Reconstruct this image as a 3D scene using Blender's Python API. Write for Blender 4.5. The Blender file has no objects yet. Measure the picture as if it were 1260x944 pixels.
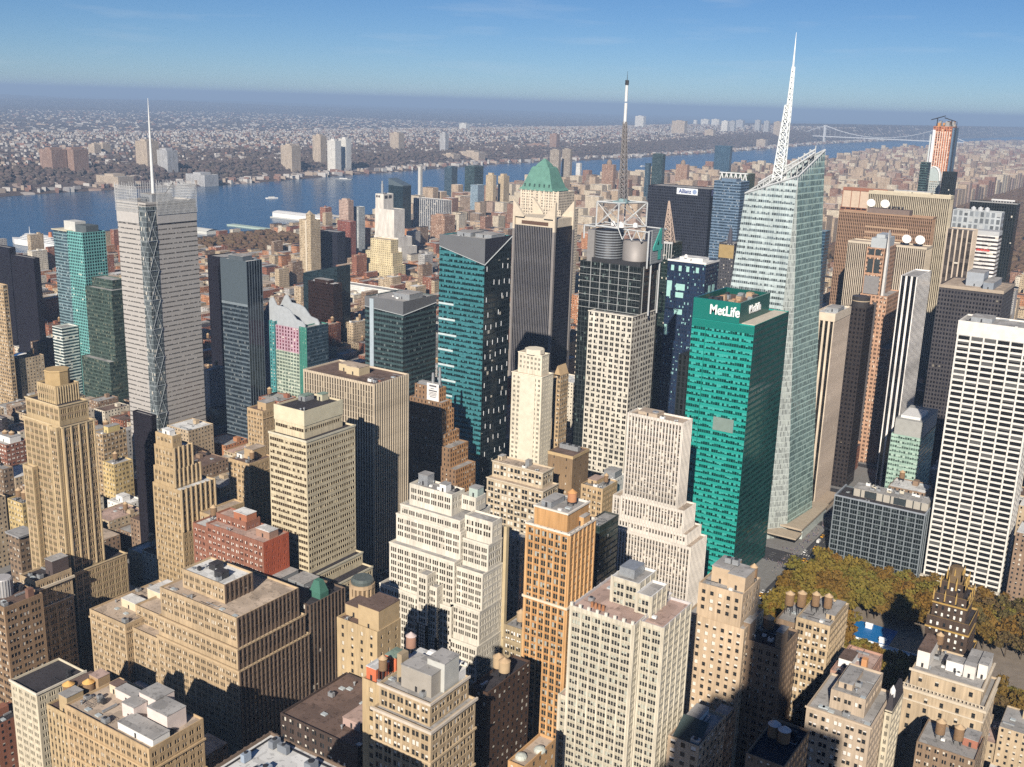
import bpy, math, random
import numpy as np
from mathutils import Vector, Matrix
C = bpy.context.scene
COL = C.collection
R = math.radians
# ------------------------------------------------------------------ camera
YAW, PITCH, ROLL, FPX = 0.579014, 0.260262, 0.031232, 1299.872
CAM = Vector((-31.22, -4.17, 308.35))
cd = bpy.data.cameras.new("camera"); cam = bpy.data.objects.new("camera", cd); COL.objects.link(cam)
fw = Vector((-math.sin(YAW)*math.cos(PITCH), math.cos(YAW)*math.cos(PITCH), -math.sin(PITCH)))
rt = Vector((math.cos(YAW), math.sin(YAW), 0)); up = rt.cross(fw)
r2 = rt*math.cos(ROLL)+up*math.sin(ROLL); u2 = -rt*math.sin(ROLL)+up*math.cos(ROLL)
cam.matrix_world = Matrix(((r2.x, u2.x, -fw.x, CAM.x), (r2.y, u2.y, -fw.y, CAM.y), (r2.z, u2.z, -fw.z, CAM.z), (0, 0, 0, 1)))
cd.sensor_fit = 'HORIZONTAL'; cd.sensor_width = 36; cd.lens = 36*FPX/1260
cd.clip_start = 1; cd.clip_end = 300000
C.camera = cam
# ------------------------------------------------------------------ sky, sun, exposure
SUN_AZ, SUN_EL = R(160.3), R(29.6)
w = bpy.data.worlds.new("World"); C.world = w; w.use_nodes = True
nt = w.node_tree; bg = nt.nodes['Background']
sky = nt.nodes.new('ShaderNodeTexSky'); sky.sky_type = 'NISHITA'; sky.sun_disc = False
sky.sun_elevation = SUN_EL; sky.sun_rotation = SUN_AZ; sky.altitude = 2000
sky.air_density = 0.8; sky.dust_density = 0.6; sky.ozone_density = 6.0
hs = nt.nodes.new('ShaderNodeHueSaturation'); hs.inputs['Saturation'].default_value = 1.08
nt.links.new(sky.outputs[0], hs.inputs['Color'])
tcw = nt.nodes.new('ShaderNodeTexCoord'); mpw = nt.nodes.new('ShaderNodeMapping'); mpw.inputs['Scale'].default_value = (7, 7, 60); mpw.inputs['Rotation'].default_value = (0, .05, 0)
nzw = nt.nodes.new('ShaderNodeTexNoise'); nzw.inputs['Scale'].default_value = 1.3; nzw.inputs['Detail'].default_value = 6; crw = nt.nodes.new('ShaderNodeMapRange'); crw.inputs['From Min'].default_value = .56; crw.inputs['From Max'].default_value = .78; crw.inputs['To Max'].default_value = .15
mxw = nt.nodes.new('ShaderNodeMix'); mxw.data_type = 'RGBA'; mxw.inputs[7].default_value = (9.5, 10.2, 11, 1)
nt.links.new(tcw.outputs['Generated'], mpw.inputs[0]); nt.links.new(mpw.outputs[0], nzw.inputs['Vector']); nt.links.new(nzw.outputs['Fac'], crw.inputs['Value']); nt.links.new(crw.outputs[0], mxw.inputs[0]); nt.links.new(hs.outputs[0], mxw.inputs[6]); nt.links.new(mxw.outputs[2], bg.inputs[0]); bg.inputs[1].default_value = 0.055
sl = bpy.data.lights.new("sun", 'SUN'); so = bpy.data.objects.new("sun", sl); COL.objects.link(so)
sl.energy = 5.0; sl.angle = R(0.53); sl.color = (1, .91, .78)
sd = Vector((math.sin(SUN_AZ)*math.cos(SUN_EL), math.cos(SUN_AZ)*math.cos(SUN_EL), math.sin(SUN_EL)))
so.rotation_euler = sd.to_track_quat('Z', 'Y').to_euler()
C.view_settings.view_transform = 'Standard'; C.view_settings.look = 'None'
C.view_settings.exposure = 0.38; C.view_settings.gamma = 1; C.view_settings.use_curve_mapping = False
cy = C.cycles; cy.max_bounces = 4; cy.diffuse_bounces = 1; cy.glossy_bounces = 2; cy.transmission_bounces = 1
cy.volume_bounces = 0; cy.transparent_max_bounces = 4; cy.caustics_reflective = False; cy.caustics_refractive = False
cy.use_denoising = False; cy.denoising_input_passes = 'RGB_ALBEDO_NORMAL'; cy.denoising_prefilter = 'ACCURATE'
HAZE_DENSITY = 6.8e-5

RNG = random.Random(7)
NP = np.random.default_rng(7)
def drop(x, y):                                   # the earth's curve
    return -(x*x+y*y)/(2*7.4e6)
# projection, only used to rank which windows and buildings show largest
MI = np.array(cam.matrix_world.inverted())
def project(p):
    p = np.asarray(p, float); q = p@MI[:3, :3].T+MI[:3, 3]
    d = np.maximum(-q[..., 2], 1e-3)
    return 630+FPX*q[..., 0]/d, 472-FPX*q[..., 1]/d, -q[..., 2]

# ------------------------------------------------------------------ materials
def rgb(c): return (c[0], c[1], c[2], 1)
MC = {}
class NT:
    def __init__(s, t): s.t = t
    def n(s, ty, **k):
        o = s.t.nodes.new(ty)
        for a, b in k.items(): setattr(o, a, b)
        return o
    def l(s, a, b): s.t.links.new(a, b)
    def m(s, op, a, b=None, c=None):
        o = s.n('ShaderNodeMath', operation=op)
        for i, v in enumerate((a, b, c)):
            if v is None: continue
            if isinstance(v, (int, float)): o.inputs[i].default_value = v
            else: s.l(v, o.inputs[i])
        return o.outputs[0]
    def mix(s, f, a, b):
        o = s.n('ShaderNodeMix', data_type='RGBA')
        for i, v in ((0, f), (6, a), (7, b)):
            if isinstance(v, (int, float)): o.inputs[i].default_value = v
            elif isinstance(v, tuple): o.inputs[i].default_value = v if len(v) == 4 else rgb(v)
            else: s.l(v, o.inputs[i])
        return o.outputs[2]
    def noise(s, vec, scale, detail=3):
        o = s.n('ShaderNodeTexNoise'); o.inputs['Scale'].default_value = scale; o.inputs['Detail'].default_value = detail
        if vec is not None: s.l(vec, o.inputs['Vector'])
        return o.outputs['Fac']
def plain(name, c, rough=.8, metal=0, var=.25, scale=.3, spec=.3, coat=0):
    if name in MC: return MC[name]
    m = bpy.data.materials.new(name); m.use_nodes = True; t = NT(m.node_tree); b = m.node_tree.nodes['Principled BSDF']
    tc = t.n('ShaderNodeTexCoord')
    f = t.noise(tc.outputs['Object'], scale, 5)
    g = t.m('ADD', t.m('MULTIPLY', f, 2*var), 1-var)
    mx = t.n('ShaderNodeVectorMath', operation='SCALE'); mx.inputs[0].default_value = c[:3]; t.l(g, mx.inputs['Scale'])
    t.l(mx.outputs[0], b.inputs['Base Color'])
    b.inputs['Roughness'].default_value = rough; b.inputs['Metallic'].default_value = metal
    b.inputs['Specular IOR Level'].default_value = spec
    MC[name] = m; return m
def build_group():
    g = bpy.data.node_groups.new('facade', 'ShaderNodeTree'); t = NT(g)
    I = g.interface
    for nm, ty in (('Wall', 'Color'), ('Span', 'Color'), ('Glass', 'Color'), ('Blind', 'Color'), ('Bay', 'Float'), ('Floor', 'Float'), ('N', 'Float'),
                   ('Group', 'Float'), ('WinW', 'Float'), ('WinH', 'Float'), ('Sill', 'Float'), ('BlindP', 'Float'), ('Rough', 'Float'), ('Metal', 'Float'), ('Tilt', 'Float'), ('Var', 'Float')):
        I.new_socket(nm, in_out='INPUT', socket_type='NodeSocket'+ty)
    I.new_socket('Shader', in_out='OUTPUT', socket_type='NodeSocketShader')
    gi = t.n('NodeGroupInput').outputs; go = t.n('NodeGroupOutput')
    uv = t.n('ShaderNodeUVMap'); sp = t.n('ShaderNodeSeparateXYZ'); t.l(uv.outputs[0], sp.inputs[0])
    u, v = sp.outputs[0], sp.outputs[1]
    seed = t.m('MULTIPLY', t.n('ShaderNodeObjectInfo').outputs['Random'], 173.0)
    U = t.m('DIVIDE', u, gi['Bay']); V = t.m('DIVIDE', v, gi['Floor'])
    iu, iv = t.m('FLOOR', U), t.m('FLOOR', V); fu, fv = t.m('SUBTRACT', U, iu), t.m('SUBTRACT', V, iv)
    tt = t.m('ADD', t.m('DIVIDE', t.m('SUBTRACT', fu, .5), gi['Group']), .5)
    inG = t.m('LESS_THAN', t.m('ABSOLUTE', t.m('SUBTRACT', tt, .5)), .5)
    tn = t.m('MULTIPLY', tt, gi['N']); it = t.m('FLOOR', tn); ft = t.m('SUBTRACT', tn, it)
    inW = t.m('LESS_THAN', t.m('ABSOLUTE', t.m('SUBTRACT', ft, .5)), t.m('MULTIPLY', gi['WinW'], .5))
    hh = t.m('SUBTRACT', fv, gi['Sill'])
    inH = t.m('MULTIPLY', t.m('GREATER_THAN', hh, 0), t.m('LESS_THAN', hh, gi['WinH']))
    colm = t.m('MULTIPLY', inG, inW); win = t.m('MULTIPLY', colm, inH)
    cx = t.n('ShaderNodeCombineXYZ')
    t.l(t.m('ADD', t.m('ADD', t.m('MULTIPLY', iu, 7.0), it), seed), cx.inputs[0]); t.l(iv, cx.inputs[1]); t.l(seed, cx.inputs[2])
    wn = t.n('ShaderNodeTexWhiteNoise', noise_dimensions='3D'); t.l(cx.outputs[0], wn.inputs['Vector'])
    sc = t.n('ShaderNodeSeparateColor'); t.l(wn.outputs['Color'], sc.inputs[0]); r, g2, b2 = sc.outputs
    has = t.m('LESS_THAN', r, gi['BlindP'])
    bl = t.m('MULTIPLY', t.m('MULTIPLY', has, t.m('GREATER_THAN', hh, t.m('MULTIPLY', gi['WinH'], g2))), win)
    nv = t.n('ShaderNodeCombineXYZ'); t.l(t.m('MULTIPLY', u, .12), nv.inputs[0]); t.l(t.m('MULTIPLY', v, .035), nv.inputs[1]); t.l(seed, nv.inputs[2])
    f1 = t.noise(nv.outputs[0], 1.0, 5)
    nv2 = t.n('ShaderNodeCombineXYZ'); t.l(t.m('MULTIPLY', u, 1.1), nv2.inputs[0]); t.l(t.m('MULTIPLY', v, .09), nv2.inputs[1]); t.l(seed, nv2.inputs[2])
    f2 = t.noise(nv2.outputs[0], 1.0, 3)
    dirt = t.m('ADD', t.m('MULTIPLY', t.m('SUBTRACT', t.m('ADD', f1, f2), 1.0), gi['Var']), 1.0)
    wl = t.mix(colm, gi['Wall'], gi['Span'])
    vs = t.n('ShaderNodeVectorMath', operation='SCALE'); t.l(wl, vs.inputs[0]); t.l(dirt, vs.inputs['Scale'])
    vg = t.n('ShaderNodeVectorMath', operation='SCALE'); t.l(gi['Glass'], vg.inputs[0]); t.l(t.m('ADD', t.m('MULTIPLY', b2, 1.1), .45), vg.inputs['Scale'])
    c1 = t.mix(win, vs.outputs[0], vg.outputs[0]); c2 = t.mix(bl, c1, gi['Blind'])
    gl = t.m('MULTIPLY', win, t.m('SUBTRACT', 1.0, t.m('MULTIPLY', bl, .7)))
    b = t.n('ShaderNodeBsdfPrincipled'); t.l(c2, b.inputs['Base Color'])
    rg = t.m('ADD', t.m('MULTIPLY', gl, t.m('SUBTRACT', gi['Rough'], .8)), .8); t.l(rg, b.inputs['Roughness'])
    t.l(t.m('MULTIPLY', gl, gi['Metal']), b.inputs['Metallic'])
    t.l(t.m('ADD', t.m('MULTIPLY', gl, .4), .25), b.inputs['Specular IOR Level'])
    ge = t.n('ShaderNodeNewGeometry'); vm = t.n('ShaderNodeVectorMath', operation='SUBTRACT'); t.l(wn.outputs['Color'], vm.inputs[0]); vm.inputs[1].default_value = (.5, .5, .5)
    v3 = t.n('ShaderNodeVectorMath', operation='SCALE'); t.l(vm.outputs[0], v3.inputs[0]); t.l(t.m('MULTIPLY', win, gi['Tilt']), v3.inputs['Scale'])
    v4 = t.n('ShaderNodeVectorMath', operation='ADD'); t.l(ge.outputs['Normal'], v4.inputs[0]); t.l(v3.outputs[0], v4.inputs[1])
    v5 = t.n('ShaderNodeVectorMath', operation='NORMALIZE'); t.l(v4.outputs[0], v5.inputs[0]); t.l(v5.outputs[0], b.inputs['Normal'])
    t.l(b.outputs[0], go.inputs[0])
    return g
FAC = build_group()
ST = {}
def style(name, wall, bay=3, fh=3.7, n=1, gw=.6, ww=.8, wh=.5, sill=.25, glass=(.02, .025, .03), blind=(.62, .58, .5), bp=.4, span=None, rib=0, rough=.12, metal=0, tilt=.03, var=.8, top=0, frame=None, sillc=None, bpm=None):
    ST[name] = dict(wall=wall, bay=bay, fh=fh, n=n, gw=gw, ww=ww, wh=wh, sill=sill, glass=glass, blind=blind, bp=bp, span=span or wall, rib=rib, rough=rough, metal=metal, tilt=tilt, var=var, top=top, frame=frame, sillc=sillc)
def fmat(name):
    k = 'facade_'+name
    if k in MC: return MC[k]
    s = ST[name]; m = bpy.data.materials.new(k); m.use_nodes = True; t = m.node_tree; t.nodes.clear()
    g = t.nodes.new('ShaderNodeGroup'); g.node_tree = FAC; o = t.nodes.new('ShaderNodeOutputMaterial'); t.links.new(g.outputs[0], o.inputs[0])
    for nm, v in (('Wall', rgb(s['wall'])), ('Span', rgb(s['span'])), ('Glass', rgb(s['glass'])), ('Blind', rgb(s['blind'])), ('Bay', s['bay']), ('Floor', s['fh']), ('N', s['n']), ('Group', s['gw']),
                  ('WinW', s['ww']), ('WinH', s['wh']), ('Sill', s['sill']), ('BlindP', s['bp']), ('Rough', s['rough']), ('Metal', s['metal']), ('Tilt', s['tilt']), ('Var', s['var'])):
        g.inputs[nm].default_value = v
    MC[k] = m; return m
def wmat(name):                                    # the wall of a building whose windows are modelled: no windows in it
    k = 'masonry_'+name
    if k in MC: return MC[k]
    s = ST[name]; ST['_m'+name] = dict(s, gw=.0001, span=s['wall'])
    m = fmat('_m'+name); m.name = k; MC[k] = m; return m

TAN = (.47, .34, .20); BEI = (.50, .40, .27); CRM = (.60, .51, .37); WHT = (.74, .70, .62)
style('tanpunch', TAN, 3.4, 3.6, 2, .68, .78, .56, .22, span=(.40, .285, .165))
style('tanpunch2', (.52, .395, .27), 3.6, 3.5, 1, .46, .95, .52, .24, bp=.6, blind=(.74, .69, .62))
style('tantriple', (.47, .355, .225), 4.4, 3.7, 3, .78, .74, .56, .22, bp=.42, blind=(.72,.66,.56), span=(.39, .285, .175))
style('tannav', (.48, .365, .215), 4.0, 3.6, 3, .80, .74, .62, .2, bp=.12, span=(.34,.24,.15))
style('tandeco', (.46, .34, .20), 3.2, 3.6, 2, .7, .72, .58, .22, span=(.37, .265, .15))
style('tanarch', (.48, .36, .21), 2.6, 3.8, 1, .5, .9, .62, .2, span=(.36, .26, .15))
style('tanbig', (.48, .37, .24), 3.9, 3.8, 2, .80, .84, .58, .22, bp=.5, blind=(.7, .66, .6), span=(.38, .285, .18))
style('blanktan', (.50, .375, .22), 5.5, 3.8, 1, .28, .9, .5, .25, bp=.6)
style('cream3', (.60, .53, .40), 5.0, 3.6, 3, .74, .68, .58, .22, bp=.2)
style('whitewin', (.34, .27, .17), 3.0, 3.7, 2, .8, .8, .55, .22, bp=.9, blind=(.85, .82, .78))
style('brownbrick', (.085, .05, .034), 3.2, 3.5, 1, .35, .9, .45, .28, bp=.3)  # brown brick darkened; the shade is put into the wall colour
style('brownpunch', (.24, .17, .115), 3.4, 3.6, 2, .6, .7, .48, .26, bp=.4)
style('brownblank', (.25, .17, .10), 9, 6, 1, .08, .9, .3, .3, bp=.2)
style('browngrid', (.27, .18, .11), 5.5, 3.8, 3, .82, .86, .52, .25, bp=.4)
style('darkroof', (.07, .05, .042), 4, 4, 2, .6, .7, .5, .25)  # low building's walls coloured dark in place of shade
style('orangelow', (.50, .30, .14), 4, 4, 1, .3, .9, .4, .3)
style('orangerib', (.58, .35, .165), 3.5, 3.3, 2, .74, .92, .72, .14, glass=(.02, .032, .036), span=(.44, .22, .085), rib=.4, bp=.3, blind=(.35, .38, .36))
style('whiterib', (.58, .53, .43), 4.2, 2.95, 3, .84, .84, .58, .22, span=(.44, .40, .31), bp=.3, rib=.3, blind=(.42,.44,.38))
style('whitestripe', (.66, .61, .55), 2.0, 3.6, 1, .54, 1., .58, .2, span=(.20, .165, .13), rib=.4, bp=.25, glass=(.03, .027, .025))
style('whitestep', (.66, .615, .53), 4.4, 3.6, 3, .86, .74, .66, .18, bp=.08, blind=(.5, .45, .38), glass=(.022,.018,.014))
style('pinkbrick', (.40, .24, .18), 4, 3.7, 2, .5, .7, .5, .25)
style('beigegrey', (.46, .37, .28), 4.6, 3.8, 2, .72, .8, .5, .25, bp=.6, blind=(.75, .7, .65))
style('stonearch', (.47, .37, .255), 7, 5, 1, .26, .9, .48, .25, bp=.5)
style('redbrick', (.275, .125, .085), 3.4, 3.5, 2, .66, .72, .5, .25, bp=.85, blind=(.82, .78, .72))
style('redend', (.45, .11, .055), 4.5, 3.5, 2, .5, .66, .5, .25, bp=.5)
style('yellowpunch', (.56, .42, .20), 3.2, 3.6, 2, .6, .66, .5, .25)
style('bandtan', (.58, .50, .35), 1.7, 3.62, 1, 1., .93, .50, .24, glass=(.045, .026, .015), blind=(.56, .48, .34), bp=.30)
style('ribbeige', (.55, .465, .355), 2.1, 3.7, 1, .58, 1., 1., 0, span=(.035, .027, .023), glass=(.025, .02, .018), rib=.28, bp=.05, blind=(.3, .25, .18))
style('brownslab', (.24, .15, .09), 3.2, 3.6, 1, .3, .9, .5, .25, bp=.3)  # slab's shaded south side; the shade is put into the brown
style('copper', (.50, .27, .12), 2.6, 3.6, 1, .45, .9, .6, .2, bp=.3)  # sunlit east side of the same slab; sunlight put into the colour
style('bushwhite', (.68, .62, .50), 3.4, 3.7, 2, .55, .7, .5, .25, bp=.1)
style('beigelow', (.52, .43, .31), 5.4, 4.2, 2, .84, .88, .66, .16, bp=.55, blind=(.7, .66, .58))
style('whitelow', (.72, .70, .66), 4, 4, 1, .3, .9, .3, .3)
style('darkglass', (.05, .055, .05), 1.6, 3.6, 1, .9, .95, .72, .1, glass=(.015, .035, .03), span=(.03, .05, .045), bp=.1, metal=.3)
style('archlow', (.42, .37, .30), 3, 3.8, 1, .5, .8, .6, .2)
style('darkwest', (.016, .014, .021), 3, 3.6, 1, .4, .8, .45, .3, glass=(.01,.01,.014), bp=0)  # near black stands for shade on the slab behind the tan terraces
style('nyt', (.44, .415, .39), 1.6, 4.0, 1, .92, .96, .27, .36, glass=(.10, .095, .09), blind=(.45, .42, .39), bp=.25, metal=.1, var=.12)
style('nytglass', (.22, .25, .255), 1.6, 4.0, 1, .9, .92, .85, .05, glass=(.12, .145, .155), metal=.4, bp=.1)
style('orion', (.16, .40, .385), 2.9, 3.1, 1, .64, .95, .62, .18, glass=(.012, .02, .025), bp=.06, tilt=.02)
style('orionglass', (.13, .21, .24), 1.6, 3.1, 1, .9, .9, .62, .2, glass=(.05, .08, .10), span=(.20, .30, .33), bp=.2, blind=(.3, .36, .38), metal=.4)
style('bandwhite', (.60, .64, .60), 2.2, 3.1, 1, 1., 1., .56, .22, glass=(.03, .06, .075), bp=.1, metal=.2)
style('greenglass', (.085, .115, .10), 1.6, 3.7, 1, .92, .94, .66, .2, glass=(.05, .08, .068), span=(.07, .10, .085), bp=.22, blind=(.17, .18, .13), metal=.35)
style('navybrick', (.013, .012, .020), 3.2, 3.2, 1, .42, .8, .4, .3, glass=(.012, .013, .022), bp=0)  # near black; shade painted in for the tower behind the blue grey glass
style('darkpiers', (.16, .115, .085), 2.6, 3.7, 1, .66, 1., .6, .2, glass=(.02, .018, .018), span=(.05, .036, .03), rib=.35, bp=.06)
style('blackslab', (.055, .045, .05), 3, 3.2, 1, 1., 1., .4, .4, glass=(.02, .02, .025), bp=.1)
style('glassgrey', (.085, .105, .125), 1.5, 3.9, 1, .94, .96, .60, .25, glass=(.028, .042, .058), span=(.10, .13, .155), bp=.14, blind=(.17, .19, .20), metal=.35)
style('ribdark', (.10, .125, .15), 3.2, 3.9, 1, .8, 1., 1., 0, glass=(.022, .03, .042), span=(.025, .032, .045), rib=.3, bp=.02, blind=(.1, .12, .13), metal=.3)
style('checker', (.50, .58, .47), 3.2, 3.1, 2, .66, .66, .5, .25, glass=(.03, .05, .06), bp=.25)
style('brownglass', (.035, .018, .014), 1.6, 3.7, 1, .9, .94, .8, .1, glass=(.022, .012, .010), span=(.028, .013, .011), bp=0, metal=.25)
style('tealdark', (.03, .05, .06), 1.6, 3.7, 1, .9, .94, .8, .1, glass=(.018, .035, .045), span=(.02, .035, .042), bp=0, metal=.3)
style('bandglass', (.09, .115, .12), 1.6, 3.9, 1, .94, .95, .55, .22, glass=(.016, .026, .03), span=(.045, .085, .09), bp=.12, blind=(.13, .16, .16), metal=.4)
style('tealglass', (.05, .20, .225), 1.5, 3.95, 1, .96, .95, .5, .1, glass=(.010, .028, .034), span=(.042, .18, .205), blind=(.055, .20, .22), bp=.5, metal=.45)
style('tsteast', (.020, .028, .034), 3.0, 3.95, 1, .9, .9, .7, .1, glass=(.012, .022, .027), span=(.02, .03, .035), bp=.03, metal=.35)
style('astor', (.20, .19, .19), 1.9, 3.8, 1, .66, 1., 1., 0, glass=(.018, .02, .03), span=(.018, .02, .028), rib=.22, bp=0, metal=.2)
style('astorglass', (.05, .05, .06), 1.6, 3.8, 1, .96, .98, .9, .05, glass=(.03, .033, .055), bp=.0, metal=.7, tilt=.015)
style('condeglass', (.055, .065, .068), 3.1, 4.0, 2, .92, .95, .74, .1, glass=(.015, .02, .021), span=(.02, .026, .027), bp=.1, blind=(.10, .14, .13), metal=.35)
style('condestone', (.60, .565, .49), 4.6, 4.3, 2, .66, .9, .62, .18, glass=(.02, .02, .02), bp=.25)
style('navywin', (.014, .024, .055), 3.6, 3.8, 2, .8, .72, .62, .2, glass=(.02, .045, .10), blind=(.30, .55, .55), bp=.16, metal=.3)
style('blackgrid', (.030, .034, .048), 2.6, 3.8, 1, .62, .9, .6, .2, glass=(.012, .013, .02), bp=0, metal=.2)
style('blueband', (.12, .18, .26), 1.6, 3.8, 1, .95, .95, .56, .2, glass=(.05, .085, .13), span=(.15, .22, .31), bp=.2, blind=(.25, .28, .31), metal=.35)
style('darkdeco', (.07, .07, .08), 3, 3.7, 1, .4, .8, .5, .25, bp=.25)
style('boa', (.46, .53, .535), 1.55, 4.15, 1, .94, .93, .44, .22, glass=(.13, .16, .17), span=(.43, .505, .51), blind=(.40, .465, .47), bp=.3, metal=.25, tilt=.02)
style('boaeast', (.36, .50, .47), 1.55, 4.15, 1, .88, .90, .80, .08, glass=(.17, .25, .235), span=(.42, .55, .50), blind=(.26, .34, .31), bp=.4, metal=.3, tilt=.05)
style('boafacet', (.46, .50, .48), 1.1, 4.15, 1, .7, .9, .9, .03, glass=(.27, .30, .29), blind=(.36, .4, .37), bp=.5, metal=.25, tilt=.05)
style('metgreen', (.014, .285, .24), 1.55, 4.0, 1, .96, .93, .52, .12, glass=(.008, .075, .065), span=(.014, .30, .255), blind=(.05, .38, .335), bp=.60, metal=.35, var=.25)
style('metshade', (.006, .10, .085), 1.55, 4.0, 1, .92, .9, .55, .2, glass=(.008, .06, .052), span=(.007, .07, .06), blind=(.02, .07, .062), bp=.2, metal=.55, tilt=.012)  # unlit east side; shade and dark reflections put into the green
style('whitepier', (.66, .56, .44), 4.0, 3.8, 1, .56, 1., 1., 0, span=(.025, .02, .018), glass=(.02, .018, .016), rib=.6, bp=.05)
style('whitepier2', (.66, .65, .63), 6.0, 3.8, 3, .84, .92, .7, .1, span=(.10, .11, .13), glass=(.05, .055, .07), bp=.1, rib=.4)
style('fineribs', (.52, .44, .37), 1.7, 3.8, 1, .62, 1., 1., 0, span=(.09, .06, .055), glass=(.08, .055, .05), rib=.12, bp=.02)
style('blackgranite', (.035, .028, .027), 3, 3.8, 1, .5, .9, .5, .25, glass=(.012, .011, .013), bp=.03, blind=(.16,.13,.10))
style('pinkstone', (.46, .28, .185), 3.6, 3.9, 2, .62, .72, .52, .24, glass=(.025, .022, .022), bp=.15)
style('orangeplain', (.56, .32, .14), 4, 4, 1, .0005, .1, .1, .4)
style('ribfine', (.55, .475, .375), 2.0, 3.9, 1, .55, 1., 1., 0, span=(.08, .06, .05), glass=(.06, .045, .038), rib=.18, bp=0)
style('ribbrown', (.34, .22, .145), 2.0, 3.9, 1, .55, 1., .62, .2, span=(.16, .095, .068), glass=(.04, .025, .02), rib=.18, bp=0)
style('ribexx', (.52, .455, .34), 2.1, 3.9, 1, .55, 1., 1., 0, span=(.10, .08, .06), glass=(.075, .06, .045), rib=.18, bp=0)
style('redband', (.26, .12, .075), 7.0, 4.0, 1, .86, .96, .5, .3, glass=(.03, .02, .02), bp=.2, blind=(.5, .47, .44))
style('bwstripe', (.78, .75, .72), 4.4, 3.8, 1, .62, 1., 1., 0, span=(.016, .015, .018), glass=(.014, .014, .018), rib=.12, bp=0)
style('darkgridslab', (.065, .06, .064), 2.6, 3.7, 1, .62, .9, .55, .22, glass=(.014, .014, .02), bp=.02, blind=(.2,.18,.15))
style('grace', (.72, .695, .65), 8.1, 3.75, 1, .9, 1., .64, .2, glass=(.015, .016, .018), blind=(.10, .10, .10), bp=.25, frame=(.05, .05, .05), var=.15)
style('hbo', (.12, .14, .155), 5.5, 3.6, 3, .88, .84, .66, .17, glass=(.018, .024, .026), span=(.035, .045, .048), bp=.1, blind=(.07, .09, .09), metal=.25)
style('greenpale', (.36, .50, .42), 1.7, 3.7, 1, .9, .93, .5, .2, glass=(.10, .15, .13), span=(.33, .47, .40), bp=.5, blind=(.42, .54, .47), metal=.15)
style('whitebar2', (.50, .42, .34), 5.0, 3.8, 1, .70, 1., 1., 0, span=(.10, .085, .075), glass=(.07, .06, .055), rib=.4, bp=.06)
style('whiteband2', (.70, .68, .66), 3, 3.8, 1, 1., 1., .46, .27, glass=(.05, .045, .05), bp=.15)
style('greybay', (.42, .45, .47), 6.2, 8, 1, .66, .94, .74, .14, glass=(.20, .22, .24), bp=.3, blind=(.42, .44, .45))
style('blackplain', (.018, .022, .024), 3, 3.8, 1, .6, .9, .8, .1, glass=(.010, .014, .014), bp=.02, metal=.2)
style('orangecon', (.48, .19, .10), 4.2, 4.0, 1, .72, .9, .72, .06, glass=(.16, .06, .035), blind=(.62, .42, .28), bp=.35)
style('curvegrey', (.42, .45, .44), 3, 3.8, 1, .6, .9, .5, .25, glass=(.10, .12, .12), bp=.3, blind=(.32, .22, .14))
style('wwpstone', (.64, .55, .43), 4.2, 3.8, 2, .6, .7, .55, .22, bp=.1)
style('beigeapt', (.52, .41, .27), 3.4, 3.0, 2, .62, .7, .5, .25, bp=.3)
style('pinkapt', (.46, .33, .27), 3.6, 3.0, 2, .6, .7, .5, .25, bp=.3)
style('greyapt', (.44, .47, .48), 3.4, 3.0, 1, .5, .8, .5, .25, bp=.3)
style('redapt', (.24, .085, .065), 3.4, 3.0, 2, .6, .6, .45, .25, bp=.2)
style('attwhite', (.66, .62, .56), 30, 60, 1, .001, .1, .1, .4)
style('creamdeco', (.62, .52, .32), 4.4, 3.8, 2, .5, .62, .48, .25, bp=.2)
style('whiteshed', (.74, .73, .69), 9, 2.8, 1, 1., 1., .14, .1, glass=(.25, .25, .25), bp=0)
style('concrete', (.55, .53, .49), 30, 60, 1, .001, .1, .1, .4)
style('brickapt', (.36, .22, .15), 4.6, 3.0, 2, .72, .7, .5, .25, bp=.35)
style('blueglass', (.07, .11, .145), 1.7, 3.2, 1, .9, .92, .66, .2, glass=(.035, .065, .09), bp=.15, blind=(.16, .2, .23), metal=.35)
style('blueglass2', (.07, .13, .19), 1.7, 3.6, 1, .92, .94, .7, .15, glass=(.035, .075, .12), bp=.05, blind=(.15, .24, .32), metal=.4)
style('bluepale', (.26, .34, .40), 2.4, 3.2, 1, .86, .9, .55, .22, glass=(.14, .19, .24), bp=.3, blind=(.36, .42, .46), metal=.2)
style('brownslabapt', (.34, .29, .24), 3.4, 3.0, 1, .5, .8, .5, .25, bp=.3)
style('whiteplain', (.70, .68, .64), 4, 3.2, 1, .5, .8, .45, .3)
LOW = {'red brick': (.29, .125, .08), 'orange brick': (.42, .20, .105), 'tan': (.46, .36, .245), 'brown': (.26, .18, .125), 'grey': (.40, .385, .37), 'cream': (.60, .54, .44)}
for k, c in LOW.items(): style('low_'+k, c, 3.2, 3.3, 1, .42, .8, .46, .28, bp=.35)
for k, c in (('tan', (.46, .35, .25)), ('cream', (.56, .48, .37)), ('red brick', (.27, .15, .105)), ('brown', (.25, .185, .14)), ('pink', (.38, .275, .22))): style('apt_'+k, c, 3.6, 3.1, 2, .6, .6, .46, .27, bp=.3)
for k, c in (('tan', (.46, .38, .30)), ('white', (.68, .66, .62)), ('brown', (.30, .20, .16)), ('grey', (.42, .42, .43))): style('far_'+k, c, 6, 3.1, 2, .6, .6, .46, .27, bp=.2)

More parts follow.
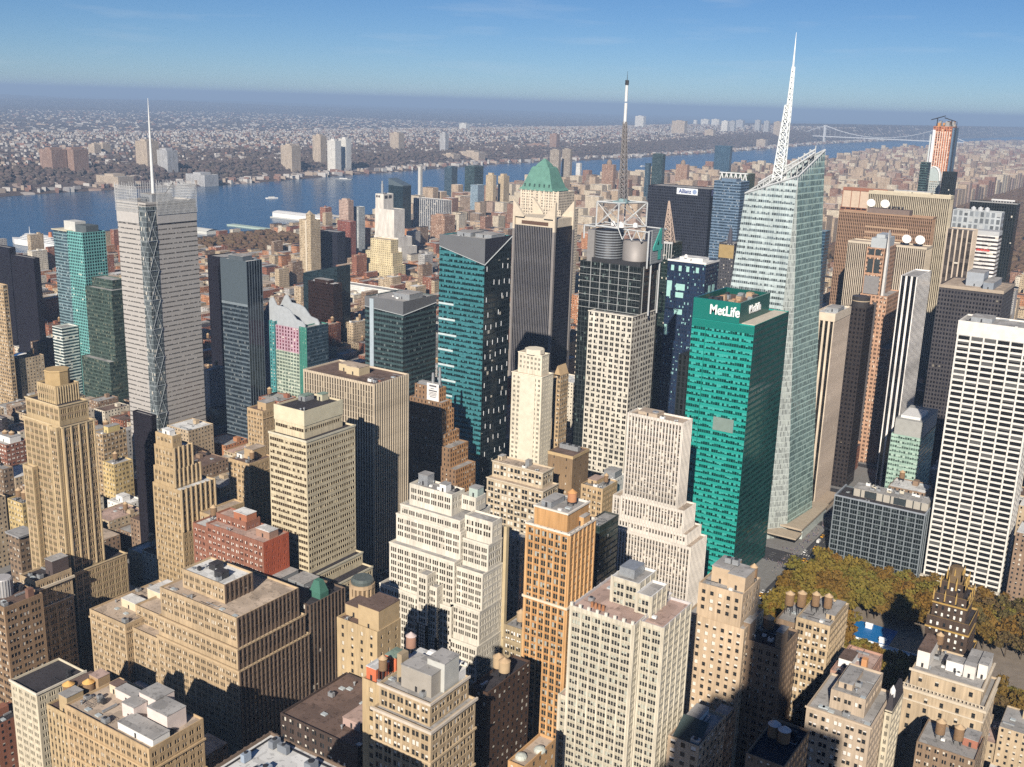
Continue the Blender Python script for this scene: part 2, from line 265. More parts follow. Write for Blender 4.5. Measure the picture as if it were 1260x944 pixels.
def roofmat(name, c, rough=.9, var=.3):
    m = plain(name, c, rough, var=var, scale=.12); t = NT(m.node_tree); b = m.node_tree.nodes['Principled BSDF']; src = b.inputs['Base Color'].links[0].from_socket; tc = t.n('ShaderNodeTexCoord').outputs['Object']
    v = t.n('ShaderNodeTexVoronoi', distance='CHEBYCHEV'); v.inputs['Scale'].default_value = .16; v.inputs['Randomness'].default_value = .7; t.l(tc, v.inputs['Vector']); sp = t.n('ShaderNodeSeparateColor'); t.l(v.outputs['Color'], sp.inputs[0])
    st = t.noise(tc, .55, 6); k = t.m('MULTIPLY', t.m('ADD', t.m('MULTIPLY', sp.outputs[0], .4), .8), t.m('ADD', t.m('MULTIPLY', t.m('GREATER_THAN', st, .6), -.28), 1.0))
    w_ = t.n('ShaderNodeTexWave'); w_.inputs['Scale'].default_value = .55; w_.inputs['Distortion'].default_value = .0; t.l(tc, w_.inputs['Vector']); k = t.m('MULTIPLY', k, t.m('ADD', t.m('MULTIPLY', t.m('GREATER_THAN', w_.outputs['Fac'], .96), -.18), 1.0))
    vs = t.n('ShaderNodeVectorMath', operation='SCALE'); t.l(src, vs.inputs[0]); t.l(k, vs.inputs['Scale']); t.l(vs.outputs[0], b.inputs['Base Color']); return m
ROOF = dict(grey=roofmat('roof_grey_membrane', (.35, .34, .33)), black=roofmat('roof_tar', (.05, .045, .05), .85), tan=roofmat('roof_gravel', (.46, .37, .29)), white=roofmat('roof_white_coating', (.66, .66, .65), .7, .2), brown=roofmat('roof_brown', (.16, .11, .09)), pink=roofmat('roof_pink_gravel', (.46, .33, .28)), green=roofmat('roof_green', (.20, .27, .22)))
METAL = plain('galvanised_metal', (.42, .44, .46), .45, .5, var=.3, scale=.8)
DARKM = plain('dark_metal', (.06, .06, .065), .5, .4)
WHITEP = plain('white_paint', (.78, .77, .75), .5, var=.12)
WOOD = plain('tank_wood', (.20, .125, .07), .85, var=.4, scale=1.5)
TCAP = plain('tank_cap', (.50, .36, .22), .8, var=.3, scale=1.)
STONE = plain('pale_stone', (.60, .52, .41), .85, var=.2)
COPPER = plain('green_copper', (.12, .26, .21), .7, var=.35, scale=.15)
GREYPANEL = plain('grey_panel', (.19, .195, .205), .45, .3, var=.12, scale=.1)
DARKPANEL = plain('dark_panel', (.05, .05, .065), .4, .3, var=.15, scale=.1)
GLASSD = plain('window_glass', (.02, .025, .03), .08, 0, var=.3, scale=.2, spec=.6)
def cmat(c, rough=.8, metal=0, var=.2):
    return plain('paint_%02x%02x%02x' % tuple(int(min(1, x)*255) for x in c), c, rough, metal, var)

LET = {}
for wd, sz, ex in (('MetLife', 8.6, .3), ('MetLife', 7.2, .3), ('Allianz', 7.6, .2), ('Allianz', 6, .2), ('4', 32.5, .25)):
    c = bpy.data.curves.new('lettering', 'FONT'); c.body = wd; c.size = sz; c.extrude = ex; c.align_x = 'CENTER'; c.align_y = 'CENTER'; c.offset = sz*.02
    o = bpy.data.objects.new('lettering', c); COL.objects.link(o); bpy.context.view_layer.update()
    LET[(wd, sz)] = bpy.data.meshes.new_from_object(o.evaluated_get(bpy.context.evaluated_depsgraph_get())); bpy.data.objects.remove(o); bpy.data.curves.remove(c)
# ------------------------------------------------------------------ meshes
class Q:                                           # a pile of quads with uv in metres and material slots
    def __init__(s): s.v = []; s.t = []; s.m = []
    def quads(s, V, T=None, m=0):
        V = np.asarray(V, float).reshape(-1, 4, 3)
        if not len(V): return
        if T is None: T = np.zeros((len(V), 4, 2))
        s.v.append(V); s.t.append(np.asarray(T, float).reshape(-1, 4, 2)); s.m.append(np.full(len(V), m))
    def poly(s, P, m=0, uv=None):                  # convex polygon as a fan of quads
        P = [tuple(p) for p in P]; uv = uv or [(0, 0)]*len(P)
        for i in range(1, len(P)-1, 2):
            j = min(i+2, len(P)-1)
            s.quads([[P[0], P[i], P[i+1], P[j]]], [[uv[0], uv[i], uv[i+1], uv[j]]], m)
    def box(s, x0, x1, y0, y1, z0, z1, m=0, bottom=False):
        a, b, c, d = (x0, y0, z0), (x1, y0, z0), (x1, y1, z0), (x0, y1, z0)
        e, f, g, h = (x0, y0, z1), (x1, y0, z1), (x1, y1, z1), (x0, y1, z1)
        V = [[a, b, f, e], [b, c, g, f], [c, d, h, g], [d, a, e, h], [e, f, g, h]]
        if bottom: V.append([d, c, b, a])
        X, Y = x1-x0, y1-y0
        T = []
        for L in (X, Y, X, Y): T.append([(0, z0), (L, z0), (L, z1), (0, z1)])
        T += [[(0, 0)]*4]*(len(V)-4)
        s.quads(V, T, m)
    def bar(s, a, b, r, m=0):
        a, b = Vector(a), Vector(b); d = (b-a).normalized(); x = d.orthogonal().normalized(); y = d.cross(x)
        c = [x*r+y*r, -x*r+y*r, -x*r-y*r, x*r-y*r]
        for i in range(4):
            j = (i+1) % 4; s.quads([[a+c[i], a+c[j], b+c[j], b+c[i]]], None, m)
        s.quads([[b+c[0], b+c[1], b+c[2], b+c[3]], [a+c[3], a+c[2], a+c[1], a+c[0]]], None, m)
    def tube(s, cx, cy, prof, n=12, m=0, cap=True, ph=0):    # prof: [(r, z)]
        A = [2*math.pi*i/n+ph for i in range(n)]
        for (r0, z0), (r1, z1) in zip(prof, prof[1:]):
            V = []; T = []
            for i in range(n):
                a, b = A[i], A[(i+1) % n]
                V.append([(cx+r0*math.cos(a), cy+r0*math.sin(a), z0), (cx+r0*math.cos(b), cy+r0*math.sin(b), z0), (cx+r1*math.cos(b), cy+r1*math.sin(b), z1), (cx+r1*math.cos(a), cy+r1*math.sin(a), z1)])
                L = 2*math.pi*max(r0, r1)/n
                T.append([(i*L, z0), (i*L+L, z0), (i*L+L, z1), (i*L, z1)])
            s.quads(V, T, m)
        if cap and prof[-1][0] > .01:
            r, z = prof[-1]; s.poly([(cx+r*math.cos(a), cy+r*math.sin(a), z) for a in A], m)
    def mesh(s, name, mats, smooth=False):
        V = np.concatenate(s.v); T = np.concatenate(s.t); M = np.concatenate(s.m); n = len(V)
        me = bpy.data.meshes.new(name)
        # weld exact corners so that each piece stays one shell
        flat = V.reshape(-1, 3); key = np.round(flat, 3)
        uq, inv = np.unique(key, axis=0, return_inverse=True); inv = inv.reshape(-1, 4)
        deg = (inv[:, 0] == inv[:, 3]) | (inv[:, 2] == inv[:, 3])
        bad = (inv[:, 0] == inv[:, 1]) | (inv[:, 1] == inv[:, 2]) | (inv[:, 0] == inv[:, 2]) | (inv[:, 1] == inv[:, 3])
        ok = ~bad; inv, T, M, deg = inv[ok], T[ok], M[ok], deg[ok]; n = len(inv)
        cnt = np.where(deg, 3, 4); mask = np.ones((n, 4), bool); mask[deg, 3] = False
        li = inv[mask]; tt = T[mask]; st = np.concatenate([[0], np.cumsum(cnt)[:-1]])
        me.vertices.add(len(uq)); me.vertices.foreach_set('co', uq.ravel())
        me.loops.add(len(li)); me.loops.foreach_set('vertex_index', li.astype(np.int32))
        me.polygons.add(n); me.polygons.foreach_set('loop_start', st.astype(np.int32)); me.polygons.foreach_set('material_index', M.astype(np.int32))
        uvl = me.uv_layers.new(name='UVMap'); uvl.data.foreach_set('uv', tt.ravel())
        for mt in mats: me.materials.append(mt)
        me.update(calc_edges=True); me.validate()
        me.polygons.foreach_set('use_smooth', np.full(len(me.polygons), bool(smooth)))
        return me
def link(name, data, parent=None, loc=None):
    o = bpy.data.objects.new(name, data); COL.objects.link(o)
    if parent is not None: o.parent = parent
    if loc is not None: o.location = loc
    return o
def put(name, q, mats, parent=None, smooth=False):
    if not isinstance(mats, (list, tuple)): mats = [mats]
    return link(name, q.mesh(name, mats, smooth), parent)
def tag(o, label=None, cat=None, group=None, kind=None):
    for k, v in (('label', label), ('category', cat), ('group', group), ('kind', kind)):
        if v: o[k] = v
    return o
def thing(name, label, cat, loc=(0, 0, 0), group=None):
    return tag(link(name, None, None, loc), label, cat, group)
def structure(name, q, mats):
    return tag(put(name, q, mats), kind='structure')

# ------------------------------------------------------------------ windows as parts
WIN = {}
def win_template(w, h, var, s):
    """quads (n,4,3) + material per quad for one window; x along the wall, z up from the sill, -y outwards"""
    r = .26; f = min(.09, w*.06); q = Q()
    q.quads([[(-w/2, r-.03, 0), (-w/2+f, r-.03, 0), (-w/2+f, r-.03, h), (-w/2, r-.03, h)], [(w/2-f, r-.03, 0), (w/2, r-.03, 0), (w/2, r-.03, h), (w/2-f, r-.03, h)],
             [(-w/2+f, r-.03, h-f), (w/2-f, r-.03, h-f), (w/2-f, r-.03, h), (-w/2+f, r-.03, h)], [(-w/2+f, r-.03, 0), (w/2-f, r-.03, 0), (w/2-f, r-.03, f), (-w/2+f, r-.03, f)]], None, 0)
    k = (0, .3, .55, 1)[var]; zb = f+(h-2*f)*(1-k)
    if k < 1: q.quads([[(-w/2+f, r, f), (w/2-f, r, f), (w/2-f, r, zb), (-w/2+f, r, zb)]], None, 1)
    if k > 0: q.quads([[(-w/2+f, r, zb), (w/2-f, r, zb), (w/2-f, r, h-f), (-w/2+f, r, h-f)]], None, 2)
    if k < .9 and h > 1.2: q.quads([[(-w/2+f, r-.05, h*.5-.04), (w/2-f, r-.05, h*.5-.04), (w/2-f, r-.05, h*.5+.04), (-w/2+f, r-.05, h*.5+.04)]], None, 0)
    q.box(-w/2-.08, w/2+.08, -.1, .02, -.12, 0, 3, True)
    return np.concatenate(q.v), np.concatenate(q.m)
def win_mats(sn):
    s = ST[sn]; wl = s['wall']
    return [cmat(s['frame'] or tuple(x*.30 for x in wl)), plain('pane_'+sn, s['glass'], .08, s['metal'], .5, .5, .6), plain('blind_'+sn, s['blind'], .6, 0, .25, .6), cmat(s['sillc'] or tuple(min(.85, x*1.12) for x in wl))]
class Bld:
    def __init__(s, key, label, cat, name, cx, cy, group=None):
        s.root = thing(name, label, cat, (cx, cy, 0), group); s.cx, s.cy = cx, cy; s.key = key; s.wins = {}
    def put(s, name, q, mats, smooth=False, parent=None):
        for v in q.v: v -= (s.cx, s.cy, 0)
        o = put(name, q, mats, parent or s.root, smooth)
        if parent is not None: o.matrix_parent_inverse = Matrix()
        return o
    def puteach(s, name, q, mats):
        for v, t, m in zip(q.v, q.t, q.m):
            k = Q(); k.v = [v]; k.t = [t]; k.m = [m]; s.put(name, k, mats)
    def win(s, sn, w, h, pos, rot):                # pos: array (n,3) sill centres
        s.wins.setdefault((sn, round(w, 2), round(h, 2)), []).append((pos, rot))
    def flush(s):
        P = []; 
        for k, lst in s.wins.items():
            for pos, rot in lst:
                for p in pos: P.append((k, p, rot))
        if not P: return
        pos = np.array([p[1] for p in P]); x, y, d = project(pos)
        vis = (x > -5) & (x < 1265) & (y > -5) & (y < 950)
        rank = np.argsort(np.where(vis, d, d+1e5)); take = set(rank[:100].tolist())
        rest = {}
        rr = random.Random(s.key)
        for i, (k, p, rot) in enumerate(P):
            sn, w, h = k; st = ST[sn]
            v = 0 if rr.random() > st['bp'] else rr.choice((1, 2, 2, 3, 3))
            if i in take:
                mk = (sn, w, h, v)
                if mk not in WIN:
                    V, M = win_template(w, h, v, st); q = Q(); q.v = [V.copy()]; q.t = [np.zeros((len(V), 4, 2))]; q.m = [M]
                    WIN[mk] = q.mesh('window', win_mats(sn))
                o = link('window', WIN[mk], s.root, (p[0]-s.cx, p[1]-s.cy, p[2])); o.rotation_euler = (0, 0, rot)
            else: rest.setdefault(sn, []).append((w, h, v, rot, p))
        for sn, L in rest.items():
            VV, MM = [], []
            tc = {}
            for w, h, v, rot, p in L:
                kk = (w, h, v, rot)
                if kk not in tc:
                    V, M = win_template(w, h, v, ST[sn]); c, n = math.cos(rot), math.sin(rot)
                    tc[kk] = (np.stack([V[..., 0]*c-V[..., 1]*n, V[..., 0]*n+V[..., 1]*c, V[..., 2]], -1), M)
                V, M = tc[kk]; VV.append(V+np.array(p)); MM.append(M)
            q = Q(); q.v = [np.concatenate(VV)]; q.m = [np.concatenate(MM)]; q.t = [np.zeros((len(q.v[0]), 4, 2))]
            tag(s.put('window', q, win_mats(sn)), kind='stuff')
def slots(W, s, margin=.6):
    """window left edges and width along a wall of length W"""
    nb = max(1, round((W-2*margin)/s['bay'])); bw = (W-2*margin)/nb; g = bw*s['gw']; sw = g/s['n']; ww = sw*s['ww']
    out = []
    for b in range(nb):
        a = margin+b*bw+(bw-g)/2
        out += [a+i*sw+(sw-ww)/2 for i in range(s['n'])]
    return np.array(out), ww, nb, bw, margin
def wall_geo(b, q, o, ud, nd, W, z0, z1, sn, rot, skip=None):
    """a wall with modelled openings: quads into q, windows into b"""
    s = ST[sn]; o = np.array(o, float); ud = np.array(ud, float); nd = np.array(nd, float)
    def quad(ua, ub, za, zb, off=0., m=0):
        ua, ub, za, zb = np.broadcast_arrays(*[np.atleast_1d(np.asarray(t, float)) for t in (ua, ub, za, zb)])
        V = np.zeros((len(ua), 4, 3)); T = np.zeros((len(ua), 4, 2))
        for i, (uu, zz) in enumerate(((ua, za), (ub, za), (ub, zb), (ua, zb))):
            V[:, i] = o+uu[:, None]*ud+off*nd; V[:, i, 2] = zz; T[:, i, 0] = uu; T[:, i, 1] = zz
        q.quads(V, T, m)
    top = s['top']+1.5; nf = max(1, int((z1-z0-top)//s['fh'])); L, ww, nb, bw, mg = slots(W, s)
    h = s['fh']*s['wh']; base = z1-top-nf*s['fh']+s['fh']*s['sill']*.8
    zs = base+np.arange(nf)*s['fh']
    # bands
    za = np.concatenate([[z0], zs+h]); zb = np.concatenate([zs, [z1]])
    quad(0, W, za, zb)
    ua = np.concatenate([[0], L+ww]); ub = np.concatenate([L, [W]])
    UA, ZA = np.meshgrid(ua, zs); UB, _ = np.meshgrid(ub, zs)
    quad(UA.ravel(), UB.ravel(), ZA.ravel(), ZA.ravel()+h)
    if s['span'] != s['wall']:
        UA, ZA = np.meshgrid(L, za[1:]); _, ZB = np.meshgrid(L, zb[1:]-.01*0); ZB = ZB.copy(); ZB[-1] = zs[-1]+h+s['fh']*(1-s['wh'])*.5; UA = UA.ravel(); quad(UA, UA+ww, ZA.ravel(), ZB.ravel(), .015, 1)
    r = .26
    LL, ZZ = np.meshgrid(L, zs); LL = LL.ravel(); ZZ = ZZ.ravel()
    def rq(p):                                      # reveal quads
        V = np.zeros((len(LL), 4, 3))
        for i, (du, dz, dn) in enumerate(p):
            V[:, i] = o+(LL+du)[:, None]*ud+dn*nd; V[:, i, 2] = ZZ+dz
        q.quads(V, None, 0)
    rq(((0, 0, 0), (0, 0, -r), (0, h, -r), (0, h, 0))); rq(((ww, 0, -r), (ww, 0, 0), (ww, h, 0), (ww, h, -r)))
    rq(((0, 0, 0), (ww, 0, 0), (ww, 0, -r), (0, 0, -r))); rq(((0, h, -r), (ww, h, -r), (ww, h, 0), (0, h, 0)))
    pos = o+(LL+ww/2)[:, None]*ud; pos[:, 2] = ZZ
    b.win(sn, ww, h, pos, rot)
    if s['rib']: ribs(q, o, ud, nd, W, z0, z1, nb, bw, mg, s)
def ribs(q, o, ud, nd, W, z0, z1, nb, bw, mg, s):
    o = np.array(o, float); ud = np.array(ud, float); nd = np.array(nd, float); rw = bw*(1-s['gw'])*.8; rp = s['rib']
    for k in range(nb+1):
        c = mg+k*bw; a, d = max(0, c-rw/2), min(W, c+rw/2)
        p = [o+a*ud, o+a*ud+rp*nd, o+d*ud+rp*nd, o+d*ud]
        for i in range(3):
            A, B = p[i], p[i+1]; V = np.array([A, B, B, A]); V[:2, 2] = z0; V[2:, 2] = z1
            q.quads([V], [[(0, z0), (.001, z0), (.001, z1), (0, z1)]])
        V = np.array(p); V[:, 2] = z1; q.quads([V])
def wall_flat(q, o, ud, nd, W, z0, z1, sn, m=0):
    s = ST[sn]; o = np.array(o, float); ud = np.array(ud, float)
    nb = max(1, round(W/s['bay'])); k = nb*s['bay']/W
    V = np.array([o, o+W*ud, o+W*ud, o]); V[:2, 2] = z0; V[2:, 2] = z1
    zt = round(z1/s['fh'])*s['fh']-z1
    q.quads([V], [[(0, z0+zt), (W*k, z0+zt), (W*k, z1+zt), (0, z1+zt)]], m)
    if s['rib']: ribs(q, o, ud, nd, W, z0, z1, nb, W/nb, 0, s)
PI2 = math.pi/2
def bays(L, sn):
    s = ST[sn]; nb = max(1, round((L-1.2)/s['bay'])); return [.6+k*(L-1.2)/nb for k in range(nb+1)]
def tier(b, x0, x1, y0, y1, z0, z1, sn, geo=False, roof='grey', par=1.0, east=None, capm=None):
    """one box of a building: walls, roof behind a parapet"""
    se = east or sn; q = Q(); q2 = Q()
    S = ((x0, y0, 0), (1, 0, 0), (0, -1, 0), x1-x0, 0.); Ee = ((x1, y0, 0), (0, 1, 0), (1, 0, 0), y1-y0, PI2)
    if geo:
        wall_geo(b, q, *S[:4], z0, z1, sn, S[4]); mats = [wmat(sn), cmat(ST[sn]['span'])]
        if se == sn: wall_geo(b, q, *Ee[:4], z0, z1, se, Ee[4])
        else: q3 = Q(); wall_geo(b, q3, *Ee[:4], z0, z1, se, Ee[4]); b.put('wall', q3, [wmat(se), cmat(ST[se]['span'])])
    else:
        wall_flat(q, *S[:4], z0, z1, sn); mats = [fmat(sn)]
        if se == sn: wall_flat(q, *Ee[:4], z0, z1, se)
        else: wall_flat(q2, *Ee[:4], z0, z1, se)
    if q2.v:
        b.put('wall', q2, [fmat(se)])
    b.put('wall', q, mats)
    q = Q(); wall_flat(q, (x1, y1, 0), (-1, 0, 0), (0, 1, 0), x1-x0, z0, z1, sn); wall_flat(q, (x0, y1, 0), (0, -1, 0), (-1, 0, 0), y1-y0, z0, z1, sn)
    b.put('wall', q, [fmat(sn)])
    t = .35; q = Q()
    for A in ((x0, x1, y0, y0+t), (x0, x1, y1-t, y1), (x0, x0+t, y0+t, y1-t), (x1-t, x1, y0+t, y1-t)):
        X0, X1, Y0, Y1 = A
        q.quads([[(X0, Y0, z1), (X1, Y0, z1), (X1, Y1, z1), (X0, Y1, z1)]])
    i0, i1, j0, j1 = x0+t, x1-t, y0+t, y1-t
    for A, B in (((i0, j1), (i1, j1)), ((i0, j0), (i0, j1)), ((i1, j1), (i1, j0)), ((i1, j0), (i0, j0))):
        q.quads([[(A[0], A[1], z1-par), (B[0], B[1], z1-par), (B[0], B[1], z1), (A[0], A[1], z1)]])
    b.put('parapet', q, [capm or cmat(tuple(min(.85, c*1.1) for c in ST[sn]['wall']))])
    q = Q(); q.quads([[(i0, j0, z1-par), (i1, j0, z1-par), (i1, j1, z1-par), (i0, j1, z1-par)]])
    return b.put('roof', q, [ROOF[roof]])
def tank(b, x, y, z, r=2.2, h=4.5, leg=2.5, cap=None, wood=None):
    q = Q(); q.tube(x, y, [(r, z+leg), (r*.96, z+leg+h)], 14)
    o = b.put('water_tank', q, [wood or WOOD], True)
    q = Q(); q.tube(x, y, [(r*1.08, z+leg+h-.1), (.05, z+leg+h+1.5)], 14); b.put('tank_roof', q, [cap or TCAP], False, o)
    for sx in (-1, 1):
        for sy in (-1, 1):
            q = Q(); q.box(x+sx*r*.65-.15, x+sx*r*.65+.15, y+sy*r*.65-.15, y+sy*r*.65+.15, z, z+leg); b.put('leg', q, [DARKM], False, o)
def boxpart(b, name, x0, x1, y0, y1, z0, z1, m, bottom=False):
    q = Q(); q.box(x0, x1, y0, y1, z0, z1, 0, bottom); return b.put(name, q, [m])
def ahu(b, x, y, z, w, d, h, m=None):
    q = Q(); q.box(x-w/2, x+w/2, y-d/2, y+d/2, z+.3, z+h, 0, True); o = b.put('air_handler', q, [m or METAL])
    q = Q(); q.tube(x, y, [(min(w, d)*.36, z+h), (min(w, d)*.36, z+h+.35)], 10); b.put('fan', q, [DARKM], False, o)
def bulkhead(b, x0, x1, y0, y1, z, h, sn=None, m=None, roof='grey', door=True):
    boxpart(b, 'bulkhead', x0, x1, y0, y1, z, z+h, m or cmat(ST[sn]['wall']))
    boxpart(b, 'bulkhead_roof', x0-.15, x1+.15, y0-.15, y1+.15, z+h, z+h+.25, ROOF[roof], True)
    if door and x1-x0 > 3:
        xm = (x0+x1)/2; boxpart(b, 'door', xm-.5, xm+.5, y0-.06, y0, z+.1, z+2.2, DARKM)
def railing(b, x0, x1, y0, y1, z):
    q = Q(); P = [(x0, y0), (x1, y0), (x1, y1), (x0, y1)]
    for i in range(4):
        a, c = P[i], P[(i+1) % 4]; q.bar(a+(z+1.05,), c+(z+1.05,), .05); n = max(2, int((abs(a[0]-c[0])+abs(a[1]-c[1]))/2.5))
        for k in range(n): q.bar((a[0]+(c[0]-a[0])*k/n, a[1]+(c[1]-a[1])*k/n, z), (a[0]+(c[0]-a[0])*k/n, a[1]+(c[1]-a[1])*k/n, z+1.05), .04)
    b.put('railing', q, [DARKM])
def clutter(b, x0, x1, y0, y1, z, rr, n=4, m=None):
    """small plant on a flat roof"""
    for i in range(n):
        x, y = rr.uniform(x0+1.5, x1-1.5), rr.uniform(y0+1.5, y1-1.5); k = rr.random()
        if k < .12:
            L = rr.uniform(4, 11); q = Q(); xa, xb = max(x0+.8, x-L/2), min(x1-.8, x+L/2); q.bar((xa, y, z+.35), (xb, y, z+.35), .12); q.bar((xb, y, z+.35), (xb, min(y1-.8, y+L/2), z+.35), .12); b.put('pipe', q, [rr.choice((METAL, DARKM))])
        elif k < .2 and x1-x0 > 9 and y1-y0 > 9: railing(b, max(x0+.8, x-3), min(x1-.8, x+3), max(y0+.8, y-2), min(y1-.8, y+2), z)
        elif k < .26: boxpart(b, 'roof_hatch', x-.8, x+.8, y-.6, y+.6, z, z+.9, rr.choice((METAL, cmat((.3, .14, .1)), WHITEP)))
        elif k < .5: ahu(b, x, y, z, rr.uniform(1.6, 3.2), rr.uniform(1.4, 2.6), rr.uniform(1.2, 2.4), rr.choice((METAL, WHITEP, METAL, DARKM)))
        elif k < .65:
            q = Q(); q.tube(x, y, [(.35, z), (.35, z+1.3), (.6, z+1.35), (.5, z+1.7)], 8); b.put('roof_vent', q, [METAL])
        elif k < .82:
            L = rr.uniform(3, 7)
            if rr.random() < .5: boxpart(b, 'duct', max(x0+.6, x-L/2), min(x1-.6, x+L/2), y-.4, y+.4, z+.3, z+1.1, METAL, True)
            else: boxpart(b, 'duct', x-.4, x+.4, max(y0+.6, y-L/2), min(y1-.6, y+L/2), z+.3, z+1.1, METAL, True)
        else: boxpart(b, 'skylight', x-1.2, x+1.2, y-.9, y+.9, z, z+.5, cmat((.45, .5, .52), .3))
def text(b, s, size, loc, rot, m, ext=.15, parent=None, sx=1):
    me = LET[(s, size)]; me.materials.clear(); me.materials.append(m)
    o = link('lettering', me, parent or b.root, (loc[0]-b.cx, loc[1]-b.cy, loc[2])); o.rotation_euler = rot; o.scale = (sx, 1, 1)
    return o
